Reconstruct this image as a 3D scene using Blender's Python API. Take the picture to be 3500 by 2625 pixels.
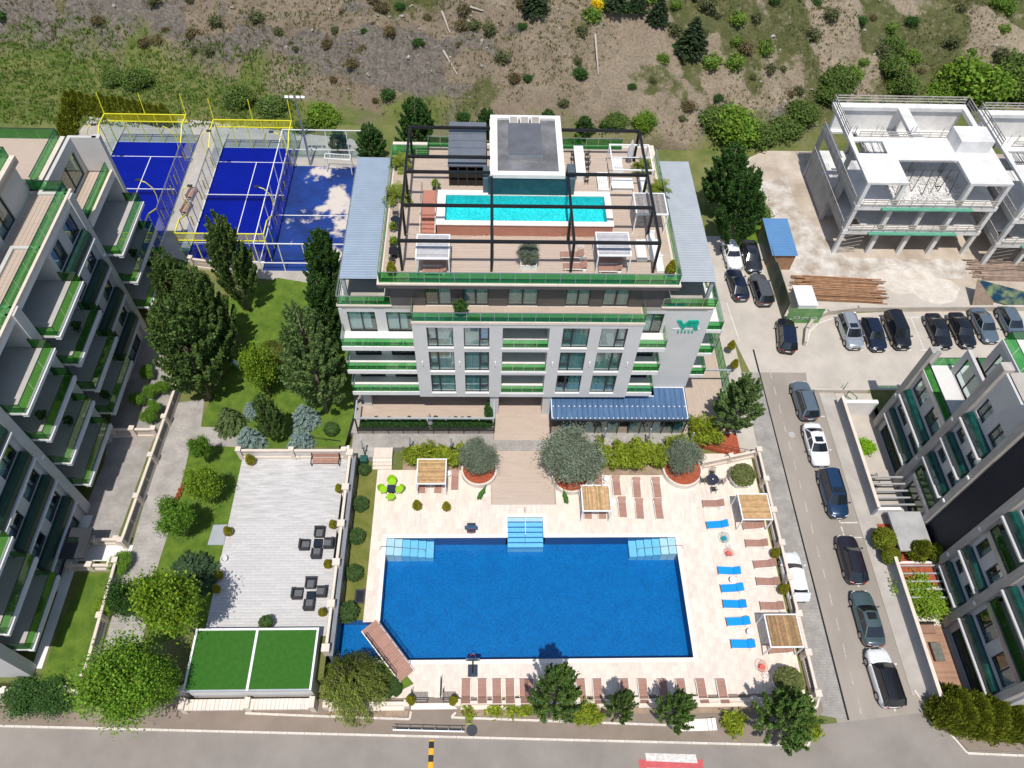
import bpy, math, random
import numpy as np
from mathutils import Vector, Matrix
random.seed(7)
for o in list(bpy.data.objects): bpy.data.objects.remove(o)
SC=bpy.context.scene; COL=SC.collection; R=math.radians; PI=math.pi
# ---------------- camera
FPX=2600.3; H=62.0
def _rot(p,y,r):
    cp,sp,cy,sy,cr,sr=math.cos(p),math.sin(p),math.cos(y),math.sin(y),math.cos(r),math.sin(r)
    Rz=np.array([[cy,sy,0],[-sy,cy,0],[0,0,1]]); Mm=np.array([[1,0,0],[0,-sp,-cp],[0,cp,-sp]]); Rr=np.array([[cr,-sr,0],[sr,cr,0],[0,0,1]])
    return Rr@Mm@Rz
CM=_rot(R(54.377),R(-3.446),R(2.997))
cd=bpy.data.cameras.new('camera'); cam=bpy.data.objects.new('camera',cd); COL.objects.link(cam)
cd.sensor_width=36; cd.lens=36*FPX/3500; cd.clip_end=3000; cd.clip_start=.5
r_,d_,f_=CM
cam.matrix_world=Matrix(((r_[0],-d_[0],-f_[0],0),(r_[1],-d_[1],-f_[1],0),(r_[2],-d_[2],-f_[2],H),(0,0,0,1)))
SC.camera=cam
# ---------------- sky, sun, exposure
SUN_EL,SUN_AZ=68.5,-4.6          # sun high in the south, a touch west: shadows fall north
sdir=Vector((math.sin(R(SUN_AZ))*math.cos(R(SUN_EL)),-math.cos(R(SUN_AZ))*math.cos(R(SUN_EL)),math.sin(R(SUN_EL))))
W=bpy.data.worlds.new('World'); SC.world=W; W.use_nodes=True
nt=W.node_tree; bg=nt.nodes['Background']; sk=nt.nodes.new('ShaderNodeTexSky'); sk.sky_type='NISHITA'; sk.sun_disc=False
sk.sun_elevation=R(SUN_EL); sk.sun_rotation=math.atan2(sdir.x,sdir.y); sk.air_density=1.0; sk.dust_density=1.0
nt.links.new(sk.outputs[0],bg.inputs[0]); bg.inputs[1].default_value=.135
sl=bpy.data.lights.new('sun','SUN'); sl.energy=4.3; sl.angle=R(.53); sl.color=(1,.955,.89)
so=bpy.data.objects.new('sun',sl); COL.objects.link(so); so.rotation_euler=sdir.to_track_quat('Z','Y').to_euler(); so.location=(0,0,150)
SC.view_settings.view_transform='Standard'; SC.view_settings.look='None'; SC.view_settings.exposure=0.0; SC.view_settings.gamma=1; SC.view_settings.use_curve_mapping=False
SC.render.engine='CYCLES'
try: SC.cycles.max_bounces=8; SC.cycles.transparent_max_bounces=24; SC.cycles.caustics_refractive=False; SC.cycles.caustics_reflective=False
except Exception: pass
# ---------------- from a spot in the survey picture to the place itself
def N(u,v,z=0.):
    d=CM.T@np.array([(u-1750)/FPX,(v-1312.5)/FPX,1.]); t=(z-H)/d[2]; return Vector((d[0]*t,d[1]*t,z))
def F(u,v,z=0.): return N(u*1.58228,v*1.58228,z)
def ZM(x0,y0,k): return lambda x,y,z=0.: N(x0+k*x,y0+k*y,z)
# ---------------- mesh helper
class MB:
    def __init__(s): s.v=[]; s.f=[]
    def add(s,vs,fs):
        b=len(s.v); s.v+= [tuple(p) for p in vs]; s.f+=[tuple(b+i for i in q) for q in fs]; return s
    def box(s,x0,y0,z0,x1,y1,z1):
        if x0>x1:x0,x1=x1,x0
        if y0>y1:y0,y1=y1,y0
        if z0>z1:z0,z1=z1,z0
        return s.add([(x0,y0,z0),(x1,y0,z0),(x1,y1,z0),(x0,y1,z0),(x0,y0,z1),(x1,y0,z1),(x1,y1,z1),(x0,y1,z1)],
          [(0,3,2,1),(4,5,6,7),(0,1,5,4),(1,2,6,5),(2,3,7,6),(3,0,4,7)])
    def ob(s,c,sx,sy,sz,rz=0,rx=0,ry=0):
        m=Matrix.Translation(c)@Matrix.Rotation(rz,4,'Z')@Matrix.Rotation(rx,4,'X')@Matrix.Rotation(ry,4,'Y')
        a,b,d=sx/2,sy/2,sz/2
        vs=[m@Vector(p) for p in [(-a,-b,-d),(a,-b,-d),(a,b,-d),(-a,b,-d),(-a,-b,d),(a,-b,d),(a,b,d),(-a,b,d)]]
        return s.add(vs,[(0,3,2,1),(4,5,6,7),(0,1,5,4),(1,2,6,5),(2,3,7,6),(3,0,4,7)])
    def bar(s,a,b,w,h=None):
        a=Vector(a);b=Vector(b);h=h or w; d=(b-a); L=d.length
        if L<1e-6: return s
        d/=L; up=Vector((0,0,1)) if abs(d.z)<.95 else Vector((0,1,0))
        x=d.cross(up).normalized()*(w/2); y=x.normalized().cross(d).normalized()*(h/2)
        vs=[a-x-y,a+x-y,a+x+y,a-x+y,b-x-y,b+x-y,b+x+y,b-x+y]
        return s.add(vs,[(0,1,2,3),(4,7,6,5),(0,4,5,1),(1,5,6,2),(2,6,7,3),(3,7,4,0)])
    def tube(s,a,b,r0,r1=None,n=8):
        a=Vector(a);b=Vector(b);r1=r0 if r1 is None else r1; d=(b-a)
        if d.length<1e-6: return s
        d.normalize(); up=Vector((0,0,1)) if abs(d.z)<.95 else Vector((0,1,0)); x=d.cross(up).normalized(); y=x.cross(d)
        vs=[]
        for c,r in((a,r0),(b,r1)):
            for i in range(n): t=2*PI*i/n; vs.append(c+x*(r*math.cos(t))+y*(r*math.sin(t)))
        fs=[(i,(i+1)%n,n+(i+1)%n,n+i) for i in range(n)]+[tuple(range(n))[::-1],tuple(range(n,2*n))]
        return s.add(vs,fs)
    def path(s,pts,r,n=6):
        for a,b in zip(pts,pts[1:]): s.tube(a,b,r,r,n)
        return s
    def prism(s,pts,z0,z1):
        n=len(pts); ar=sum(pts[i][0]*pts[(i+1)%n][1]-pts[(i+1)%n][0]*pts[i][1] for i in range(n))
        if ar<0: pts=pts[::-1]
        vs=[(p[0],p[1],z0) for p in pts]+[(p[0],p[1],z1) for p in pts]
        return s.add(vs,[tuple(range(n))[::-1],tuple(range(n,2*n))]+[(i,(i+1)%n,n+(i+1)%n,n+i) for i in range(n)])
    def lathe(s,prof,n=16,c=(0,0,0),cap=True):
        vs=[];
        for r,z in prof:
            for i in range(n): t=2*PI*i/n; vs.append((c[0]+r*math.cos(t),c[1]+r*math.sin(t),c[2]+z))
        fs=[]
        for j in range(len(prof)-1):
            for i in range(n): fs.append((j*n+i,j*n+(i+1)%n,(j+1)*n+(i+1)%n,(j+1)*n+i))
        if cap: fs+= [tuple(range(n))[::-1],tuple(range((len(prof)-1)*n,len(prof)*n))]
        return s.add(vs,fs)
    def ball(s,c,rx,ry,rz,n=12,m=7):
        prof=[]; vs=[]; fs=[]
        for j in range(m+1):
            p=-PI/2+PI*j/m
            for i in range(n): t=2*PI*i/n; vs.append((c[0]+rx*math.cos(p)*math.cos(t),c[1]+ry*math.cos(p)*math.sin(t),c[2]+rz*math.sin(p)))
        for j in range(m):
            for i in range(n): fs.append((j*n+i,j*n+(i+1)%n,(j+1)*n+(i+1)%n,(j+1)*n+i))
        return s.add(vs,fs)
    def quad(s,*p): return s.add(p,[tuple(range(len(p)))])
    def mesh(s,name='mesh',smooth=False):
        me=bpy.data.meshes.new(name); me.from_pydata(s.v,[],s.f); me.update()
        if smooth: me.polygons.foreach_set('use_smooth',[True]*len(me.polygons))
        return me
    def build(s,name,mat,parent=None,smooth=False,bevel=0):
        return link(name,s.mesh(name,smooth),mat,parent,bevel)
def link(name,me,mat=None,parent=None,bevel=0):
    if mat is not None and not me.materials: me.materials.append(mat)
    o=bpy.data.objects.new(name,me); COL.objects.link(o)
    if parent is not None: o.parent=parent
    if bevel:
        b=o.modifiers.new('bevel','BEVEL'); b.width=bevel; b.segments=2; b.limit_method='ANGLE'
    return o
def tag(o,label=None,cat=None,group=None,kind=None):
    if label: o['label']=label
    if cat: o['category']=cat
    if group: o['group']=group
    if kind: o['kind']=kind
    return o
def thing(name,label,cat,loc=(0,0,0),rz=0,group=None,sc=None):
    o=bpy.data.objects.new(name,None); COL.objects.link(o); o.location=loc; o.rotation_euler=(0,0,rz); o.empty_display_size=.2
    if sc: o.scale=(sc,)*3 if not hasattr(sc,'__len__') else sc
    return tag(o,label,cat,group)
def struct(name,mb,mat,label=None):
    o=mb.build(name,mat); return tag(o,label,kind='structure')
def copy_tree(o,parent=None):
    c=o.copy(); COL.objects.link(c)
    if parent is not None: c.parent=parent
    for ch in list(o.children): copy_tree(ch,c)
    return c
class Proto:            # build a thing once at its first place, then copy it with its parts
    def __init__(s,fn): s.fn=fn; s.p={}
    def put(s,key,name,label,cat,loc,rz=0,group=None,sc=None):
        if key not in s.p:
            t=thing(name,label,cat,(0,0,0)); s.fn(t,key); s.p[key]=t
        else: t=copy_tree(s.p[key])
        t.location=loc; t.rotation_euler=(0,0,rz)
        t.scale=(sc,)*3 if sc and not hasattr(sc,'__len__') else (sc or (1,1,1))
        t['label']=label; t['category']=cat
        if group: t['group']=group
        return t
# ---------------- materials
MATS={}
def M(name,col,rough=.6,var=.12,scale=1.5,metal=0.,bump=0.,bscale=8.,island=0.,spec=.4,col2=None,stretch=(1,1,1),detail=6,hue=0.,lo=.35,hi=.65,coat=0.):
    if name in MATS: return MATS[name]
    m=bpy.data.materials.new(name); m.use_nodes=True; n=m.node_tree.nodes; l=m.node_tree.links
    p=n['Principled BSDF']; p.inputs['Roughness'].default_value=rough; p.inputs['Metallic'].default_value=metal; p.inputs['Specular IOR Level'].default_value=spec
    if coat: p.inputs['Coat Weight'].default_value=coat; p.inputs['Coat Roughness'].default_value=.05
    tc=n.new('ShaderNodeTexCoord'); mp=n.new('ShaderNodeMapping'); mp.inputs['Scale'].default_value=stretch; l.new(tc.outputs['Object'],mp.inputs[0])
    nz=n.new('ShaderNodeTexNoise'); nz.inputs['Scale'].default_value=scale; nz.inputs['Detail'].default_value=detail; nz.inputs['Roughness'].default_value=.62; l.new(mp.outputs[0],nz.inputs[0])
    rp=n.new('ShaderNodeMapRange'); rp.inputs[1].default_value=lo; rp.inputs[2].default_value=hi; l.new(nz.outputs[0],rp.inputs[0])
    mx=n.new('ShaderNodeMix'); mx.data_type='RGBA'; l.new(rp.outputs[0],mx.inputs[0])
    a=col; b=col2 or col
    if col2 is None:
        a=tuple(c*(1-var) for c in col); b=tuple(min(1,c*(1+var)) for c in col)
    mx.inputs[6].default_value=(*a,1); mx.inputs[7].default_value=(*b,1)
    out=mx.outputs[2]
    if island:
        g=n.new('ShaderNodeNewGeometry'); oi=n.new('ShaderNodeObjectInfo'); ad=n.new('ShaderNodeMath'); ad.operation='ADD'; l.new(g.outputs['Random Per Island'],ad.inputs[0]); l.new(oi.outputs['Random'],ad.inputs[1])
        fr=n.new('ShaderNodeMath'); fr.operation='FRACT'; l.new(ad.outputs[0],fr.inputs[0])
        mr=n.new('ShaderNodeMapRange'); mr.inputs[3].default_value=1-island; mr.inputs[4].default_value=1+island; l.new(fr.outputs[0],mr.inputs[0])
        hs=n.new('ShaderNodeHueSaturation'); l.new(out,hs.inputs['Color']); l.new(mr.outputs[0],hs.inputs['Value'])
        if hue:
            m2=n.new('ShaderNodeMapRange'); m2.inputs[3].default_value=.5-hue; m2.inputs[4].default_value=.5+hue
            wn=n.new('ShaderNodeTexWhiteNoise'); wn.noise_dimensions='1D'; l.new(fr.outputs[0],wn.inputs['W']); l.new(wn.outputs[0],m2.inputs[0]); l.new(m2.outputs[0],hs.inputs['Hue'])
        out=hs.outputs[0]
    l.new(out,p.inputs['Base Color'])
    if bump:
        bn=n.new('ShaderNodeTexNoise'); bn.inputs['Scale'].default_value=bscale; bn.inputs['Detail'].default_value=5; l.new(mp.outputs[0],bn.inputs[0])
        bp=n.new('ShaderNodeBump'); bp.inputs['Strength'].default_value=bump; bp.inputs['Distance'].default_value=.05; l.new(bn.outputs[0],bp.inputs['Height']); l.new(bp.outputs[0],p.inputs['Normal'])
    MATS[name]=m; return m
def leafmat(name,col,var=.35,hue=.02,trans=.4,rough=.6):
    if name in MATS: return MATS[name]
    col=tuple(min(.9,c*1.75) for c in col)
    m=M(name,col,rough,var=.18,scale=.9,island=var,hue=hue,spec=.25); n=m.node_tree.nodes; l=m.node_tree.links
    p=n['Principled BSDF']; src=p.inputs['Base Color'].links[0].from_socket
    tr=n.new('ShaderNodeBsdfTranslucent'); l.new(src,tr.inputs[0]); ms=n.new('ShaderNodeMixShader'); ms.inputs[0].default_value=trans
    l.new(p.outputs[0],ms.inputs[1]); l.new(tr.outputs[0],ms.inputs[2]); l.new(ms.outputs[0],n['Material Output'].inputs[0]); return m
def tintglass(name,col,film=0.,fcol=None,refl=.05):
    if name in MATS: return MATS[name]
    m=bpy.data.materials.new(name); m.use_nodes=True; n=m.node_tree.nodes; l=m.node_tree.links; n.remove(n['Principled BSDF'])
    t=n.new('ShaderNodeBsdfTransparent'); t.inputs[0].default_value=(*col,1); g=n.new('ShaderNodeBsdfGlossy'); g.inputs['Roughness'].default_value=.03; g.inputs[0].default_value=(.9,.95,.92,1)
    base=t
    if film:
        d=n.new('ShaderNodeBsdfDiffuse'); d.inputs[0].default_value=(*fcol,1); tl=n.new('ShaderNodeBsdfTranslucent'); tl.inputs[0].default_value=(*fcol,1)
        x=n.new('ShaderNodeMixShader'); x.inputs[0].default_value=.6; l.new(d.outputs[0],x.inputs[1]); l.new(tl.outputs[0],x.inputs[2])
        y=n.new('ShaderNodeMixShader'); y.inputs[0].default_value=film; l.new(t.outputs[0],y.inputs[1]); l.new(x.outputs[0],y.inputs[2]); base=y
    lw=n.new('ShaderNodeLayerWeight'); lw.inputs[0].default_value=.5; pw=n.new('ShaderNodeMath'); pw.operation='POWER'; l.new(lw.outputs['Facing'],pw.inputs[0]); pw.inputs[1].default_value=4.
    ma=n.new('ShaderNodeMath'); ma.operation='MULTIPLY_ADD'; l.new(pw.outputs[0],ma.inputs[0]); ma.inputs[1].default_value=.7; ma.inputs[2].default_value=refl
    ms=n.new('ShaderNodeMixShader'); l.new(ma.outputs[0],ms.inputs[0]); l.new(base.outputs[0],ms.inputs[1]); l.new(g.outputs[0],ms.inputs[2]); l.new(ms.outputs[0],n['Material Output'].inputs[0]); MATS[name]=m; return m
# colours
m_asph=M('asphalt',(.25,.222,.195),.9,.10,.3,bump=.25,bscale=30)
m_asph2=M('asphalt_patch',(.275,.245,.215),.9,.07,.5,bump=.25,bscale=30)
m_asphs=M('side_street_asphalt',(.295,.26,.223),.9,.10,.3,bump=.25,bscale=30,stretch=(1,.35,1))
m_side=M('pavement_tarmac',(.235,.187,.15),.92,.09,.5,bump=.25,bscale=30)
m_conc=M('concrete',(.40,.37,.33),.85,.12,.5,bump=.2,bscale=12)
m_conc2=M('concrete_lot',(.46,.415,.36),.85,.10,.35,bump=.2,bscale=12)
m_concw=M('concrete_white',(.66,.65,.63),.8,.14,.5,bump=.15,bscale=10)
m_concg=M('concrete_grey',(.37,.365,.36),.85,.15,.7,bump=.2,bscale=10)
m_kerb=M('kerb_concrete',(.62,.56,.49),.85,.12,2,bump=.2,bscale=15,island=.08)
m_line=M('road_paint',(.60,.57,.53),.7,.2,6)
m_linef=M('road_paint_faded',(.40,.365,.325),.8,.25,5)
m_trav=M('travertine',(.69,.60,.515),.55,.09,1.6,island=.075,hue=.006,stretch=(3,.6,1),bump=.06,bscale=14)
m_travc=M('travertine_coping',(.78,.71,.635),.5,.06,2,island=.04)
m_joint=M('joint_grout',(.47,.42,.37),.9,.1,3)
m_greyt=M('grey_plank_tile',(.50,.49,.485),.5,.15,1.3,island=.06,stretch=(.5,4,1))
m_sandt=M('sand_plank_tile',(.47,.375,.305),.55,.07,2.2,island=.04,stretch=(.5,5,1))
m_paver=M('block_paver',(.40,.375,.345),.9,.16,.8,island=.12,bump=.3,bscale=12)
m_grass=M('lawn_grass',(.075,.14,.018),.95,col2=(.14,.215,.03),scale=1.1,bump=.9,bscale=45,spec=.15,detail=9)
m_wild=M('wild_grass',(.10,.135,.035),.95,col2=(.20,.195,.075),scale=.35,bump=.9,bscale=18,spec=.1,detail=9)
m_turf=M('artificial_turf',(.038,.13,.018),.95,.10,3,bump=.5,bscale=60,spec=.15)
m_yard=M('yard_dirt',(.36,.29,.225),.95,col2=(.55,.475,.39),scale=.25,bump=.5,bscale=12,detail=9)
m_soil=M('bare_soil',(.30,.22,.155),.95,.2,1.2,bump=.5,bscale=12)
m_gravel=M('crushed_rubble',(.33,.27,.21),.95,col2=(.62,.58,.53),scale=.5,bump=1.,bscale=9,detail=10)
m_mulch=M('red_bark_mulch',(.36,.085,.04),.95,.3,9,bump=.8,bscale=25)
m_wht=M('white_paint',(.80,.80,.79),.45,.03,2)
m_whtw=M('white_render',(.74,.72,.70),.8,.05,.8,bump=.05,bscale=20)
m_grr=M('light_grey_render',(.60,.59,.575),.8,.045,.5,bump=.05,bscale=20)
m_dkc=M('dark_cladding',(.085,.075,.075),.5,.1,1)
m_anth=M('anthracite_metal',(.045,.05,.058),.45,.1,2,metal=.3)
m_blk=M('black_metal',(.02,.021,.023),.4,.1,2,metal=.3)
m_stl=M('brushed_steel',(.55,.56,.57),.3,.06,3,metal=.85)
m_green=tintglass('green_balustrade_glass',(.36,.74,.42),.11,(.04,.36,.09))
m_greenL=tintglass('dark_green_balustrade_glass',(.42,.72,.34),.07,(.06,.28,.05))
m_clear=tintglass('clear_glass',(.88,.94,.94))
m_pane=tintglass('window_glass',(.80,.89,.89),refl=.10)
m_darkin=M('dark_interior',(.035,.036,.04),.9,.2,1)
m_curt=M('curtain_fabric',(.52,.60,.60),.9,.2,1.3,stretch=(5,1,.15))
m_curt2=M('teal_curtain_fabric',(.30,.46,.46),.9,.25,1.3,stretch=(5,1,.15))
m_curtw=M('pale_curtain_fabric',(.66,.66,.68),.9,.1,1.3,stretch=(5,1,.15))
m_greyroof=M('grey_blue_roof_sheet',(.30,.37,.45),.4,.06,.8,metal=.2)
m_greyroof2=M('grey_roof_sheet',(.40,.43,.46),.45,.06,.8,metal=.2)
m_blueroof=M('blue_roof_sheet',(.085,.16,.29),.4,.16,1.2,metal=.25,stretch=(3,.5,1))
m_loung=M('brown_resin_slat',(.37,.205,.155),.6,.08,3,island=.07)
m_blue=M('blue_cushion',(.0,.27,.72),.8,.05,3,island=.06)
m_ratt=M('dark_rattan',(.035,.037,.045),.7,.2,30,bump=.5,bscale=60)
m_cush=M('grey_cushion',(.115,.118,.125),.9,.08,6)
m_terra=M('terracotta',(.42,.17,.085),.8,.1,4)
m_woodb=M('bamboo_slat',(.47,.30,.14),.7,.2,3,island=.28,hue=.012)
m_woodg=M('weathered_slat',(.26,.235,.225),.8,.2,3,island=.3)
m_wood=M('timber',(.30,.165,.09),.8,.2,2,island=.3)
m_deckw=M('timber_deck',(.36,.21,.14),.7,.15,2,island=.14,stretch=(.4,4,1))
m_trunk=M('bark',(.20,.165,.13),.95,.3,6,bump=.8,bscale=15)
m_lime=M('limewashed_bark',(.42,.38,.33),.95,.1,6)
m_cream=M('cream_wall',(.66,.575,.49),.8,.06,1,bump=.1,bscale=15)
m_creamd=M('cream_lattice',(.58,.50,.43),.8,.06,1)
m_terrac=M('terracotta_cladding',(.42,.18,.125),.7,.07,2)
m_teal=M('teal_wall_panel',(.022,.075,.095),.35,.25,1.2)
m_yel=M('yellow_paint',(.80,.74,.03),.5,.06,3)
m_cblue=M('padel_blue_carpet',(.002,.010,.225),.95,.10,.35,spec=.1)
m_rub=M('black_rubber',(.022,.022,.023),.85,.2,5)

def pavermat(m,bw,bh,amt):
    n=m.node_tree.nodes; l=m.node_tree.links; p=n['Principled BSDF']; src=p.inputs['Base Color'].links[0].from_socket
    tc=n.new('ShaderNodeTexCoord'); b=n.new('ShaderNodeTexBrick'); b.inputs['Scale'].default_value=1.; b.inputs['Brick Width'].default_value=bw; b.inputs['Row Height'].default_value=bh; b.inputs['Mortar Size'].default_value=.018; b.inputs['Color1'].default_value=(1,1,1,1); b.inputs['Color2'].default_value=(1-amt,1-amt,1-amt,1); b.inputs['Mortar'].default_value=(.68,.67,.66,1); b.inputs['Bias'].default_value=0.
    l.new(tc.outputs['Object'],b.inputs[0]); x=n.new('ShaderNodeMix'); x.data_type='RGBA'; x.blend_type='MULTIPLY'; x.inputs[0].default_value=1.; l.new(src,x.inputs[6]); l.new(b.outputs[0],x.inputs[7]); l.new(x.outputs[2],p.inputs['Base Color'])
pavermat(m_paver,.24,.12,.16)
# =============== THE SETTING ===============
ZG=1.5      # garden / terrace level,  pool deck = 0,  patio by the hotel = .6
ZP=.6
def rects(x0,y0,x1,y1,holes):
    xs=sorted({x0,x1,*[h[0] for h in holes],*[h[2] for h in holes]}); ys=sorted({y0,y1,*[h[1] for h in holes],*[h[3] for h in holes]}); out=[]
    for a,b in zip(xs,xs[1:]):
        for c,d in zip(ys,ys[1:]):
            mx,my=(a+b)/2,(c+d)/2
            if mx<x0 or mx>x1 or my<y0 or my>y1: continue
            if any(h[0]<mx<h[2] and h[1]<my<h[3] for h in holes): continue
            out.append((a,c,b,d))
    return out
POOL=(-8.53,17.4,16.78,27.8)
STEP=(2.0,27.8,5.15,29.75)
CANAL=(-13.0,17.3,-8.53,20.45)
COURT=(35.25,13.2,39.2,42.6)
g=MB()
for a,c,b,d in rects(-400,-300,400,82,[POOL,STEP,CANAL,COURT]): g.quad((a,c,-.16),(b,c,-.16),(b,d,-.16),(a,d,-.16))
struct('ground',g,m_wild)
g=MB()   # raised garden plateau
for a,c,b,d in [(-160,15.6,-12.25,35.6),(-160,35.6,-13.4,58),(-160,58,-9.5,84)]: g.box(a,c,-.2,b,d,ZG-.012)
struct('garden_terrain',g,m_wild)
# --- hillside
FT={}
def fbm(x,y,seed,octs=5,f0=1.):
    rs=np.random.RandomState(seed); out=np.zeros_like(x); amp=1.
    for o in range(octs):
        T=rs.rand(64,64); fx=x*f0+rs.rand()*50; fy=y*f0+rs.rand()*50
        ix=np.floor(fx).astype(int); iy=np.floor(fy).astype(int); tx=fx-ix; ty=fy-iy; tx=tx*tx*(3-2*tx); ty=ty*ty*(3-2*ty)
        g_=lambda i,j:T[i%64,j%64]
        out+=amp*((g_(ix,iy)*(1-tx)+g_(ix+1,iy)*tx)*(1-ty)+(g_(ix,iy+1)*(1-tx)+g_(ix+1,iy+1)*tx)*ty-.5); amp*=.5; f0*=2
    return out
HB=np.array([(-220,108),(-100,104),(-66,101),(-46,97),(-28,92),(-12,86),(6,81),(22,80),(34,84),(60,93),(100,97),(220,104)],float)
def hbase(x): return np.interp(x,HB[:,0],HB[:,1])
def sstep(v,a,b): t=np.clip((v-a)/(b-a),0,1); return t*t*(3-2*t)
def hill_masks(x,y):
    d=y-hbase(x)
    left=np.clip((25-x)/70,0,1); band=np.exp(-((d-5.5-fbm(x,x*0,53,3,.06)*6)/3.2)**2)*np.clip((0-x)/25,0,1)
    rock=sstep(fbm(x*.8+y*.2,y*1.5,61,5,.10)+.10*left+.30*band-.05,-.02,.16)
    gul=np.exp(-((x-31+d*.35+fbm(y,x*0,67,3,.15)*2)/1.5)**2)+np.exp(-((x-62+d*.5+fbm(y,x*0,68,3,.15)*4)/2.6)**2)+np.exp(-((x-47+d*.4)/1.6)**2)*.8
    green=sstep(fbm(x,y,71,5,.085)+np.clip((x+15)/40,0,1)*.04+np.clip((d-8)/8,0,1)*.17*np.clip((x+22)/20,0,1)*np.clip((45-x)/20,.25,1)+gul*.45-.17,-.02,.22)
    return d,rock*(1-.7*green),np.clip(green,0,1)
def hill_z(x,y):
    x=np.asarray(x,float); y=np.asarray(y,float)
    d,rock,green=hill_masks(x,y); z0=np.interp(x,[-10,12],[ZG-.02,-.03]); dd=np.maximum(d,0)
    ridge=fbm(x*.9+y*.25,y*.35,5,4,.06)
    up=dd*.50+np.minimum(dd,6)*.12*(1+ridge)
    n=fbm(x,y,11,5,.12)*2.6+(.5-np.abs(fbm(x*1.2+y*.5,y,23,4,.16)))*2.0+fbm(x,y,31,4,.7)*.35
    cr=(.30-np.abs(fbm(x*1.1+y*.6,y*1.5-x*.3,37,4,.55)))*2.1+(.25-np.abs(fbm(x-y*.5,y*1.9,39,3,1.3)))*1.1
    w=np.clip(dd/6,0,1)
    return z0+up+(n-.2)*w+rock*cr*np.clip(dd/2,0,1)-green*.35*w+fbm(x,y,7,3,.5)*.12*np.clip((d+6)/6,0,1)
xs=np.concatenate([np.linspace(-400,-97,24),np.linspace(-95,95,700),np.linspace(97,400,24)]); ys=np.concatenate([np.linspace(82,116,170),np.linspace(118,600,50)])
Xg,Yg=np.meshgrid(xs,ys); Zg=hill_z(Xg,Yg)
Zg[0,:]=np.interp(xs,[-10,12],[ZG-.02,-.16])
nx,ny=len(xs),len(ys)
vs=np.stack([Xg.ravel(),Yg.ravel(),Zg.ravel()],1)
idx=np.arange(nx*ny).reshape(ny,nx); fs=np.stack([idx[:-1,:-1].ravel(),idx[:-1,1:].ravel(),idx[1:,1:].ravel(),idx[1:,:-1].ravel()],1)
def np_mesh(name,v,f,smooth=False):
    me=bpy.data.meshes.new(name); k=f.shape[1]
    me.vertices.add(len(v)); me.vertices.foreach_set('co',np.asarray(v,np.float32).ravel())
    me.loops.add(f.size); me.loops.foreach_set('vertex_index',np.asarray(f,np.int32).ravel())
    me.polygons.add(len(f)); me.polygons.foreach_set('loop_start',np.arange(0,f.size,k,dtype=np.int32)); me.polygons.foreach_set('loop_total',np.full(len(f),k,np.int32))
    if smooth: me.polygons.foreach_set('use_smooth',np.ones(len(f),bool))
    me.update(); me.validate(); return me
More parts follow.
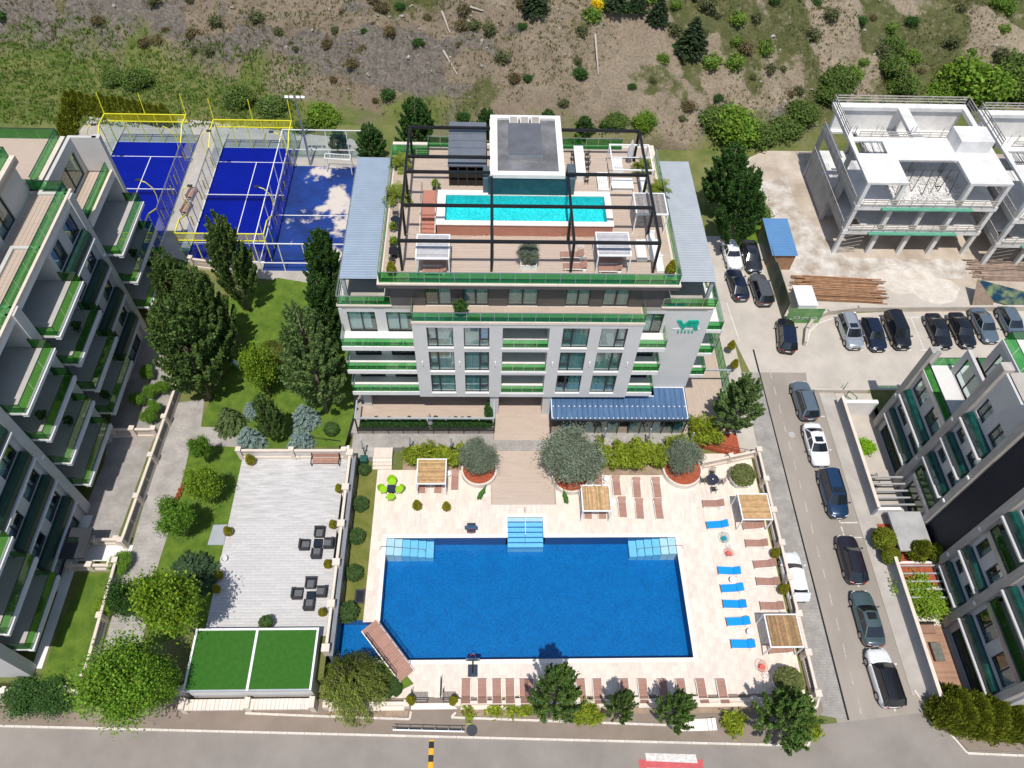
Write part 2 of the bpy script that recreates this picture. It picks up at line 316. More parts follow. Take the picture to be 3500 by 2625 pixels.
def hillmat():
    m=bpy.data.materials.new('hillside_scree'); m.use_nodes=True; n=m.node_tree.nodes; l=m.node_tree.links; p=n['Principled BSDF']; p.inputs['Roughness'].default_value=.95; p.inputs['Specular IOR Level'].default_value=.1
    tc=n.new('ShaderNodeTexCoord'); co=tc.outputs['Object']
    def noise(s,d=8,r=.65,st=(1,1,1)):
        mp=n.new('ShaderNodeMapping'); mp.inputs['Scale'].default_value=st; l.new(co,mp.inputs[0]); a=n.new('ShaderNodeTexNoise'); a.inputs['Scale'].default_value=s; a.inputs['Detail'].default_value=d; a.inputs['Roughness'].default_value=r; l.new(mp.outputs[0],a.inputs[0]); return a.outputs[0]
    def ramp(v,a,b):
        r=n.new('ShaderNodeMapRange'); r.inputs[1].default_value=a; r.inputs[2].default_value=b; l.new(v,r.inputs[0]); return r.outputs[0]
    def mix(f,a,b):
        x=n.new('ShaderNodeMix'); x.data_type='RGBA'; l.new(f,x.inputs[0])
        for i,c in((6,a),(7,b)):
            if isinstance(c,tuple): x.inputs[i].default_value=(*c,1)
            else: l.new(c,x.inputs[i])
        return x.outputs[2]
    def mul(a,b):
        x=n.new('ShaderNodeMath'); x.operation='MULTIPLY'
        for i,c in((0,a),(1,b)):
            if isinstance(c,float): x.inputs[i].default_value=c
            else: l.new(c,x.inputs[i])
        return x.outputs[0]
    def add(a,b):
        x=n.new('ShaderNodeMath'); x.operation='ADD'; l.new(a,x.inputs[0])
        if isinstance(b,float): x.inputs[1].default_value=b
        else: l.new(b,x.inputs[1])
        return x.outputs[0]
    def attr(nm): a=n.new('ShaderNodeAttribute'); a.attribute_name=nm; return a.outputs['Fac']
    sx=n.new('ShaderNodeSeparateXYZ'); l.new(co,sx.inputs[0])
    soil=mix(ramp(noise(.3),.3,.7),(.225,.17,.122),(.34,.27,.20))
    soil=mix(ramp(sx.outputs[0],-5,40),soil,mix(ramp(noise(.35),.3,.7),(.31,.245,.175),(.46,.375,.275)))
    soil=mix(ramp(noise(3.2,10,.8),.46,.66),soil,(.15,.135,.085))
    rock=mix(ramp(noise(2.5,10,.85),.36,.64),(.075,.066,.058),(.33,.29,.245))
    rf=ramp(add(attr('rock'),mul(add(noise(1.3,10,.85),-.5),3.4)),.55,.80)
    c=mix(rf,soil,rock)
    gf=ramp(add(attr('green'),mul(add(noise(.9,10,.85),-.5),3.6)),.45,.90)
    gcol=mix(ramp(noise(.6),.35,.65),(.095,.11,.035),(.20,.19,.085))
    gcol=mix(ramp(noise(8,5),.35,.7),gcol,(.07,.085,.028))
    c=mix(gf,c,gcol); rk=rf; crack=rf
    # grassy foot of the slope, kept by the flat meadow
    fl=n.new('ShaderNodeAttribute'); fl.attribute_name='meadow'
    c=mix(add(fl.outputs['Fac'],0.),c,mix(ramp(noise(.3),.35,.65),(.11,.16,.035),(.23,.225,.085)))
    l.new(c,p.inputs['Base Color'])
    b=n.new('ShaderNodeBump'); b.inputs['Strength'].default_value=.9; b.inputs['Distance'].default_value=.4; l.new(noise(3.,10,.8),b.inputs['Height']); l.new(b.outputs[0],p.inputs['Normal'])
    return m
me=np_mesh('hillside',vs,fs,False)
mead=np.clip(1-(Yg-hbase(Xg)+1.5+fbm(Xg,Yg,77,4,.25)*7)/4.,0,1).ravel().astype(np.float32)
at=me.attributes.new('meadow','FLOAT','POINT'); at.data.foreach_set('value',mead)
_,rk_,gr_=hill_masks(Xg,Yg)
for nm_,ar_ in(('rock',rk_),('green',gr_)):
    at=me.attributes.new(nm_,'FLOAT','POINT'); at.data.foreach_set('value',ar_.ravel().astype(np.float32))
tag(link('hillside',me,hillmat()),kind='structure')
# --- flat sheets
def sheet(name,pts,z,mat,t=.0,lab=None):
    o=MB(); p=[(q[0],q[1]) for q in pts]
    ar=sum(p[i][0]*p[(i+1)%len(p)][1]-p[(i+1)%len(p)][0]*p[i][1] for i in range(len(p)))
    if ar<0: p=p[::-1]
    if t: o.prism(p,z-t,z)
    else: o.quad(*[(q[0],q[1],z) for q in p])
    return struct(name,o,mat,lab)
ZR=-.12
kL,kM,kR=F(0,1568),F(1000,1585),F(1716,1610)
def kerby(x): return kL.y+(kR.y-kL.y)*(x-kL.x)/(kR.x-kL.x)
sheet('side_street',[(27.2,12.4),(35.4,13.2),(35.25,14.2),(35.25,46),(27.2,46)],ZR,m_asphs)
sheet('road',[(-150,-80),(150,-80),(150,9.6),(38,10.3),(35.4,13.2),(27.2,12.4),(25.6,12.3),(24.6,kerby(24.6)),(-150,kerby(-150))],ZR,m_asph)
sheet('side_road',[(27.2,46),(36.2,46),(36.2,58),(38,66),(25,66),(25,57)],ZR-.003,m_conc2)
sheet('road_patch',[F(1650,1000),F(1690,1180),F(1815,1560),F(1700,1640),F(1900,1659),F(1860,1400),F(1740,980)][::1],ZR+.0015,m_asph) if False else None
pv=MB().prism([(-150,kerby(-150)+.1),(-60,kerby(-60)+.1),(-60,15.7),(-150,15.7)],-.14,0).prism([(-60,kerby(-60)+.1),(24.5,kerby(24.5)+.1),(24.5,14.6),(-12,14.6),(-60,15.7)],-.14,0).prism([(24.5,kerby(24.5)+.1),(25.4,12.6),(26.3,13.2),(26.3,14.4),(24.5,14.6)],-.14,0); struct('pavement',pv,m_side)
sheet('pavement_east',[F(2090,1620),F(2300,1628),F(2300,1590),F(2060,1575),F(1992,1512)],.0,m_side,.14)
sheet('paver_verge',[(23.85,36.5),(26.3,36.5),(26.3,60),(23.85,60)],ZR+.002,m_conc2)
sheet('paver_strip',[(25.9,13.0),(28.05,12.6),(28.1,46),(26.2,46)],ZR+.006,m_paver)
sheet('roadside_strip',[(33.7,14.4),(35.25,14.2),(35.25,44.2),(33.7,44.2)],ZR+.05,m_conc,.06)
o=MB().box(28.05,12.6,ZR-.02,28.22,49,ZR+.004); tag(o.build('drain_channel',m_blk),'long dark drain grating along the side road','drain')
# lot, construction yard
lot=[F(1745,838),F(1735,720),F(1748,695),F(1790,678),(75,56.5),(75,43.2)]
sheet('car_park',lot,ZR+.004,m_conc2)
sheet('construction_yard',[(36.3,56.3),(95,56.3),(110,70),(110,90),(60,92),(38,83),(33,80),(29,74),(33,66)],ZR+.006,m_yard)
gv=[F(1650,520),F(1690,590),F(1745,600),F(2080,600),F(2120,560),F(1830,555),F(1720,440),F(1700,380),F(1600,400),F(1590,440)]
sheet('rubble_ground',gv,ZR+.010,m_gravel)
sheet('yard_concrete',[F(1690,590),F(1840,600),F(2050,610),F(2212,640),F(2212,672),F(1770,668),F(1740,690),F(1720,640)],ZR+.014,m_conc2)
sheet('cement_spill',[F(1885,588),F(1915,580),F(1950,584),F(1975,574),F(2010,586),F(2022,598),F(2055,604),F(2075,622),F(2064,650),F(2030,657),F(1995,648),F(1972,632),F(1940,634),F(1912,618),F(1890,612),F(1872,600)],ZR+.020,M('cement_slurry',(.50,.44,.37),.9,col2=(.64,.59,.52),scale=.9,detail=9))
sheet('parking_verge',[F(1560,440),F(1640,450),F(1655,520),F(1560,545),F(1555,480)],ZR+.012,m_grass)
# garden sheets
def fp(l,z=ZG): return [F(u,v,z) for u,v in l]
sheet('garden_lawn',fp([(432,922),(455,860),(525,740),(488,650),(600,600),(672,612),(742,640),(752,700),(765,890),(745,962),(640,968),(530,968),(530,927)]),ZG+.004,m_grass)
sheet('garden_path',fp([(372,872),(442,862),(434,922),(530,926),(527,966),(412,961),(395,1032),(364,1150),(332,1250),(306,1400),(285,1450),(212,1440)]),ZG+.008,m_paver)
sheet('lawn_strip',fp([(412,963),(526,967),(500,1170),(486,1345),(310,1400),(330,1260),(364,1152),(395,1034)]),ZG+.004,m_grass)
sheet('court_surround',fp([(160,300),(200,243),(450,262),(640,287),(760,300),(800,330),(740,640),(600,605),(545,600),(330,545),(250,450)]),ZG+.002,m_conc)
sheet('yard_paving',fp([(330,700),(440,700),(392,850),(330,952),(255,1160),(150,1180),(225,1000),(260,760)]),ZG+.003,m_paver)
sheet('entrance_path',fp([(150,1178),(288,1178),(276,1212),(140,1212)]),ZG+.010,m_whtw)
sheet('side_lawn',fp([(178,1240),(246,1238),(205,1400),(180,1482),(86,1475),(112,1400)]),ZG+.004,m_grass)
gp=MB()
for (u,v,du,dv) in [(452,1135,38,38)]:
    gp.prism([(q.x,q.y) for q in (F(462,1135,ZG),F(492,1134,ZG),F(484,1178,ZG),F(449,1178,ZG))],ZG,ZG+.12)
tag(gp.build('utility_cover',m_greyroof2),'grey rectangular metal cover set in the lawn strip','cover')
# --- kerbs
def kerb(name,pts,z,w=.16,h=.13,L=1.25,label=None,mat=m_kerb,parent=None):
    k=thing(name,None,None); tag(k,kind='structure')
    for a,b in zip(pts,pts[1:]):
        a=Vector(a).to_2d(); b=Vector(b).to_2d(); D=(b-a).length; n=max(1,round(D/L)); ang=math.atan2(b.y-a.y,b.x-a.x)
        me=MB().ob((0,0,0),D/n-.02,w,h).mesh('kerb_stone')
        for i in range(n):
            p=a.lerp(b,(i+.5)/n); o=link('kerb_stone',me,mat,k); o.location=(p.x,p.y,z+h/2-.02+random.uniform(-.004,.004)); o.rotation_euler=(0,0,ang)
    return k
kerb('kerb',[(-40,kerby(-40)),(kM.x-3,kerby(kM.x-3)),(24.5,kerby(24.5)),(25.55,12.45)],ZR,h=.155)
kerb('kerb',[F(2305,1636),F(2090,1627),F(1990,1512),F(1975,1490)],ZR,h=.155)
kerb('kerb',[F(2306,1588),F(2063,1577),F(2030,1548)],0,h=.12)
kerb('kerb',[(26.3,14.4),(25.8,13.5),(24.5,13.45)],0,h=.12)
kerb('kerb',[F(530,1541),F(680,1547),F(885,1554),F(888,1537)],0,h=.12)
kerb('kerb',[F(985,1539),F(975,1550),F(1140,1556),F(1480,1568)],0,h=.12)
# --- planked paving: every slab its own piece as far as they are few, the rest joined
def paving(name,x0,y0,x1,y1,z,lx,ly,mat,holes=(),run='y',inside=None,gap=.012,cap=300,t=.03,base=m_joint,lab=None):
    b=MB()
    if inside is None:
        for a,c,d,e in rects(x0,y0,x1,y1,list(holes)): b.quad((a,c,z-.012),(d,c,z-.012),(d,e,z-.012),(a,e,z-.012))
    else: b.quad(*[(p[0],p[1],z-.012) for p in inside])
    root=struct(name,b,base,lab); P=[]
    def clip(a,c,d,e):
        return rects(a,c,d,e,[(max(h[0],a),max(h[1],c),min(h[2],d),min(h[3],e)) for h in holes if h[0]<d and h[2]>a and h[1]<e and h[3]>c])
    def pin(x,y):
        if inside is None: return True
        c=False; n=len(inside); j=n-1
        for i in range(n):
            xi,yi,xj,yj=inside[i][0],inside[i][1],inside[j][0],inside[j][1]
            if (yi>y)!=(yj>y) and x<(xj-xi)*(y-yi)/(yj-yi)+xi: c=not c
            j=i
        return c
    if run=='y':
        nxx=max(1,round((x1-x0)/lx))
        for i in range(nxx):
            a=x0+(x1-x0)*i/nxx; d=x0+(x1-x0)*(i+1)/nxx; off=((i*.37)%1)*ly; y=y0-off
            while y<y1:
                c,e=max(y,y0),min(y+ly,y1); y+=ly
                if e-c<.05: continue
                P+=clip(a,c,d,e)
    else:
        nyy=max(1,round((y1-y0)/ly))
        for i in range(nyy):
            c=y0+(y1-y0)*i/nyy; e=y0+(y1-y0)*(i+1)/nyy; off=((i*.37)%1)*lx; x=x0-off
            while x<x1:
                a,d=max(x,x0),min(x+lx,x1); x+=lx
                if d-a<.05: continue
                P+=clip(a,c,d,e)
    P=[q for q in P if pin((q[0]+q[2])/2,(q[1]+q[3])/2)]
    full=[q for q in P if abs((q[2]-q[0])*(q[3]-q[1])-lx*ly)<.25*lx*ly]
    full.sort(key=lambda q:q[1]); single=set(full[:cap]) if len(P)>cap else set(P)
    cache={}; rest=MB()
    for q in P:
        sx,sy=q[2]-q[0]-gap,q[3]-q[1]-gap; cx,cy=(q[0]+q[2])/2,(q[1]+q[3])/2; dz=random.uniform(-.0015,.0015)
        if q in single:
            key=(round(sx,2),round(sy,2))
            if key not in cache: cache[key]=MB().box(-sx/2,-sy/2,-t,sx/2,sy/2,0).mesh('slab')
            o=link('slab',cache[key],mat,root); o.location=(cx,cy,z+dz)
        else: rest.box(cx-sx/2,cy-sy/2,z-t,cx+sx/2,cy+sy/2,z+dz)
    if rest.v: tag(rest.build('slab_field',mat,root),kind='stuff')
    return root
BED1=(-7.6,34.55,0.0,36.3); BED2=(6.6,34.0,19.2,36.6)
WALK=(.55,31.0,6.4,36.6)
paving('pool_deck',-9.9,14.55,25.2,37.2,0,.61,1.22,m_trav,[POOL,STEP,CANAL,BED1,BED2,WALK,(-10.4,34.55,-7.6,37.3),(-9.9,36.3,25.3,37.3)])
paving('walkway',.58,31.0,6.35,36.9,.012,1.2,.24,m_sandt,run='x')
paving('patio',-11.9,38.2,.75,43.5,ZP+.01,1.2,.24,m_sandt,run='x')
paving('entrance_deck',.85,37.4,6.05,43.5,ZP+.011,1.2,.24,m_sandt,run='x')
paving('east_terrace',18.9,38.2,23.6,58,ZP+.012,.24,1.2,m_sandt,run='y',cap=200)
paving('stone_terrace',-21.9,18.9,-12.45,34.85,ZG+.02,1.2,.24,m_greyt,run='x')
o=MB()
for a in [(-12.4,36.6,.8,38.2),(.8,36.9,6.1,37.4),(6.1,36.6,19.4,38.2),(-13.4,38.2,-11.9,58),(-12.6,35.6,-10.3,36.6)]: o.box(a[0],a[1],-.15,a[2],a[3],ZP)
struct('paver_walk',o,m_paver)
o=MB().box(-11.9,38.2,-.15,.85,60,ZP-.02).box(.85,37.4,-.15,6.1,60,ZP-.02).box(6.1,38.2,-.15,23.9,60,ZP-.02); struct('patio_base',o,m_joint)
o=MB().add([(.55,36.9,ZP-.01),(.55,36.55,.0),(6.4,36.55,.0),(6.4,36.9,ZP-.01)],[(0,1,2,3)]) ; struct('walkway_ramp',o,m_paver)
# steps from the walk to the deck
st=thing('stone_steps','pale stone steps from the paver walk down to the pool deck','steps')
for i in range(4): MB().box(-10.36,34.55+.32*i,0,-8.6,34.55+.32*(i+1)-.012 if i<3 else 36.6,.15*(i+1)-.003*i).build('step',m_trav,st)
# planting beds
for nm,b,h in (('planting_bed',BED1,.12),('planting_bed',BED2,.12)):
    tag(MB().box(b[0],b[1],-.1,b[2],b[3],.06).build(nm,m_soil),kind='structure')
tag(MB().box(-11.55,20.6,-.1,-9.9,34.5,.03).build('pool_lawn',M('dry_lawn',(.13,.155,.03),.95,col2=(.21,.21,.06),scale=.9,bump=.9,bscale=45,spec=.15,detail=9)),kind='structure')
tag(MB().prism([(-12.3,14.6),(-7.4,14.6),(-5.5,15.6),(-7.0,17.2),(-12.3,17.2)],-.1,.03).build('corner_lawn',m_grass),kind='structure')
tag(MB().prism([N(2358,1520,ZP)[:2],N(2440,1470,ZP)[:2],N(2515,1470,ZP)[:2],N(2535,1556,ZP)[:2],N(2380,1512,ZP)[:2]],-.1,ZP-.1).build('mulch_bed',m_mulch),kind='structure')
# --- the pool
def watermat(name,tint,bs,st):
    m=bpy.data.materials.new(name); m.use_nodes=True; n=m.node_tree.nodes; l=m.node_tree.links; n.remove(n['Principled BSDF'])
    t=n.new('ShaderNodeBsdfTransparent'); t.inputs[0].default_value=(*tint,1); g=n.new('ShaderNodeBsdfGlossy'); g.inputs['Roughness'].default_value=.02
    tc=n.new('ShaderNodeTexCoord'); nz=n.new('ShaderNodeTexNoise'); nz.inputs['Scale'].default_value=bs; nz.inputs['Detail'].default_value=3; l.new(tc.outputs['Object'],nz.inputs[0])
    b=n.new('ShaderNodeBump'); b.inputs['Strength'].default_value=st; b.inputs['Distance'].default_value=.08; l.new(nz.outputs[0],b.inputs['Height'])
    f=n.new('ShaderNodeFresnel'); f.inputs[0].default_value=1.33; l.new(b.outputs[0],f.inputs['Normal']); l.new(b.outputs[0],g.inputs['Normal'])
    ms=n.new('ShaderNodeMixShader'); l.new(f.outputs[0],ms.inputs[0]); l.new(t.outputs[0],ms.inputs[1]); l.new(g.outputs[0],ms.inputs[2]); l.new(ms.outputs[0],n['Material Output'].inputs[0]); return m
def mosaic(name,c1,c2,sc):
    m=M(name,c1,.35,col2=c2,scale=.7,detail=3); n=m.node_tree.nodes; l=m.node_tree.links; p=n['Principled BSDF']; src=p.inputs['Base Color'].links[0].from_socket
    tc=n.new('ShaderNodeTexCoord'); vo=n.new('ShaderNodeTexVoronoi'); vo.inputs['Scale'].default_value=sc; vo.distance='CHEBYCHEV'; vo.inputs['Randomness'].default_value=.55; l.new(tc.outputs['Object'],vo.inputs[0])
    hs=n.new('ShaderNodeHueSaturation'); sx=n.new('ShaderNodeSeparateColor'); l.new(vo.outputs['Color'],sx.inputs[0]); mr=n.new('ShaderNodeMapRange'); mr.inputs[3].default_value=.80; mr.inputs[4].default_value=1.20; l.new(sx.outputs[0],mr.inputs[0]); l.new(mr.outputs[0],hs.inputs['Value']); l.new(src,hs.inputs['Color']); l.new(hs.outputs[0],p.inputs['Base Color']); return m
m_mos=mosaic('pool_mosaic',(.0,.14,.385),(.0,.16,.42),11)
m_mosd=mosaic('pool_mosaic_shaded',(.003,.06,.22),(.003,.07,.25),9)  # darker copy of the floor mosaic: wall shade put into the colour
m_wat=watermat('pool_water',(.72,.90,.97),5.,.55)
pool=thing('swimming_pool','large rectangular deep blue swimming pool in the stone deck','pool')
x0,y0,x1,y1=POOL; D=-1.5
b=MB(); b.box(x0-.2,y0-.2,D-.2,x1+.2,y1+.2,D); b.build('pool_floor',m_mos,pool)
b=MB(); 
b.box(x0-.2,y0-.2,D,x0,CANAL[1],-.03).box(x0-.2,CANAL[3],D,x0,y1+.2,-.03).box(x1,y0-.2,D,x1+.2,y1+.2,-.03).box(x0,y0-.2,D,x1,y0,-.03).box(x0,y1,D,STEP[0],y1+.2,-.03).box(STEP[2],y1,D,x1,y1+.2,-.03)
b.build('pool_wall',m_mosd,pool)
b=MB().box(CANAL[0]-.1,CANAL[1]-.2,D,CANAL[2],CANAL[1],-.03).box(CANAL[0]-.1,CANAL[3],D,CANAL[2],CANAL[3]+.2,-.03).box(CANAL[0]-.3,CANAL[1],D,CANAL[0],CANAL[3],-.03); b.build('canal_wall',m_mosd,pool)
MB().box(CANAL[0],CANAL[1],-.9,x0,CANAL[3],-.7).build('canal_floor',m_mos,pool)
MB().quad((x0,y0,-.06),(x1,y0,-.06),(x1,y1,-.06),(x0,y1,-.06)).quad((CANAL[0],CANAL[1],-.06),(x0,CANAL[1],-.06),(x0,CANAL[3],-.06),(CANAL[0],CANAL[3],-.06)).quad((STEP[0],y1,-.06),(STEP[2],y1,-.06),(STEP[2],STEP[3],-.06),(STEP[0],STEP[3],-.06)).build('water',m_wat,pool)
# broad steps at the head of the pool, corner steps left and right
m_stepw=M('pool_step_mosaic',(.30,.62,.78),.4,.06,3); m_steps2=M('pool_step_pale',(.74,.78,.79),.4,.05,3); m_step3=M('pool_step_edge',(.01,.12,.42),.4,.05,3)
sx0,sy0,sx1,sy1=STEP
MB().box(sx0-.15,sy0,D,sx0,sy1,-.03).box(sx1,sy0,D,sx1+.15,sy1,-.03).box(sx0-.15,sy1,D,sx1+.15,sy1+.15,-.03).build('step_wall',m_mosd,pool)
n=6; dy=(sy1-sy0+.7)/n
for i in range(n):
    yb=sy1-dy*(i+1); zt=-.10-.11*i
    s_=MB().box(sx0+.01,yb,D,sx1-.01,yb+dy-.002,zt).build('step',m_steps2 if i<1 else m_stepw,pool); MB().box(sx0+.02,yb-.004,zt-.05,sx1-.02,yb+.07,zt+.006).build('edge_tile',m_step3,s_)
for sgn,xa in ((1,x0+.02),(-1,x1-.02)):
    for i in range(6):
        w=.68; xb=xa+sgn*w*i; yt=y1-.01; L=1.5
        s_=MB().box(xb,yt-L,D,xb+sgn*(w-.03),yt,-.09-.13*i).build('step',m_steps2 if i<2 else m_stepw,pool)
# coping strip
cop=MB()
for a in [(x0-.33,y0-.33,x1+.33,y0),(x1,y0,x1+.33,y1),(x0-.33,CANAL[3],x0,y1),(x0-.33,y1,STEP[0]-.33,y1+.33),(STEP[2]+.33,y1,x1+.33,y1+.33),(STEP[0]-.33,y1,STEP[0],STEP[3]+.33),(STEP[2],y1,STEP[2]+.33,STEP[3]+.33),(STEP[0],STEP[3],STEP[2],STEP[3]+.33)]:
    L=max(a[2]-a[0],a[3]-a[1]); k=max(1,round(L/1.2)); hor=(a[2]-a[0])>(a[3]-a[1])
    for i in range(k):
        if hor: q=(a[0]+L*i/k,a[1],a[0]+L*(i+1)/k-.008,a[3])
        else: q=(a[0],a[1]+L*i/k,a[2],a[1]+L*(i+1)/k-.008)
        MB().box(q[0],q[1],-.09,q[2],q[3],.014).build('coping_stone',m_travc,pool)
# --- road markings
def strip(mb,a,b,w,z):
    a=Vector(a).to_2d(); b=Vector(b).to_2d(); d=(b-a).normalized(); n_=Vector((-d.y,d.x))*w/2
    mb.quad((*(a-n_),z),(*(b-n_),z),(*(b+n_),z),(*(a+n_),z))
def line(name,pts,w,z,mat,label,cat='road marking',group=None):
    mb=MB()
    for a,b in zip(pts,pts[1:]): strip(mb,a,b,w,z)
    return tag(mb.build(name,mat),label,cat,group)
ZL=ZR+.012
y=13.2
while y<43:
    line('road_dash',[(32.0,y),(32.0,y+.62)],.13,ZL,m_line,'short white dash marking the parking bay edge','road marking','white dashes beside the parked cars'); y+=1.25
y=13.0
while y<47:
    line('centre_dash',[(29.25,y),(29.3,y+1.1)],.10,ZL,m_linef,'faded pale dash down the middle of the side road','road marking','faded centre dashes of the side road'); y+=2.15
for v,lab in ((1128,'white corner line in front of the dark blue van'),(1160,'white corner line behind the black hatchback'),(898,'white corner line below the grey blue SUV')):
    p=F(1800 if v>1000 else 1718,v); line('bay_line',[(32.0,p.y+.5),(32.0,p.y),(33.6,p.y)],.12,ZL,m_line,lab)
for i,(u0,v0,u1,v1) in enumerate([(1843,698,1883,754),(1903,754,1960,754)]): pass
LB=['left edge of the bay by the silver SUV','between the silver SUV and the navy crossover','between the navy crossover and the black minivan','right of the black minivan','left of the black saloon nearest the minivan']
for i,u in enumerate((1814,1868,1919,1968,2005)):
    a=F(u,684); b=F(u+[37,38,36,30,34][i],755); line('bay_line',[a,b],.11,ZL,m_line,'white parking bay line, '+LB[i]); 
    c=b+Vector((.0 if i==0 else -.5,0,0)); line('bay_end_line',[c,b+Vector((.75,0,0))],.13,ZL+.002,m_line,'white bay end bar '+LB[i])
a=[F(1742,745),F(1750,715),F(1768,697),F(1800,686),F(2060,683)]; line('bay_line',a,.14,ZL,m_line,'long white curved line along the car park kerb')
for pts,lab in (([F(1562,587),F(1572,610),F(1600,612)],'white bay corner line by the white classic car'),([F(1596,560),F(1612,611)],'white bay line between the classic car and the grey fastback'),([F(1640,560),F(1657,612)],'white bay line right of the dark grey fastback'),([F(1570,652),F(1598,735)],'faded white line left of the navy saloon')):
    line('bay_line',pts,.12,ZR+.01,m_line,lab)
cw=tag(MB().quad(*[(p.x,p.y,ZR+.006) for p in (F(1379,1640),F(1393,1735),F(1531,1745),F(1519,1640))][::1]).build('crossing',M('red_road_paint',(.50,.10,.105),.8,.14,1.5)),'red painted crossing with white bars on the road','crossing')
for i,(v0,v1) in enumerate(((1626,1643),(1658,1678),(1694,1716))):
    MB().quad(*[(p.x,p.y,ZR+.012) for p in (F(1394+i*3,v0),F(1397+i*3,v1),F(1508+i*4,v1+5),F(1503+i*4,v0+3))]).build('crossing_bar',m_line,cw)
sb=thing('speed_bump','yellow and black striped rubber speed bump across the road','speed bump')
m_spy=M('speed_bump_yellow',(.72,.36,.015),.7,.1,4)
pt=N(1475,2528); 
for i in range(9):
    yy=pt.y-.12-.46*i; MB().add([(pt.x-.19,yy,ZR),(pt.x+.19,yy,ZR),(pt.x+.1,yy,ZR+.05),(pt.x-.1,yy,ZR+.05),(pt.x-.19,yy-.44,ZR),(pt.x+.19,yy-.44,ZR),(pt.x+.1,yy-.44,ZR+.05),(pt.x-.1,yy-.44,ZR+.05)],[(0,1,2,3),(4,7,6,5),(1,5,6,2),(2,6,7,3),(3,7,4,0)]).build('bump_segment',m_rub if i%2==0 else m_spy,sb)
p=N(1475,2528); MB().box(p.x-.19,p.y-.1,ZR,p.x+.19,p.y,ZR+.03).build('bump_end',m_spy,sb)
for nm,p,r,lab,mt,z in (('manhole_cover',N(1613,2496),.42,'round dark manhole cover in the pavement near the railing',m_anth,.012),('manhole_cover',N(2708,1484),.33,'round grey manhole cover in the side road by the white saloon',m_concg,ZR+.008)):
    mh=tag(MB().lathe([(r,0),(r,.012)],24,(p.x,p.y,z-.006)).build(nm,mt),lab,'manhole cover'); MB().lathe([(r*.8,0),(r*.8,.006)],20,(p.x,p.y,z+.006)).build('lid',mt,mh)
# =============== MAIN HOTEL ===============
def NY(u,v,Y):
    d=CM.T@np.array([(u-1750)/FPX,(v-1312.5)/FPX,1.]); t=Y/d[1]; return Vector((d[0]*t,Y,H+d[2]*t))
def NX(u,v,X):
    d=CM.T@np.array([(u-1750)/FPX,(v-1312.5)/FPX,1.]); t=X/d[0]; return Vector((X,d[1]*t,H+d[2]*t))
def balustrade(parent,pts,z,h,mat,pw=1.15,rail=m_stl,gz=.08,name='balustrade',post=True,midrail=True):
    rl=MB(); segs=[]
    for a,b in zip(pts,pts[1:]):
        a=Vector((a[0],a[1],z)); b=Vector((b[0],b[1],z)); D=(b-a).length; n=max(1,round(D/pw)); d=(b-a)/n
        rl.bar(a+Vector((0,0,h)),b+Vector((0,0,h)),.05)
        for i in range(n):
            p,q=a+d*i,a+d*(i+1)
            if post: rl.bar(p,p+Vector((0,0,h)),.035)
            segs.append((p,q))
        rl.bar(b,b+Vector((0,0,h)),.035)
    r=rl.build(name,rail,parent)
    for p,q in segs:
        e=(q-p).normalized()*.02; p=p+e;q=q-e; up=Vector((0,0,h-.03)); lo=Vector((0,0,gz)); nrm=Vector((-(q-p).y,(q-p).x,0)).normalized()*.008
        MB().add([p+lo-nrm,q+lo-nrm,q+up-nrm,p+up-nrm,p+lo+nrm,q+lo+nrm,q+up+nrm,p+up+nrm],[(0,1,2,3),(4,7,6,5),(0,4,5,1),(1,5,6,2),(2,6,7,3),(3,7,4,0)]).build('glass_panel',mat,r)
    if midrail and post:
        mr=MB()
        for a,b in zip(pts,pts[1:]): mr.bar((a[0],a[1],z+h*.42),(b[0],b[1],z+h*.42),.03)
        mr.build('mid_rail',m_anth,r)
    return r
def curtain(x0,x1,z0,z1,Y,amp=.05,pitch=.16):
    mb=MB(); n=max(3,int((x1-x0)/pitch*2)); 
    for i in range(n):
        xa=x0+(x1-x0)*i/n; xb=x0+(x1-x0)*(i+1)/n; ya=Y+amp*(i%2); yb=Y+amp*((i+1)%2)
        mb.quad((xa,ya,z0),(xb,yb,z0),(xb,yb,z1),(xa,ya,z1))
    return mb
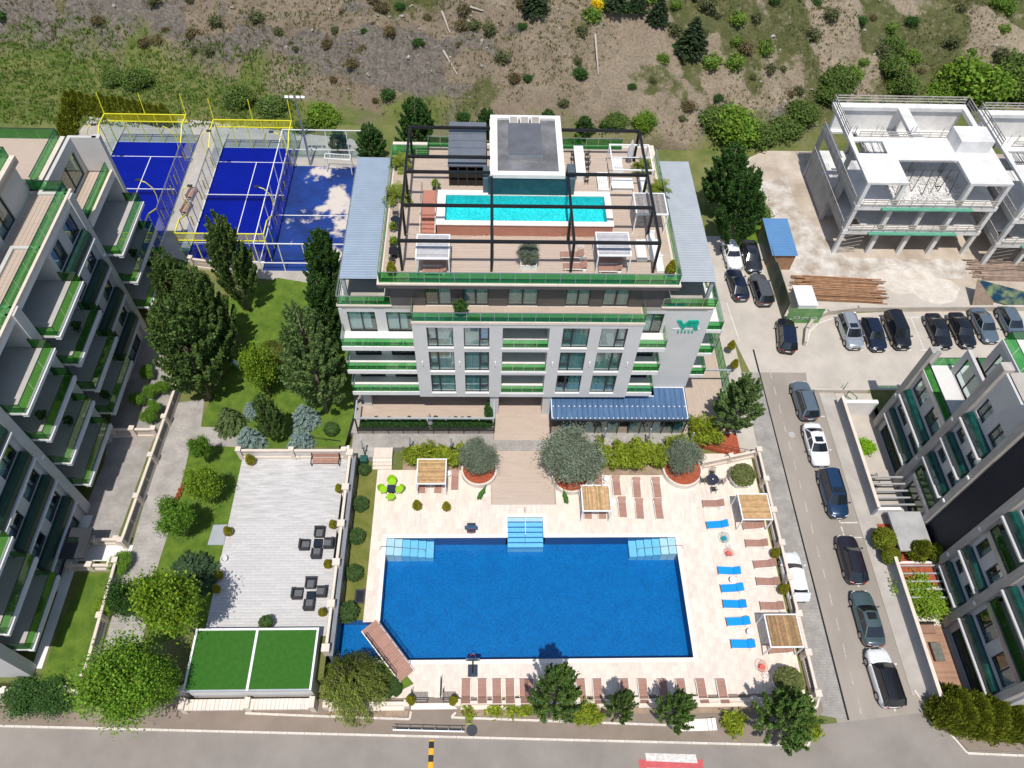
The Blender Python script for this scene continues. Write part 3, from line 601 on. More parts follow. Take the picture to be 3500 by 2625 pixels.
def window(parent,x0,x1,z0,z1,Y,case='L',cur=None,blue=False,frac=1.,f=.07,frame=m_anth,split=.38,cs='L',n=None):
    """south-facing window: frame (part), panes and curtain (sub-parts)"""
    mb=MB(); w=x1-x0
    mb.box(x0,Y,z0,x0+f,Y+.1,z1).box(x1-f,Y,z0,x1,Y+.1,z1).box(x0+f,Y,z1-f,x1-f,Y+.1,z1).box(x0+f,Y,z0,x1-f,Y+.1,z0+f)
    zm=z0+(z1-z0)*.36
    if n:
        xm=[x0+w*i/n for i in range(1,n)]
        for q in xm: mb.box(q-f*.8,Y-.01,z0+f,q+f*.8,Y+.11,z1-f)
    else:
        q=x0+w*split if case=='L' else x1-w*split
        mb.box(q-f*.8,Y-.02,z0-.02,q+f*.8,Y+.11,z1-f)
        a,b=(x0+f,q-f*.8) if case=='L' else (q+f*.8,x1-f)
        mb.box(a,Y-.02,zm-f*.6,b,Y+.1,zm+f*.6).box(a,Y-.02,z1-f*2.3,b,Y+.1,z1-f).box(a,Y-.02,zm+.05,a+f*.8,Y+.1,z1-f).box(b-f*.8,Y-.02,zm+.05,b,Y+.1,z1-f)
    fr=mb.build('window',frame,parent)
    xs=[x0]+([x0+w*i/n for i in range(1,n)] if n else [q])+[x1]
    for a,b in zip(xs,xs[1:]): MB().box(a+f,Y+.04,z0+f,b-f,Y+.055,z1-f).build('pane',m_pane,fr)
    if cur is not None:
        if frac>=1: curtain(x0+.03,x1-.03,z0+.02,z1-.02,Y+.22).build('curtain',cur,fr)
        else:
            a,b=(x0,x0+w*frac) if cs=='L' else (x1-w*frac,x1); curtain(a,b,z0+.02,z1-.02,Y+.22).build('curtain',cur,fr)
    if blue: MB().box(b-.7 if case!='L' else x0+.1,Y+.12,zm+.05,b-.1,Y+.15,z1-.15).build('blind',m_blue,fr)
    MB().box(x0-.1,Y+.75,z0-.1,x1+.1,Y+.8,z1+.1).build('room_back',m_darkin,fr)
    return fr
XR0=NY(2443.8,1049.6,41.72).x
ht=thing('hotel_building','pale grey hotel block with green glass balconies and rooftop pool','building')
XS=[(-4.85,-2.68),(-1.80,.32),(1.42,5.30),(6.41,8.61),(9.58,11.78)]
ROWS=[(4.66,7.42),(7.95,10.74),(11.30,13.95)]; FL=[4.76,8.05,11.36]
# central facade: piers and spandrels so the windows are real openings
YF=40.0
xs=[-6.0]+[a for p in XS for a in p]+[13.0]
w=MB()
for a,b in zip(xs[0::2],xs[1::2]): w.box(a,YF,4.02,b,YF+.4,14.4)
for a,b in XS:
    zz=[4.02]+[q for r in ROWS for q in r]+[14.4]
    for c,d in zip(zz[0::2],zz[1::2]): w.box(a+.001,YF+.004,c,b-.001,YF+.4,d)
w.build('front_wall',m_grr,ht)
for a,b in XS[:2]+XS[3:]:
    for r in ROWS: MB().box(a-.03,YF-.05,r[0]-.16,b+.03,YF+.25,r[0]+.01).build('window_sill',m_whtw,ht)
cm=[m_curtw,m_curtw,m_curt2,m_curtw],[m_curt,m_curt,m_curt2,m_curt2],[m_curt2,m_curt2,m_curt2,m_curt2]
for ri,r in enumerate(ROWS):
    for ci,(xi,cs) in enumerate(((0,'L'),(1,'R'),(3,'L'),(4,'R'))):
        a,b=XS[xi]; fr=1. if (ri,ci)!=(0,2) else .5
        window(ht,a,b,r[0]+.01,r[1],YF+.14,cs,cm[2-ri][ci],blue=(ri==2 and ci==1),frac=fr,cs='R')
# loggia column in the middle
a,b=XS[2]
for ri,r in enumerate(ROWS):
    MB().box(a-.1,YF-.04,r[0]-.28,b+.1,YF+2.4,r[0]-.02).build('balcony_slab',m_whtw,ht)
    MB().box(a-.2,YF+.4,r[0],a,YF+2.4,r[1]+.3).box(b,YF+.4,r[0],b+.2,YF+2.4,r[1]+.3).build('loggia_wall',m_grr,ht)
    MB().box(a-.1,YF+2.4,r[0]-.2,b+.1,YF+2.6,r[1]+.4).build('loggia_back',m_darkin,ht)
    window(ht,a+.35,b-.3,r[0]+.02,r[1]-.25,YF+2.2,n=3,cur=m_curt,frac=.5)
    balustrade(ht,[(a+.02,YF+.06),(b-.02,YF+.06)],r[0]-.02,1.05,m_green,.97)
# coping, terrace slab of the centre block
MB().box(-6.05,YF-.06,14.4,13.05,YF+1.9,14.68).build('terrace_slab',m_cream,ht)
balustrade(ht,[(-5.98,41.6),(-5.98,YF+.03),(12.98,YF+.03),(12.98,41.6)],14.70,1.08,m_green,1.1)
paving_z=14.69
for i in range(10): MB().box(-5.9+1.88*i,YF+.1,14.66,-5.9+1.88*(i+1)-.015,41.7,14.70).build('terrace_slab_tile',m_sandt,ht)
# core walls
MB().box(-12.15,41.95,ZP,-11.85,58.3,14.3).build('west_wall',m_grr,ht)
MB().box(18.55,41.95,ZP,18.85,58.3,14.3).build('east_wall',m_grr,ht)
MB().box(-11.85,58.0,ZP,18.55,58.3,14.3).box(-7.7,58.004,14.3,14.5,58.296,17.5).build('north_wall',m_grr,ht)
MB().box(-11.85,41.72,14.25,18.55,58.0,14.6).build('wing_roof',m_conc,ht)
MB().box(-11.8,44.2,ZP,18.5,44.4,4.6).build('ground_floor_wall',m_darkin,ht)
for i in range(14):
    x=-11.5+i*2.15
    if x>16: break
    fr=MB().box(x,43.95,ZP,x+.09,44.1,3.8).box(x+.09,43.95,3.6,x+2.06,44.1,3.8).box(x+2.06,43.95,ZP,x+2.12,44.1,3.8).build('shopfront_frame',m_anth,ht)
    MB().box(x+.1,44.0,ZP+.05,x+2.05,44.03,3.6).build('pane',m_pane,fr)
MB().box(-11.9,40.35,3.9,12.9,44.3,4.03).build('soffit',m_grr,ht); MB().box(12.9,41.98,3.9,18.5,44.3,4.03).build('soffit',m_grr,ht); MB().box(12.95,41.723,3.25,XR0,41.96,4.47).build('lower_wing_wall',m_grr,ht)
MB().box(-11.6,41.2,ZP,-10.9,41.9,3.95).build('pier',m_grr,ht)
MB().box(.45,40.3,ZP,1.25,41.2,3.88).build('entrance_pier',m_grr,ht); MB().box(5.4,40.3,ZP,6.2,41.2,3.88).build('entrance_pier',m_grr,ht)
# left wing
YW=41.72
def wing(x0,x1,wins,z0=4.0):
    xs=[x0]+[q for p in wins for q in p]+[x1]; m=MB()
    for fi in range(3):
        c=FL[fi]; d=(FL[fi+1] if fi<2 else 14.3)
        zt=c+2.5
        for a,b in zip(xs[0::2],xs[1::2]): m.box(a,YW,c-.3,b,YW+.25,d-.3 if fi<2 else d)
        for a,b in wins: m.box(a,YW+.003,zt,b,YW+.25,d-.3 if fi<2 else d)
    return m
wl=[(-11.5,-9.2),(-8.3,-6.2)]
wing(-12.15,-5.9,wl).build('left_wing_wall',m_grr,ht)
for fi in range(3):
    for k,(a,b) in enumerate(wl): window(ht,a,b,FL[fi]+.02,FL[fi]+2.5,YW+.06,n=2 if fi==2 else 3,cur=(m_curtw if fi==2 else m_curt),frac=.8)
    s_=MB().box(-12.1,YF+.02,FL[fi]-.52,-6.005,YW,FL[fi]-.02).build('balcony',m_whtw,ht)
    MB().box(-12.05,YF+.1,FL[fi]-.02,-6.01,YW,FL[fi]).build('floor_tile',m_whtw,s_)
    balustrade(ht,[(-12.05,YW),(-12.05,YF+.07),(-6.03,YF+.07)],FL[fi],1.05,m_green,.86)
MB().box(-12.2,YW-.08,14.6,-7.7,YW+.2,14.75).build('wing_coping',m_cream,ht)
balustrade(ht,[(-12.1,58),(-12.1,YW),(-7.75,YW)],14.75,1.05,m_green,1.1)
# right wing
XR=NY(2443.8,1049.6,YW).x
wa=NY(1800+.3617*1100,1080,YW).x; wb=NY(1800+.3617*1305,1075,YW).x
wr=[(13.35,wb)]
wing(12.9,XR,wr).build('right_wing_wall',m_grr,ht)
for fi in range(3):
    window(ht,wr[0][0],wr[0][1],FL[fi]+.02,FL[fi]+2.5,YW+.06,n=2,cur=m_curt,frac=.6)
    xr=NY(1800+.3617*1315,1190,YF).x
    s_=MB().box(13.005,YF+.02,FL[fi]-.52,xr,YW,FL[fi]-.02).build('balcony',m_whtw,ht)
    MB().box(13.01,YF+.1,FL[fi]-.02,xr-.05,YW,FL[fi]).build('floor_tile',m_whtw,s_)
    balustrade(ht,[(13.03,YF+.07),(xr-.04,YF+.07),(xr-.04,YW)],FL[fi],1.05,m_green,.86)
    s_=MB().box(XR,YW+.35,FL[fi]-.4,XR+1.5,47,FL[fi]-.02).build('balcony',m_whtw,ht)
    MB().box(XR+.02,YW+.42,FL[fi]-.02,XR+1.44,47,FL[fi]).build('floor_tile',m_whtw,s_)
    balustrade(ht,[(XR+.02,YW+.4),(XR+1.45,YW+.4),(XR+1.45,47)],FL[fi],1.05,m_green,.75)
MB().box(14.6,YW-.08,14.6,XR+.05,YW+.2,14.75).build('wing_coping',m_cream,ht)
balustrade(ht,[(14.65,YW),(XR,YW),(XR,58)],14.75,1.05,m_green,1.1)
# fifth floor, dark and set back
YD=41.75
ws=[(zx(1),0) for zx in ()]
W5=[(NY(1100+.3165*a,1030,YD).x,NY(1100+.3165*b,1030,YD).x) for a,b in((1120,1405),(1525,1800),(2005,2330))]+[(NY(1800+.3617*a,1030,YD).x,NY(1800+.3617*b,1030,YD).x) for a,b in((365,595),(715,965))]
xs=[-7.75]+[q for p in W5 for q in p]+[14.6]; m=MB()
for a,b in zip(xs[0::2],xs[1::2]): m.box(a,YD,14.68,b,YD+.25,17.5)
for a,b in W5: m.box(a,YD+.003,17.35,b,YD+.25,17.5)
m.box(-7.75,YD+.25,14.68,-7.5,58,17.5).box(14.35,YD+.25,14.68,14.6,58,17.5)
m.build('upper_floor_wall',m_dkc,ht)
for i,(a,b) in enumerate(W5): window(ht,a,b,14.72,17.35,YD+.05,n=2,cur=m_curt if i!=0 else m_curtw,frac=1 if i else .55,cs='R',f=.09)
MB().box(-8.45,41.0,17.52,15.4,58.6,17.92).build('roof_slab',m_dkc,ht)
MB().box(-8.5,40.95,17.922,15.45,41.35,18.06).box(-8.5,41.35,17.922,-8.1,58.6,18.06).box(15.05,41.35,17.922,15.45,58.6,18.06).box(-8.1,58.2,17.922,15.05,58.6,18.06).build('roof_coping',m_cream,ht)
balustrade(ht,[(-8.3,56.6),(-8.3,41.1),(15.25,41.1),(15.25,56.6)],18.06,1.18,m_green,1.18)
balustrade(ht,[(-8.3,56.6),(-5.2,56.6),(-5.2,57.9),(-3.1,57.9)],18.06,1.18,m_green,1.1)
balustrade(ht,[(6.9,57.9),(12.4,57.9)],18.06,1.18,m_green,1.1)
# roof deck planks
dk=MB().box(-8.1,41.35,17.922,15.05,58.2,17.99).build('roof_deck',m_joint,ht)
P=[]; y=41.36; i=0
while y<58.1:
    x=-8.09-((i*.37)%1)*2.4
    while x<15.03:
        a,b=max(x,-8.09),min(x+2.4,15.03); x+=2.4
        if b-a>.05: P.append((a,b,y))
    y+=.30; i+=1
me=MB().box(-1.195,-.145,-.03,1.195,.145,0).mesh('plank'); rest=MB(); cnt=0
for a,b,y in P:
    if b-a>2.3 and cnt<290:
        o=link('plank',me,m_sandt,dk); o.location=((a+b)/2,y+.145,18.012); cnt+=1
    else: rest.box(a,y,17.98,b-.01,y+.29,18.012)
tag(rest.build('plank_field',m_sandt,dk),kind='stuff')
# rooftop pool on its raised podium
ZQ=19.2
pd=MB()
for q in rects(-4.0,46.5,10.4,50.6,[(-3.36,46.95,9.95,50.07)]): pd.box(q[0],q[1],18.01,q[2],q[3],ZQ)
pd.build('pool_podium',m_terrac,ht)
cp=MB()
for q in rects(-4.08,46.42,10.48,50.66,[(-3.36,46.95,9.95,50.07)]): cp.box(q[0],q[1],ZQ+.002,q[2],q[3],ZQ+.06)
cp.build('pool_coping',m_travc,ht)
m_turq=mosaic('turquoise_mosaic',(.03,.62,.66),(.04,.70,.73),8)
MB().box(-3.5,46.8,18.0,10.1,50.2,18.15).build('pool_basin',m_turq,ht)
MB().quad((-3.36,46.955,18.2),(-3.36,46.955,ZQ),(9.95,46.955,ZQ),(9.95,46.955,18.2)).quad((-3.36,50.062,18.2),(9.95,50.062,18.2),(9.95,50.062,ZQ),(-3.36,50.062,ZQ)).quad((-3.352,46.96,18.2),(-3.352,50.06,18.2),(-3.352,50.06,ZQ),(-3.352,46.96,ZQ)).quad((9.942,46.96,18.2),(9.942,46.96,ZQ),(9.942,50.06,ZQ),(9.942,50.06,18.2)).build('pool_side',m_turq,ht)
MB().quad((-3.36,46.95,ZQ-.05),(9.95,46.95,ZQ-.05),(9.95,50.07,ZQ-.05),(-3.36,50.07,ZQ-.05)).build('pool_water',watermat('rooftop_pool_water',(.80,.95,.96),7.,.6),ht)
for i in range(7): MB().box(-5.3,45.55+.36*i,18.012,-4.09,45.55+.36*(i+1)+(2.6 if i==6 else 0),18.012+.165*(i+1)).build('step',m_terrac,ht)
hr=MB(); 
for x in (-5.32,-4.1):
    hr.path([(x,45.6,18.2),(x,45.6,19.1),(x,47.9,20.2),(x,50.5,20.2)],.025)
    for yy,zz in ((46.5,19.55),(47.9,20.2),(49.2,20.2),(50.5,20.2)): hr.tube((x,yy,18.3),(x,yy,zz),.02)
hr.build('handrail',m_stl,ht)
# roof house with plant roof
ZB=21.4
MB().box(.17,50.12,ZQ-.02,6.8,50.3,ZB-.35).build('teal_wall',m_teal,ht)
MB().box(.3,50.3,18.01,.5,58.0,ZB-.35).box(6.35,50.3,18.01,6.55,58.0,ZB-.35).box(.5,57.8,18.01,6.35,58.0,ZB-.35).build('roof_house_wall',m_whtw,ht)
MB().box(.35,50.05,ZB-.35,6.5,50.55,ZB).box(.35,50.55,ZB-.35,.95,58.1,ZB).box(6.0,50.55,ZB-.35,6.5,58.1,ZB).box(.95,57.7,ZB-.35,6.0,58.1,ZB).build('roof_house_parapet',m_whtw,ht)
MB().box(.95,50.55,ZB-.36,6.0,57.7,ZB-.22).build('roof_membrane',M('roof_membrane',(.16,.16,.165),.5,.3,.6,bump=.1),ht)
MB().box(1.9,52.4,ZB-.22,4.7,56.6,ZB+.28).build('skylight_box',M('skylight_dark',(.12,.125,.14),.35,.12,1),ht)
MB().box(1.85,52.2,ZB-.22,4.75,52.45,ZB+.22).build('skylight_flashing',m_stl,ht)
for i in range(3):
    v_=MB().box(2.0+.95*i,56.65,ZB-.2,2.75+.95*i,57.65,ZB+.2).build('roof_vent',m_whtw,ht)
    gr=MB()
    for j in range(7): gr.box(2.06+.95*i,56.72+.125*j,ZB+.2,2.69+.95*i,56.79+.125*j,ZB+.24)
    gr.build('grille',m_conc,v_)
for x0,x1,y0,y1,z1 in ((-.25,.3,50.35,52.0,20.7),(6.8,7.4,50.2,52.2,20.9)): MB().box(x0,y0,18.01,x1,y1,z1).build('duct_pier',M('slate_blue_panel',(.085,.115,.14),.5,.1,1),ht)
# dark lounge cabin beside it
cb=MB().add([(-3.25,52.6,20.1),(.0,52.6,20.1),(.0,57.7,20.75),(-3.25,57.7,20.75),(-3.25,52.6,20.25),(.0,52.6,20.25),(.0,57.7,20.9),(-3.25,57.7,20.9)],[(0,3,2,1),(4,5,6,7),(0,1,5,4),(1,2,6,5),(2,3,7,6),(3,0,4,7)]); cb=cb.build('cabin_roof',M('grey_standing_seam',(.17,.19,.22),.45,.08,1,metal=.3),ht)
for i in range(6):
    y=52.9+.85*i; z=20.25+.65*(y-52.6)/5.1; MB().box(-3.24,y-.02,z+.0,-.01,y+.02,z+.05).build('seam',MATS['grey_standing_seam'],cb)
for i in range(5): MB().box(-3.2+.76*i,52.65,18.01,-3.1+.76*i,52.75,20.1).build('cabin_post',m_anth,ht)
MB().box(-3.1,52.7,18.02,-.05,52.72,20.1).build('cabin_glass',tintglass('smoked_glass',(.10,.10,.11)),ht)
MB().box(-3.2,52.8,18.01,-3.1,57.6,20.3).box(-3.1,57.4,18.01,0,57.6,20.6).build('cabin_wall',m_dkc,ht)
# corrugated side roofs over the wing terraces
def ribbed(name,x0,x1,y0,y1,z0,z1,pitch,mat,parent,along='x',rib=.018,rw=.05):
    """sheet with upstanding ribs; z0 at y0, z1 at y1"""
    mb=MB().add([(x0,y0,z0-.06),(x1,y0,z0-.06),(x1,y1,z1-.06),(x0,y1,z1-.06),(x0,y0,z0),(x1,y0,z0),(x1,y1,z1),(x0,y1,z1)],[(0,3,2,1),(4,5,6,7),(0,1,5,4),(1,2,6,5),(2,3,7,6),(3,0,4,7)])
    o=mb.build(name,mat,parent); rb=MB()
    if along=='x':
        n=int((y1-y0)/pitch)
        for i in range(n+1):
            t=i/n; y=y0+(y1-y0)*t; z=z0+(z1-z0)*t; rb.add([(x0,y-rw,z),(x1,y-rw,z),(x1,y,z+rib),(x0,y,z+rib),(x0,y+rw,z),(x1,y+rw,z)],[(0,1,2,3),(3,2,5,4)])
    else:
        n=int((x1-x0)/pitch)
        for i in range(n+1):
            x=x0+(x1-x0)*i/n; rb.add([(x-rw,y0,z0),(x-rw,y1,z1),(x,y1,z1+rib),(x,y0,z0+rib),(x+rw,y0,z0),(x+rw,y1,z1)],[(0,3,2,1),(3,4,5,2)])
    tag(rb.build('rib',mat,o),kind='stuff'); return o
ribbed('side_roof',-11.6,-8.55,42.15,57.0,17.45,17.5,.28,m_greyroof,ht)
ribbed('side_roof',15.5,18.6,42.1,57.0,17.45,17.5,.28,m_greyroof2,ht)
for x,y in ((-11.4,42.4),(-11.4,50),(18.4,42.4),(18.4,50)): MB().bar((x,y,14.75),(x,y,17.4),.28).build('roof_post',m_greyroof2,ht)
MB().box(-11.3,42.2,17.2,-8.6,42.4,17.39).box(15.55,42.2,17.2,18.5,42.4,17.39).build('roof_beam',m_anth,ht)
# wall lamps
for z in (8.9,):
    for x in (-5.45,-2.24,.86,5.85,9.1,12.4): MB().tube((x,YF-.08,z),(x,YF-.08,z+.55),.06,.06,10).build('wall_lamp',m_wht,ht)
# sign on the right wing
def wallpoly(pts,z,k,Y,t,name,mat,parent):
    p=[NY(z[0]+k*a,z[1]+k*b,Y) for a,b in pts]; n=len(p)
    ar=sum(p[i].x*p[(i+1)%n].z-p[(i+1)%n].x*p[i].z for i in range(n))
    if ar<0: p=p[::-1]
    mb=MB().add([(q.x,Y-t,q.z) for q in p]+[(q.x,Y,q.z) for q in p],[tuple(range(n)),tuple(range(n,2*n))[::-1]]+[(i,n+i,n+(i+1)%n,(i+1)%n) for i in range(n)]); return mb.build(name,mat,parent)
m_sgn=M('teal_sign',(.0,.36,.24),.5,.04,3)
sg=thing('wall_sign','teal VR lettering on the right end of the hotel front','sign')
Zs=((2280,1070),.1103,YW-.003,.12)
wallpoly([(322,205),(440,205),(514,328),(545,318),(652,245),(690,330),(640,352),(485,478),(465,478)],*Zs,'letter_v',m_sgn,sg)
wallpoly([(655,243),(690,212),(945,208),(990,240),(988,300),(930,380),(948,488),(855,488),(795,402),(625,405),(716,318),(880,316),(895,300),(885,284),(716,284)],*Zs,'letter_r',m_sgn,sg)
for i,(a,b) in enumerate([(165,200),(215,268),(280,300),(315,345),(365,395),(410,450),(520,545),(560,600),(615,640),(655,690),(705,735),(750,800),(960,1000)]): wallpoly([(a,470),(b,470),(b-6,505),(a+4,505)],Zs[0],Zs[1],Zs[2],.05,'small_letter',m_wht,sg)
for x in (343,455,562,675,785):
    wallpoly([(x+(30 if j%2==0 else 13)*math.sin(PI*j/5),557-(30 if j%2==0 else 13)*math.cos(PI*j/5)) for j in range(10)],*Zs,'star',m_sgn,sg)
# black steel frame above the roof terrace
fm=thing('roof_frame','black steel beam frame standing over the hotel roof terrace','frame')
ZT=21.2
def yb(v): return N(1500,v,ZT).y
xa,xb=-6.6,13.35
B=lambda p,q,w=.2:MB().bar(p,q,w,.22).build('beam',m_blk,fm)
for x in (xa,xb): B((x,yb(826),ZT),(x,yb(438),ZT))
for v in (436,536,588): B((xa,yb(v),ZT+.003),(.4,yb(v),ZT+.003))
for v in (438,590): B((6.3,yb(v),ZT+.003),(xb,yb(v),ZT+.003))
for v in (702,824): B((xa,yb(v),ZT+.003),(xb,yb(v),ZT+.003))
for x in (.45,6.75): B((x,yb(826),ZT-.01),(x,50.0,ZT-.01))
for x,v in ((xa,824),(xa,702),(xa,588),(xa,438),(xb,824),(xb,702),(xb,590),(xb,438),(.45,824),(6.75,824),(6.75,702)):
    if x in(.45,6.75) and v==702: yy=46.0
    else: yy=yb(v)
    MB().bar((x,yy,18.01),(x,yy,ZT-.1),.2).build('leg',m_blk,fm)
# =============== LEFT APARTMENT BLOCK (east face along Y) ===============
la=thing('apartment_building','grey apartment block at left with green glass terraces and dark window boxes','building')
XF,XBk=-34.25,-60.
LV=[ZG,4.95,8.5,12.05,15.6]     # floor levels (top of slab)
m_ap=M('apartment_render',(.52,.505,.49),.8,.05,.6,bump=.05,bscale=20)
m_apw=M('apartment_slab_edge',(.66,.65,.64),.7,.04,1)
m_box=M('dark_green_window_box',(.010,.04,.028),.45,.2,2)
def YS(l): return l
YMIN,YMAX=16.2,57.2
Bal=[(17.0,22.6),(30.45,36.4),(37.55,43.3),(49.9,57.0)]      # balcony bays
Fin=[(16.1,16.9),(29.45,30.35),(36.5,37.45),(49.0,49.8),(57.0,57.5)]
WinB=[(22.9,29.3),(43.5,48.9)]
def east_wall(mb,X,y0,y1,z0,z1,ops,t=.3):
    """wall in plane X facing +x with openings (y0,y1,z0,z1)"""
    ys=sorted({y0,y1,*[o[0] for o in ops],*[o[1] for o in ops]}); zs=sorted({z0,z1,*[o[2] for o in ops],*[o[3] for o in ops]})
    for a,b in zip(ys,ys[1:]):
        run=None
        for c,d in zip(zs,zs[1:]):
            hole=any(o[0]<(a+b)/2<o[1] and o[2]<(c+d)/2<o[3] for o in ops)
            if not hole: run=(run[0],d) if run else (c,d)
            if (hole or d==zs[-1]) and run: mb.box(X-t,a,run[0],X,b,run[1]); run=None
def side_window(parent,X,y0,y1,z0,z1,n=2,cur=None,f=.07,s=1,frac=1.):
    """window in a wall facing s*x"""
    mb=MB(); xo,xi=X-.12*s,X-.22*s
    mb.box(xi,y0,z0,xo,y0+f,z1).box(xi,y1-f,z0,xo,y1,z1).box(xi,y0+f,z1-f,xo,y1-f,z1).box(xi,y0+f,z0,xo,y1-f,z0+f)
    for i in range(1,n): q=y0+(y1-y0)*i/n; mb.box(xi-.005*s,q-f*.7,z0+f,xo+.005*s,q+f*.7,z1-f)
    fr=mb.build('window',m_anth,parent)
    for i in range(n): MB().box(X-.18*s,y0+(y1-y0)*i/n+f,z0+f,X-.165*s,y0+(y1-y0)*(i+1)/n-f,z1-f).build('pane',m_pane,fr)
    if cur is not None:
        m=MB(); k=max(3,int((y1-y0)*frac/.16)); 
        for i in range(k):
            a=y0+(y1-y0)*frac*i/k; b=y0+(y1-y0)*frac*(i+1)/k; m.quad((X-(.36+.05*(i%2))*s,a,z0),(X-(.36+.05*((i+1)%2))*s,b,z0),(X-(.36+.05*((i+1)%2))*s,b,z1),(X-(.36+.05*(i%2))*s,a,z1))
        m.build('curtain',cur,fr)
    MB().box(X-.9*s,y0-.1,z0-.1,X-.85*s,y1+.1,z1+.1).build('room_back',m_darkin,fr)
    return fr
top=19.2
# fins
for a,b in Fin: MB().box(XF-.4,a,ZG-.1,XF+.28,b,top if a>30 else 15.8+3.3).build('fin',m_ap,la)
# window bays with dark boxes
for a,b in WinB:
    ops=[]; 
    for i in range(5):
        z=LV[i]
        if i==0: ops.append((a+.7,b-.7,z+.15,z+2.6))
        else:
            m_=(a+b)/2
            for c,d in ((a+.25,m_-.55),(m_+.55,b-.25)): ops.append((c,d,z+.5,z+2.55))
    wl_=MB(); east_wall(wl_,XF,a-.15,b+.15,ZG-.1,top,ops); wl_.build('wall',m_ap,la)
    for i,o in enumerate(ops): side_window(la,XF,*o,n=3 if i==0 else 2,cur=m_curtw,frac=.7)
    for i in range(1,5):
        z=LV[i]; L0,L1=a+.15,b-.15
        mb=MB(); prof=[(0,-.55),(.42,-.55),(.60,-.35),(.60,.12),(.45,.42),(.22,.52),(0,.52)]; n=len(prof)
        vs=[(XF+p,y,z+q) for y in (L0,L1) for p,q in prof]; mb.add(vs,[tuple(range(n)),tuple(range(n,2*n))[::-1]]+[(j,n+j,n+j+1,j+1) for j in range(n-1)])
        mb.build('window_box',m_box,la,)
        MB().box(XF+.001,L0-.1,z-.72,XF+.68,L1+.1,z-.56).build('box_ledge',m_apw,la)
# balcony bays
for bi,(a,b) in enumerate(Bal):
    for i in range(1,5):
        z=LV[i]
        if bi==0 and i>3: continue
        if bi==3 and i>3: continue
        xo=-32.75; s_=MB().box(XF-2.2,a,z-.22,xo,b,z-.02).build('balcony',m_apw,la)
        MB().box(xo-.35,a+.0,z-.42,xo+.06,b+.02,z-.23).box(xo-.3,a-.05,z-.12,xo+.12,b+.05,z-.05).build('slab_edge',m_apw,s_)
        MB().box(XF-2.2,a+.02,z-.02,xo-.06,b-.02,z).build('floor_tile',M('balcony_floor_tile',(.42,.40,.38),.7,.06,1.),s_)
        balustrade(la,[(XF+.0,a+.03),(xo-.05,a+.03),(xo-.05,b-.03),(XF,b-.03)],z,1.05,m_greenL,1.75,post=False,rail=m_anth)
    mb=MB(); ops=[(a+.5,b-.5,LV[i]+.05,LV[i]+2.55) for i in range(5)]
    east_wall(mb,XF-2.2,a-.3,b+.3,ZG-.1,top,ops); mb.build('bay_wall',m_ap,la)
    for o in ops: side_window(la,XF-2.2,*o,n=3,cur=m_curtw,frac=.4)
    for i in range(5): MB().box(XF-2.2,a-.3,LV[i],XF-.01,a-.02,LV[i]+3.3 if i<4 else top).build('bay_side_wall',m_ap,la); MB().box(XF-2.2,b+.02,LV[i],XF-.01,b+.3,LV[i]+3.3 if i<4 else top).build('bay_side_wall',m_ap,la)
# body behind, top terraces
MB().box(XBk,YMIN,ZG-.1,XF-3.2,YMAX,LV[4]+.0).build('core',m_ap,la)
ZT1=19.05
for (a,b,xw) in ((16.2,29.9,-37.6),(29.9,50.2,-37.4),(50.2,57.4,-36.6)):
    zt=ZT1 if b<52 else 15.5
    MB().box(XBk,a+.003,zt-.5,XF+.12,b-.003,zt-.1).build('terrace_slab',m_apw,la)
    MB().box(XF-.1,a+.003,zt-.1,XF+.12,b-.003,zt+.25).build('terrace_parapet',m_cream,la)
    n=9
    for i in range(n): MB().box(-37.4+.34*i,a+.01,zt-.1,-37.4+.34*(i+1)-.02,b-.01,zt-.06).build('terrace_plank',m_sandt,la)
    balustrade(la,[(XF-.25,a+.1),(XF-.25,b-.1)],zt,1.1,m_green,1.75,post=False,rail=m_anth)
    if b<52 or True:
        mb=MB(); ops=[]; y=a+.6
        while y+3<b: ops.append((y,y+2.6,zt+.0,zt+2.5)); y+=3.4
        east_wall(mb,-37.45,a+.3,b-.3,zt-.1,zt+3.1,ops); mb.build('penthouse_wall',m_ap,la)
        for o in ops: side_window(la,-37.45,*o,n=2,cur=m_curtw,frac=.5)
        MB().box(XBk,a+.3,zt+3.1,-36.9,b-.3,zt+3.5).build('penthouse_roof',m_sandt,la)
        MB().box(-37.3,a+.3,zt+3.5,-36.9,b-.3,zt+3.75).build('roof_parapet',m_cream,la)
        balustrade(la,[(-37.35,a+.4),(-37.35,b-.4)],zt+3.5,1.1,m_green,1.75,post=False,rail=m_anth)
        balustrade(la,[(-60,b-.4),(-37.35,b-.4)],zt+3.5,1.1,m_green,1.75,post=False,rail=m_anth)
balustrade(la,[(XF-.25,57.3),(-37.4,57.3)],15.5,1.1,m_green,1.5,post=False,rail=m_anth)
balustrade(la,[(XF-.25,50.1),(-37.4,50.1)],ZT1,1.1,m_green,1.5,post=False,rail=m_anth)
MB().box(XBk,16.0,ZG-1.6,XF+.3,16.18,LV[4]+3.4).build('south_wall',m_ap,la)
MB().box(XBk,57.45,ZG-.1,XF-.0,57.7,15.0).build('north_wall',m_ap,la)
MB().box(XF-.3,24.3,4.0,XF+2.6,26.9,4.25).build('entrance_canopy',m_anth,la)
for y,z in ((36.9,13.5),(30.0,10.2),(49.4,12.5),(36.9,6.5)): MB().ob((XF+.32,y,z),.12,.35,.16).build('wall_lamp',m_wht,la)
MB().box(XF+.0,16.6,ZG-.05,XF+.75,29.3,ZG+.06).build('plinth',m_whtw,la)

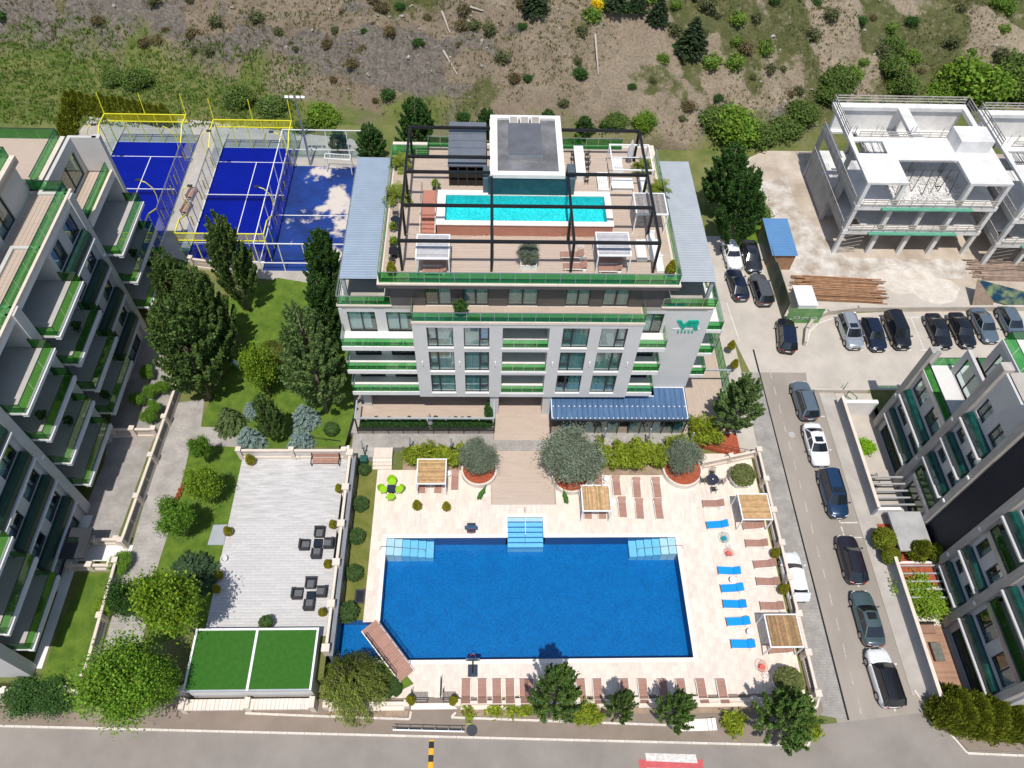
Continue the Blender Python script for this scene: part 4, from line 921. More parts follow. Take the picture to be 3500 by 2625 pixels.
# =============== RIGHT APARTMENT BLOCK (west face) ===============
ra=thing('apartment_building','apartment block at right with glossy green window boxes and dark louvre panel','building')
RX=39.2; ZC=-1.3
RL=[ZC,2.05,5.25,8.45,11.65,14.85]
def west_wall(mb,X,y0,y1,z0,z1,ops,t=.3):
    m2=MB(); east_wall(m2,0,y0,y1,z0,z1,ops,t); mb.add([(X-v[0],v[1],v[2]) for v in m2.v],[f[::-1] for f in m2.f])
m_rb=M('glossy_green_window_box',(.005,.055,.042),.2,.35,1.6,coat=.4)
RF=[(40.0,40.7,10.95),(33.3,34.1,17.4),(28.5,29.1,20.5),(24.5,25.2,20.5),(20.0,20.7,17.4),(13.2,13.8,17.4)]   # fins (y0,y1,top)
for a,b,t in RF: MB().box(RX-.35,a,ZC-.1,RX+.5,b,t).build('fin',M('fin_travertine',(.40,.365,.33),.8,.14,2,stretch=(1,1,.3)),ra)
MB().box(RX+.1,25.2,ZC,RX+.3,28.5,20.5).build('louvre_back',m_dkc,ra)
lv=MB()
for i in range(22): lv.box(RX+.0,25.22+.149*i,ZC,RX+.1,25.22+.149*i+.07,20.4)
tag(lv.build('louvre_slat',M('navy_louvre',(.02,.025,.045),.4,.1,2),ra),kind='stuff')
def rbay(a,b,kinds,ztop):
    ops=[]; w=MB()
    for i,k in enumerate(kinds):
        z=RL[i]
        if k=='w':
            m_=(a+b)/2; ops+=[(a+.3,m_-.5,z+.75,z+2.6),(m_+.5,b-.3,z+.75,z+2.6)]
        elif k=='b': ops.append((a+.02,b-.02,z+.01,z+2.85))
        elif k=='d': ops.append((a+.6,b-.5,z+.1,z+2.6))
    west_wall(w,RX,a-.02,b+.02,ZC-.1,ztop,ops); w.build('wall',m_ap,ra)
    for o in ops:
        if o[1]-o[0]<b-a-.2: side_window(ra,RX,*o,n=2,cur=m_curtw if o[2]>2 else None,s=-1,frac=.6)
    for i,k in enumerate(kinds):
        z=RL[i]
        if k=='b':
            MB().box(RX-.05,a+.02,z-.25,RX+2.5,b-.02,z).build('balcony',m_apw,ra)
            MB().box(RX-.09,a+.02,z-.35,RX+.2,b-.02,z+.08).build('balcony_edge',m_stl,ra)
            balustrade(ra,[(RX+.02,a+.03),(RX+.02,b-.03)],z,1.1,m_greenL,2.,post=False,rail=m_anth)
            m3=MB(); west_wall(m3,RX+2.5,a,b,z,z+3.,[(a+.5,b-.6,z+.05,z+2.5)]); m3.build('bay_wall',m_ap,ra); side_window(ra,RX+2.5,a+.5,b-.6,z+.05,z+2.5,n=3,s=-1,cur=m_curtw,frac=.4)
        if k in 'w':
            prof=[(0,-.40),(.34,-.40),(.48,-.25),(.50,.18),(.40,.42),(.18,.52),(0,.52)]; n=len(prof); zz=z
            vs=[(RX-p,y,zz+q) for y in (a+.2,b-.2) for p,q in prof]; MB().add(vs,[tuple(range(n))[::-1],tuple(range(n,2*n))]+[(j,j+1,n+j+1,n+j) for j in range(n-1)]).build('window_box',m_rb,ra)
            MB().box(RX-.66,a+.1,zz-.62,RX-.001,b-.1,zz-.46).build('box_ledge',m_ap,ra)
rbay(34.1,40.0,['d','w','w','b'],RL[3])
MB().box(RX-.06,34.1,RL[4]-3.45,RX+.2,40.0,RL[4]-3.1).build('terrace_edge',m_apw,ra)
# north terrace, two levels
MB().box(RX+.2,34.1,7.9,RX+9,40.8,8.3).build('terrace_slab',m_concw,ra)
for i in range(4):
    for j in range(3): MB().box(RX+.3+1.25*i,34.2+2.05*j,8.3,RX+.3+1.25*(i+1)-.04,34.2+2.05*(j+1)-.04,8.34).build('terrace_tile',m_concw,ra)
balustrade(ra,[(RX+.02,34.15),(RX+.02,40.6),(RX+6.5,40.6)],8.3,1.15,m_green,1.7,post=False,rail=m_anth)
m4=MB(); west_wall(m4,RX+5.2,34.1,40.4,8.3,12.0,[(35,39.6,8.4,11.4)]); m4.build('terrace_wall',m_ap,ra); side_window(ra,RX+5.2,35,39.6,8.4,11.4,n=2,s=-1)
MB().box(RX+5.2,33.4,12.0,RX+16,40.4,12.4).build('upper_slab',m_apw,ra)
balustrade(ra,[(RX+5.3,33.5),(RX+5.3,40.3),(RX+16,40.3)],12.4,1.15,m_green,1.7,post=False,rail=m_anth)
m4=MB(); west_wall(m4,RX+8.6,33.4,39.0,12.4,15.4,[(34.2,38.2,12.5,15.0)]); m4.build('terrace_wall',m_ap,ra); side_window(ra,RX+8.6,34.2,38.2,12.5,15.0,n=3,s=-1)
MB().box(RX+8.6,33.4,15.4,RX+20,39.2,15.7).build('upper_slab',m_apw,ra)
MB().box(RX+5.2,40.2,ZC,RX+20,40.4,8.0).build('north_wall',m_ap,ra)
rbay(29.1,33.3,['d','b','w','w','w'],17.0)
rbay(20.7,24.5,['d','w','w','b','w'],17.0)
rbay(13.8,20.0,['d','w','b','w','b'],17.0)
MB().box(RX+3.4,13.2,ZC,RX+25,33.4,16.6).build('core',m_ap,ra)
MB().box(RX+.3,13.0,ZC-.2,RX+25,13.2,17.0).build('south_wall',m_ap,ra)
MB().box(RX+.2,13.2,16.6,RX+25,33.4,17.0).build('roof',m_conc,ra)
MB().box(35.9,25.9,1.0,RX-.36,29.6,1.25).build('entrance_canopy',m_concg,ra)
for y,z in ((40.3,4.),(33.7,3.6),(33.7,10.),(28.8,5.),(28.8,9.),(24.8,3.),(24.8,8.),(20.3,4.)): MB().ob((RX-.4,y,z),.12,.3,.16).build('wall_lamp',m_wht,ra)
# sunken court in front of it
MB().box(35.25,13.2,ZC-.2,RX+.3,42.6,ZC).build('courtyard_floor',m_conc2,None); tag(bpy.data.objects['courtyard_floor'],kind='structure')
cwl=thing('courtyard_wall','low grey wall between the side road and the sunken courtyards','wall')
for a,b in ((13.9,25.2),(29.9,41.9)):
    MB().box(34.98,a,ZC-.2,35.2,b,1.5).build('wall_panel',M('blue_grey_wall',(.30,.31,.34),.8,.06,1),cwl); MB().box(34.94,a-.03,1.503,35.24,b+.03,1.57).build('coping',m_cream,cwl)
MB().box(35.25,41.5,ZC-.2,RX-.36,41.9,.95).box(35.25,29.9,ZC-.2,37.4,30.2,.95).box(35.25,25.0,ZC-.2,RX-.36,25.2,.6).build('cross_wall',m_whtw,cwl)
MB().box(34.95,25.2,ZC-.2,RX-.36,29.9,ZR+.02).build('entrance_ramp',m_conc,cwl)
# timber deck and white pebbles in the south court
dk=tag(MB().box(35.3,14.0,ZC,RX-.4,21.9,ZC+.05).build('timber_deck',m_joint),kind='structure')
me=MB().box(-.0,-.068,0,3.48,.068,.03).mesh('plank')
for i in range(56): o=link('plank',me,m_deckw,dk); o.location=(35.31,14.08+.14*i,ZC+.052)
pb=MB()
for i in range(900):
    x,y=36.4+random.random()*2.3,20.2+random.random()*1.6; s=random.uniform(.03,.06); pb.ob((x,y,ZC+.1),s*2,s*1.6,s,random.random()*3)
tag(pb.build('white_pebbles',M('white_pebble',(.72,.68,.62),.8,.1,3,island=.15)),'bed of white pebbles on the timber deck','pebbles',kind='stuff')
# timber pergola beams across the courts
for grp,ys in (('north',(30.5,31.2,31.9,32.6,33.3)),('south',(21.9,22.6,23.3,24.0,24.7))):
    pgx=thing('court_pergola','row of slim grey beams across the %s courtyard'%('courtyard by the white garden table' if grp=='north' else 'planted courtyard with the leafy tree'),'pergola')
    pgx['label']='slim beams over the courtyard with the white garden table' if grp=='north' else 'slim grey beams around the leafy tree in the courtyard'
    for y in ys: MB().bar((35.2,y,.8),(RX-.3,y,.8),.12,.18).build('beam',m_concg,pgx)
# =============== CONCRETE FRAME UNDER CONSTRUCTION ===============
def slabs(root,x0,x1,y0,y1,z,holes=(),t=.28,name='slab',mat=m_concw):
    mb=MB()
    for a,c,b,d in rects(x0,y0,x1,y1,list(holes)): mb.box(a,c,z-t,b,d,z)
    return mb.build(name,mat,root)
def guard(root,pts,z,h=1.0,mat=M('scaffold_board',(.40,.37,.33),.8,.2,2)):
    g=MB()
    for a,b in zip(pts,pts[1:]):
        a=Vector((a[0],a[1],z)); b=Vector((b[0],b[1],z)); n=max(2,int((b-a).length/1.3))
        for k in (.35,.68,1.): g.bar(a+Vector((0,0,h*k)),b+Vector((0,0,h*k)),.07,.10)
        for i in range(n+1): p=a.lerp(b,i/n); g.bar(p,p+Vector((0,0,h*1.1)),.05)
    return g.build('guard_rail',mat,root)
m_form=M('green_formwork',(.10,.32,.22),.7,.15,3)
def frame_unit(label,X0,Y0,wd,dp,first):
    r=thing('concrete_frame',label,'building'); Zs=[0,3.55,7.1,10.3]
    X1,Y1=X0+wd,Y0+dp
    for x in (X0,X0+wd*.26,X0+wd*.5,X0+wd*.73,X1):
        for y in (Y0,Y0+dp*.42,Y1):
            top=10.0 if (y>Y0 or x in (X0,X1) or abs(x-(X0+wd*.26))<.1 or abs(x-(X0+wd*.73))<.1) else 6.9
            if y==Y1: top=6.9
            MB().box(x-.22,y-.22,-.2,x+.22,y+.22,top).build('column',m_concg if y>Y0 else m_concw,r)
    slabs(r,X0-.25,X1+.25,Y0-.25,Y1+.3,Zs[1],[(X0+.5,Y0+.5,X0+2.,Y0+2.)])
    slabs(r,X0-.25,X1+.25,Y0-.25,Y1+.3,Zs[2],[(X0+.5,Y0+dp*.55,X0+3.5,Y1-.8)])
    slabs(r,X0-.25,X1+.25,Y0-.25,Y0+dp*.55,Zs[3],[(X0+4.2,Y0-.3,X0+wd*.73-.3,Y0+3.6),(X0+.2,Y0+dp*.34,X0+3.4,Y0+dp*.5)])
    slabs(r,X0-.25,X1+.25,Y0+dp*.55,Y1+.3,Zs[3]-.0,[(X0+.4,Y0+dp*.55-.1,X1-.4,Y1-.6)],t=.45,name='ring_beam')
    MB().box(X0+wd*.47,Y0+dp*.55,Zs[3]-.45,X0+wd*.55,Y1,Zs[3]-.01).build('beam',m_concw,r)
    for z in Zs[1:3]: MB().box(X0-.3,Y0-.3,z-.55,X1+.3,Y0-.24,z+.03).build('edge_beam',m_concw,r)
    for z in Zs[1:3]: MB().box(X0-.32,Y0,z-.6,X0-.26,Y1,z+.03).build('side_beam',m_concg,r)
    for z in (0,3.55): MB().box(X0+.3,Y0+dp*.42+.25,z,X1-.3,Y0+dp*.42+.45,z+3.2).build('infill_wall',m_concg,r)
    MB().box(X0-.1,Y0+dp*.45,0,X0+.1,Y1,3.2).box(X0-.1,Y0+dp*.3,3.55,X0+.1,Y0+dp*.42,6.8).build('side_wall',m_concg,r)
    MB().box(X0+.3,Y1-.3,Zs[2],X1,Y1-.1,Zs[3]-.45).build('rear_wall',m_concw,r)
    for z,h in ((3.55,1.),(7.1,1.)): guard(r,[(X0+.3,Y0-.35),(X1-.2,Y0-.35)],z-.1); guard(r,[(X0-.4,Y0+.2),(X0-.4,Y1-.2)],z-.1); MB().box(X0+2.6,Y0-.75,z-.25,X1-2.6,Y0-.31,z-.12).build('formwork',m_form,r)
    guard(r,[(X0,Y1+.2),(X1,Y1+.2)],10.3); guard(r,[(X0-.3,Y0+dp*.55),(X0-.3,Y1+.2)],10.3); guard(r,[(X1+.2,Y0+dp*.6),(X1+.2,Y1)],10.3)
    guard(r,[(X0+1,Y0+dp*.56),(X1-1,Y0+dp*.56)],10.0,.9)
    rb=MB()
    for i in range(46):
        x=X0+4.3+i*(wd*.73-4.9)/46; rb.bar((x,Y0+2.0,10.1),(x,Y0+3.65,10.2),.025)
    for i in range(30): x=X0+.4+random.random()*3; rb.bar((x,Y0+dp*.34,10.1),(x+random.uniform(-.2,.2),Y0+dp*.5,10.1),.025)
    for i in range(24): x=X0+random.random()*wd; y=Y0+dp*random.choice([.6,.62]); rb.bar((x,y,10.0),(x+random.uniform(-.1,.1),y,11.1),.03)
    tag(rb.build('rebar',m_anth,r),kind='stuff')
    for i in range(7): x=X0+4.6+i*1.0; MB().tube((x,Y0+1.5+.3*(i%3),7.1),(x+.1,Y0+2.2,10.1),.04).build('prop',m_anth,r)
    for j,x in enumerate((X0+1.2,X0+wd*.62)):
        for i in range(9): MB().box(x+.0,Y0+3.+.28*i,7.1-.33*(i+1),x+1.1,Y0+3.+.28*(i+1),7.1-.33*i).build('stair_step',m_concg,r) if j else None
    gr=MB()
    for i in range(700): x=X0+4+random.random()*(wd*.55); y=Y0+.3+random.random()*4.5; s=random.uniform(.06,.16); gr.ob((x,y,7.1+s*.4),s*2,s*1.5,s,random.random()*3)
    tag(gr.build('rubble',M('broken_block',(.60,.58,.55),.9,.2,2,island=.2),r),kind='stuff')
    for p,q in (((X0+.4,Y0-.1),(X0+2.6,Y0-.1)),):
        for k in range(5): MB().bar((p[0],p[1],.1+.6*k),(q[0],q[1],.7+.6*k),.06).build('scaffold_tube',m_stl,r)
    if first: MB().box(X1-4.3,Y0+dp*.36,Zs[3],X1-.6,Y0+dp*.56,Zs[3]+1.5).build('roof_block',m_concw,r)
    return r
frame_unit('unfinished white concrete building frame nearest the blue roofed shed',40.5,63.5,15.3,13.6,True)
frame_unit('unfinished concrete frame at the right edge beside the larger one',57.4,61.6,15.0,14.5,False)
# =============== COURTS ===============
Z1=ZM(0,0,.4069); Z2=ZM(850,0,.4069)
def padel(label,nw,W_,L,hid):
    r=thing('padel_court',label,'sports court'); x0,y1=nw.x,nw.y; x1,y0=x0+W_,y1-L; z=ZG
    MB().box(x0-.15,y0-.15,z-.05,x1+.15,y1+.15,z+.012).build('base_slab',m_concw,r)
    MB().box(x0,y0,z,x1,y1,z+.022).build('carpet',m_cblue,r)
    def ln(a,b,c,d): MB().box(a,b,z+.02,c,d,z+.026).build('court_line',m_wht,r)
    ym=(y0+y1)/2; ln(x0,ym+6.92,x1,ym+7.0); ln(x0,ym-7.0,x1,ym-6.92); ln((x0+x1)/2-.04,ym-6.92,(x0+x1)/2+.04,ym+6.92)
    nt_=MB()
    for i in range(41): x=x0+W_*i/40; nt_.bar((x,ym,z+.05),(x,ym,z+.88),.012)
    for k in range(9): nt_.bar((x0,ym,z+.08+.1*k),(x1,ym,z+.08+.1*k),.012)
    tag(nt_.build('net',m_blk,r),kind='stuff'); MB().box(x0,ym-.03,z+.86,x1,ym+.03,z+.94).build('net_band',m_wht,r)
    gl=m_clear
    for yy in (y0,y1):
        for i in range(5): MB().box(x0+W_*i/5+.03,yy-.01,z+.03,x0+W_*(i+1)/5-.03,yy+.01,z+3).build('glass_panel',gl,r)
        fr=MB()
        for i in range(6): x=x0+W_*i/5; fr.bar((x,yy,z),(x,yy,z+4),.08)
        fr.bar((x0,yy,z+4),(x1,yy,z+4),.1).bar((x0,yy,z+3),(x1,yy,z+3),.1); fr.build('end_frame',m_yel,r)
        ms=MB()
        for i in range(60): x=x0+W_*i/60; ms.bar((x,yy,z+3),(x,yy,z+4),.012)
        for k in range(8): ms.bar((x0,yy,z+3.1+.115*k),(x1,yy,z+3.1+.115*k),.012)
        tag(ms.build('mesh_panel',m_yel,r),kind='stuff')
    for xx in (x0,x1):
        for a,b,h in ((y0,y0+2,4),(y0+2,y0+4,3),(y1-4,y1-2,3),(y1-2,y1,4)):
            MB().box(xx-.01,a+.03,z+.03,xx+.01,b-.03,z+(3 if h==4 else 2)).build('glass_panel',gl,r)
        fr=MB(); fr.bar((xx,y0,z+4),(xx,y0+2,z+4),.1).bar((xx,y0+2,z+4),(xx,y0+4,z+3),.1).bar((xx,y1-2,z+4),(xx,y1,z+4),.1).bar((xx,y1-2,z+4),(xx,y1-4,z+3),.1)
        for yy in (y0+2,y1-2): fr.bar((xx,yy,z),(xx,yy,z+4),.08)
        fr.build('return_frame',m_yel,r)
        sd=MB(); sd.tube((xx,y0+4,z+3),(xx,y1-4,z+3),.06)
        for i in range(7): yy=y0+4+(L-8)*i/6; sd.bar((xx,yy,z),(xx,yy,z+3),.07)
        sd.build('side_rail',m_stl,r)
        ms=MB()
        for i in range(50):
            yy=y0+4+(L-8)*i/50
            if abs(yy-ym)<.9: continue
            ms.bar((xx,yy,z+.05),(xx,yy,z+3),.008)
        for k in range(12): ms.bar((xx,y0+4,z+.2+.24*k),(xx,y1-4,z+.2+.24*k),.008)
        tag(ms.build('side_mesh',m_stl,r),kind='stuff')
        for yy in (y0+4.6,ym-.9,ym+.9,y1-4.6): MB().bar((xx+.06,yy,z+.9),(xx+.06,yy+.0,z+2.2),.09).build('gate_post',m_yel,r)
    for x in (x0,(x0+x1)/2,x1): MB().tube((x,y1+.05,z+4),(x,y1+.35,z+6.6),.05).build('flood_post',m_yel,r)
    for x,y,s in ((x0,y1-5,-1),(x1,y1-5,1),(x0,y0+5,-1),(x1,y0+5,1)):
        pts=[Vector((x+s*1.6*math.sin(t*PI/2)*.9,y,z+3+3*(1-math.cos(t*PI/2)) )) for t in (0,.25,.5,.75,1)]
        pts=[Vector((x,y,z+3)),Vector((x+s*.15,y,z+4)),Vector((x+s*.1,y,z+5)),Vector((x-s*.4,y,z+5.8)),Vector((x-s*1.1,y,z+6.1))]
        MB().path(pts,.05).build('lamp_arm',m_yel,r); MB().ob(pts[-1],.5,.3,.1).build('floodlight',m_anth,r)
    return r
c2=padel('blue padel court nearest the tall floodlight, yellow end frames',Z1(1872,1240,ZG),9.2,19.4,0)
c1=padel('blue padel court behind the left apartment block, by the clipped hedge',Z1(985,1192,ZG),9.6,19.4,0)
# third court: football cage with a peeled blue floor
def peelmat():
    m=M('peeled_blue_floor',(.005,.03,.17),.75,.35,.4); n=m.node_tree.nodes; l=m.node_tree.links; p=n['Principled BSDF']; src=p.inputs['Base Color'].links[0].from_socket
    tc=n.new('ShaderNodeTexCoord'); nz=n.new('ShaderNodeTexNoise'); nz.inputs['Scale'].default_value=.17; nz.inputs['Detail'].default_value=10; nz.inputs['Roughness'].default_value=.62; l.new(tc.outputs['Object'],nz.inputs[0])
    sx=n.new('ShaderNodeSeparateXYZ'); l.new(tc.outputs['Object'],sx.inputs[0]); mr=n.new('ShaderNodeMapRange'); mr.inputs[1].default_value=-24; mr.inputs[2].default_value=-17; mr.inputs[3].default_value=-.06; mr.inputs[4].default_value=.07; l.new(sx.outputs[0],mr.inputs[0])
    ad=n.new('ShaderNodeMath'); l.new(nz.outputs[0],ad.inputs[0]); l.new(mr.outputs[0],ad.inputs[1]); r=n.new('ShaderNodeMapRange'); r.inputs[1].default_value=.565; r.inputs[2].default_value=.62; l.new(ad.outputs[0],r.inputs[0])
    x=n.new('ShaderNodeMix'); x.data_type='RGBA'; l.new(r.outputs[0],x.inputs[0]); l.new(src,x.inputs[6]); x.inputs[7].default_value=(.56,.50,.44,1); l.new(x.outputs[2],p.inputs['Base Color']); return m
fc=thing('football_court','caged football court with peeling blue floor beside the hotel','sports court')
q=[Z2(455,1395,ZG),Z2(900,1418,ZG),F(742,545,ZG),F(592,552,ZG)]; x0,x1=-24.1,-14.2; y1=q[0].y; y0=y1-17.5
MB().box(x0,y0,ZG,x1,y1,ZG+.02).build('court_floor',peelmat(),fc)
for yy in ((y0+y1)/2,): MB().box(x0,yy-.05,ZG+.02,x1,yy+.05,ZG+.025).build('court_line',m_wht,fc)
cg=MB()
for yy in (y0,y1+1.6):
    cg.bar((x0,yy,ZG+4),(x1,yy,ZG+4),.09).bar((x0,yy,ZG+1.2),(x1,yy,ZG+1.2),.08)
    for i in range(5): x=x0+(x1-x0)*i/4; cg.bar((x,yy,ZG),(x,yy,ZG+4),.09)
for i in range(7): yy=y0+(y1+1.6-y0)*i/6; cg.bar((x0,yy,ZG),(x0,yy,ZG+4),.08)
cg.bar((x0,y0,ZG+4),(x0,y1+1.6,ZG+4),.09).bar((x0,y0,ZG+1.2),(x0,y1+1.6,ZG+1.2),.08)
cg.build('cage_frame',m_wht,fc)
for i in range(4): a=x0+(x1-x0)*i/4; MB().box(a+.06,y1+1.595,ZG+.05,a+(x1-x0)/4-.06,y1+1.605,ZG+3.95).build('glass_panel',m_clear,fc)
gl=thing('football_goal','small white metal goal frame on the peeling blue court','goal')
g1,g2=Z2(660,1450,ZG),Z2(870,1465,ZG); w=MB()
for p in (g1,g2): w.bar(p,p+Vector((0,0,2.1)),.09).bar(p+Vector((0,0,2.1)),p+Vector((0,.9,2.1)),.07).bar(p+Vector((0,.9,2.1)),p+Vector((0,1.2,0)),.07)
w.bar(g1+Vector((0,0,2.1)),g2+Vector((0,0,2.1)),.09).bar(g1+Vector((0,.9,2.1)),g2+Vector((0,.9,2.1)),.07).build('goal_frame',m_wht,gl)
nm=MB()
for i in range(10): t=i/9; p=g1.lerp(g2,t); nm.bar(p+Vector((0,1.2,0)),p+Vector((0,.9,2.1)),.012).bar(p+Vector((0,.9,2.1)),p+Vector((0,0,2.1)),.012)
tag(nm.build('net',m_wht,gl),kind='stuff')
lp=thing('floodlight_mast','tall grey floodlight mast between padel and football courts','lamp post',Z2(520,1385,ZG))
MB().tube((0,0,0),(0,0,9.5),.16,.08,10).build('pole',m_stl,lp); MB().bar((-1.0,0,9.4),(1.0,0,9.4),.08).build('crossarm',m_stl,lp)
for x in (-.9,-.35,.35,.9): MB().ob((x,-.2,9.4),.4,.25,.25,0,.6).build('lamp_head',m_wht,lp)
# benches between the courts
def bench(t,key):
    for i in range(4): MB().box(-.8,-.22+.12*i,.42,.8,-.12+.12*i,.46).build('seat_slat',m_loung,t)
    for i in range(3): MB().box(-.8,.27+.02*i,.55+.14*i,.8,.30+.02*i,.66+.14*i).build('back_slat',m_loung,t)
    for s in (-1,1): MB().bar((s*.85,-.25,0),(s*.85,-.25,.62),.06).bar((s*.85,.28,0),(s*.85,.36,.95),.06).bar((s*.85,-.25,.62),(s*.85,.3,.62),.06).build('side_frame',m_blk,t)
BN=Proto(bench)
Z5=ZM(0,350,.4069)
BN.put(0,'bench','brown slatted bench by the padel court glass, nearer the hill','bench',Z5(1625,790,ZG),PI/2-.15,'benches between the padel courts')
BN.put(0,'bench','brown slatted bench by the padel court glass, nearer the poplars','bench',Z5(1580,915,ZG),PI/2-.15,'benches between the padel courts')
BN.put(0,'bench','brown bench against the lattice wall of the stone terrace','bench',F(705,1000,ZG),0,None,(1.45,1.3,1))
# =============== WALLS AND FENCES ===============
def lattice_mesh(L,h,mat,nm='lattice'):
    mb=MB(); n=max(3,int(L/.22)); s=.22
    for k in range(-int(h/s)-1,int(L/s)+2):
        for sg in (1,-1):
            xa=k*s; a=[xa,0.]; b=[xa+h,h]
            if sg<0: a,b=[xa+h,0.],[xa,h]
            # clip in x
            def cl(p,q):
                (x0,z0),(x1,z1)=p,q
                if x0==x1: return None
                pts=[]
                for X in (0,L):
                    t=(X-x0)/(x1-x0)
                    if 0<t<1: pts.append((t,X))
                lo,hi=0.,1.
                if x1>x0: lo=max(0,(0-x0)/(x1-x0)); hi=min(1,(L-x0)/(x1-x0))
                else: lo=max(0,(L-x0)/(x1-x0)); hi=min(1,(0-x0)/(x1-x0))
                if hi-lo<.02: return None
                f=lambda t:(x0+(x1-x0)*t,z0+(z1-z0)*t); return f(lo),f(hi)
            c=cl(a,b)
            if c: mb.bar((c[0][0],0,c[0][1]),(c[1][0],0,c[1][1]),.05,.035)
    me=mb.mesh(nm); me.materials.append(mat); return me
def fence(label,p0,p1,zb,h,bay,base=.35,post=.36,pmat=m_cream,lmat=m_creamd,panels=2,cap=True,name='boundary_fence',ph=None,back=None,cat='fence',rail=.16):
    r=thing(name,label,cat); a=Vector((p0[0],p0[1],zb)); b=Vector((p1[0],p1[1],zb)); D=(b-a).length; n=max(1,round(D/bay)); d=(b-a).normalized(); ang=math.atan2(d.y,d.x); L=D/n; ph=ph or h+.15
    for i in range(n+1):
        p=a+d*(L*i); MB().ob((p.x,p.y,zb+ph/2),post,post,ph,ang).build('post',pmat,r)
        if cap: MB().ob((p.x,p.y,zb+ph+.05),post+.1,post+.1,.1,ang).build('post_cap',pmat,r)
    pl=(L-post)/panels; lm=lattice_mesh(pl-.16,h-base-rail*1.6,lmat)
    for i in range(n):
        c=a+d*(L*(i+.5)); MB().ob((c.x,c.y,zb+base/2),L-post-.01,.26,base,ang).build('base_wall',pmat,r)
        MB().ob((c.x,c.y,zb+h-rail/2),L-post-.01,.22,rail,ang).build('top_rail',pmat,r)
        for j in range(panels):
            s=a+d*(L*i+post/2+pl*j)
            if back is not None: o=MB().ob((pl/2,0,(h-base-rail)/2),pl-.1,.03,h-base-rail-.02).build('panel',back,r); o.location=(s.x,s.y,zb+base+.01); o.rotation_euler=(0,0,ang)
            o=link('lattice_panel',lm,lmat,r); q=s+d*.08; o.location=(q.x,q.y,zb+base+.02); o.rotation_euler=(0,0,ang); o['kind']='stuff'
            for e in (0,pl): 
                q=s+d*e
                if 0<j or e>0: MB().ob((q.x,q.y,zb+(base+h)/2-.08),.07,.14,h-base-rail,ang).build('stile',pmat,r) if e==pl else None
    return r
m_lat=M('grey_lattice',(.30,.275,.26),.8,.1,2); m_grille=M('dark_grille',(.12,.12,.12),.7,.1,2)
fence('cream fence with grey lattice panels beside the garden path, upper run',F(392,842,ZG),F(275,1182,ZG),ZG,1.35,4.2,lmat=m_lat)
fence('cream fence with grey lattice panels beside the garden path, lower run',F(263,1225,ZG),F(196,1470,ZG),ZG,1.35,4.0,lmat=m_lat)
Z6=ZM(0,900,.4069); Z7=ZM(0,1400,.4069)
fence('cream lattice wall dividing the paved yards of the left block',Z6(975,1455,ZG),Z6(1330,1455,ZG),ZG,1.3,2.2,panels=1)
fence('cream lattice wall on the north side of the entrance path',Z7(620,1130,ZG),Z7(1015,1130,ZG),ZG,1.0,2.,panels=1)
fence('cream lattice wall on the south side of the entrance path',Z7(625,1345,ZG),Z7(965,1345,ZG),ZG,1.0,2.,panels=1)
fence('cream lattice wall below the padel courts',F(420,578,ZG),F(470,585,ZG),ZG,1.4,2.6,panels=1)
fence('pale lattice wall at the head of the stone terrace',(-21.9,34.95),(-12.6,34.95),ZG,1.4,4.6,panels=1,back=m_concw)
fence('grey panelled wall with square posts between stone terrace and pool',(-12.1,34.8),(-12.1,17.6),ZG,1.1,3.45,panels=1,lmat=m_grille,post=.5,base=.3,back=M('grey_panel',(.23,.24,.25),.6,.1,1),rail=.2)
fence('cream fence with dark grilles along the side road',(25.55,35.9),(25.6,14.2),0,1.35,2.95,lmat=m_grille,panels=1,base=.55,post=.42)
fence('pale lattice wall between pool deck and red mulch bed',N(2395,1600,0)[:2],(25.55,35.95),0,1.15,2.7,panels=1)
rw=thing('retaining_wall','grey retaining wall of the stone terrace seen from the pool lawn','wall')
MB().box(-11.95,17.2,-.1,-11.62,34.9,ZG+.55).build('wall_panel',M('grey_wall_paint',(.20,.215,.235),.7,.1,1),rw)
for i in range(6): MB().box(-11.62,17.5+2.9*i,.15,-11.58,17.5+2.9*i+2.5,ZG+.3).build('dark_panel',m_anth,rw)
for y,zz,lab in ((29.35,0,'dark green board with white handwriting on the terrace wall, upper'),(25.95,1,'dark green board with white handwriting on the terrace wall, lower')):
    bd=thing('sign_board',lab,'sign',(-12.36,y-1.35,ZG+.35))
    MB().box(-.03,0,0,.0,2.7,.75).build('board',M('dark_green_board',(.02,.07,.03),.6,.1,2),bd); MB().box(-.035,-.08,-.08,.01,2.78,-.001).box(-.035,-.08,.751,.01,2.78,.83).build('frame',m_anth,bd)
    sc=MB(); pts=[]
    for gi,gl in enumerate([[(0,.7),(0,0),(.3,.0)],[(0,0),(.15,.7),(.3,0)],[(0,.7),(.15,.3),(.3,.7)],[(0,0),(.15,.7),(.3,0),(.05,.3),(.25,.3)],[(0,.7),(0,.1),(.15,0),(.3,.1),(.3,.7)],[(.3,.6),(.15,.7),(0,.35),(.15,0),(.3,.1)]]):
        for p,q in zip(gl,gl[1:]): sc.bar((-.04,.25+.38*gi+p[0]*.9,.12+p[1]*.7),(-.04,.25+.38*gi+q[0]*.9,.12+q[1]*.7),.045,.02)
    sc.build('handwriting',m_wht,bd)
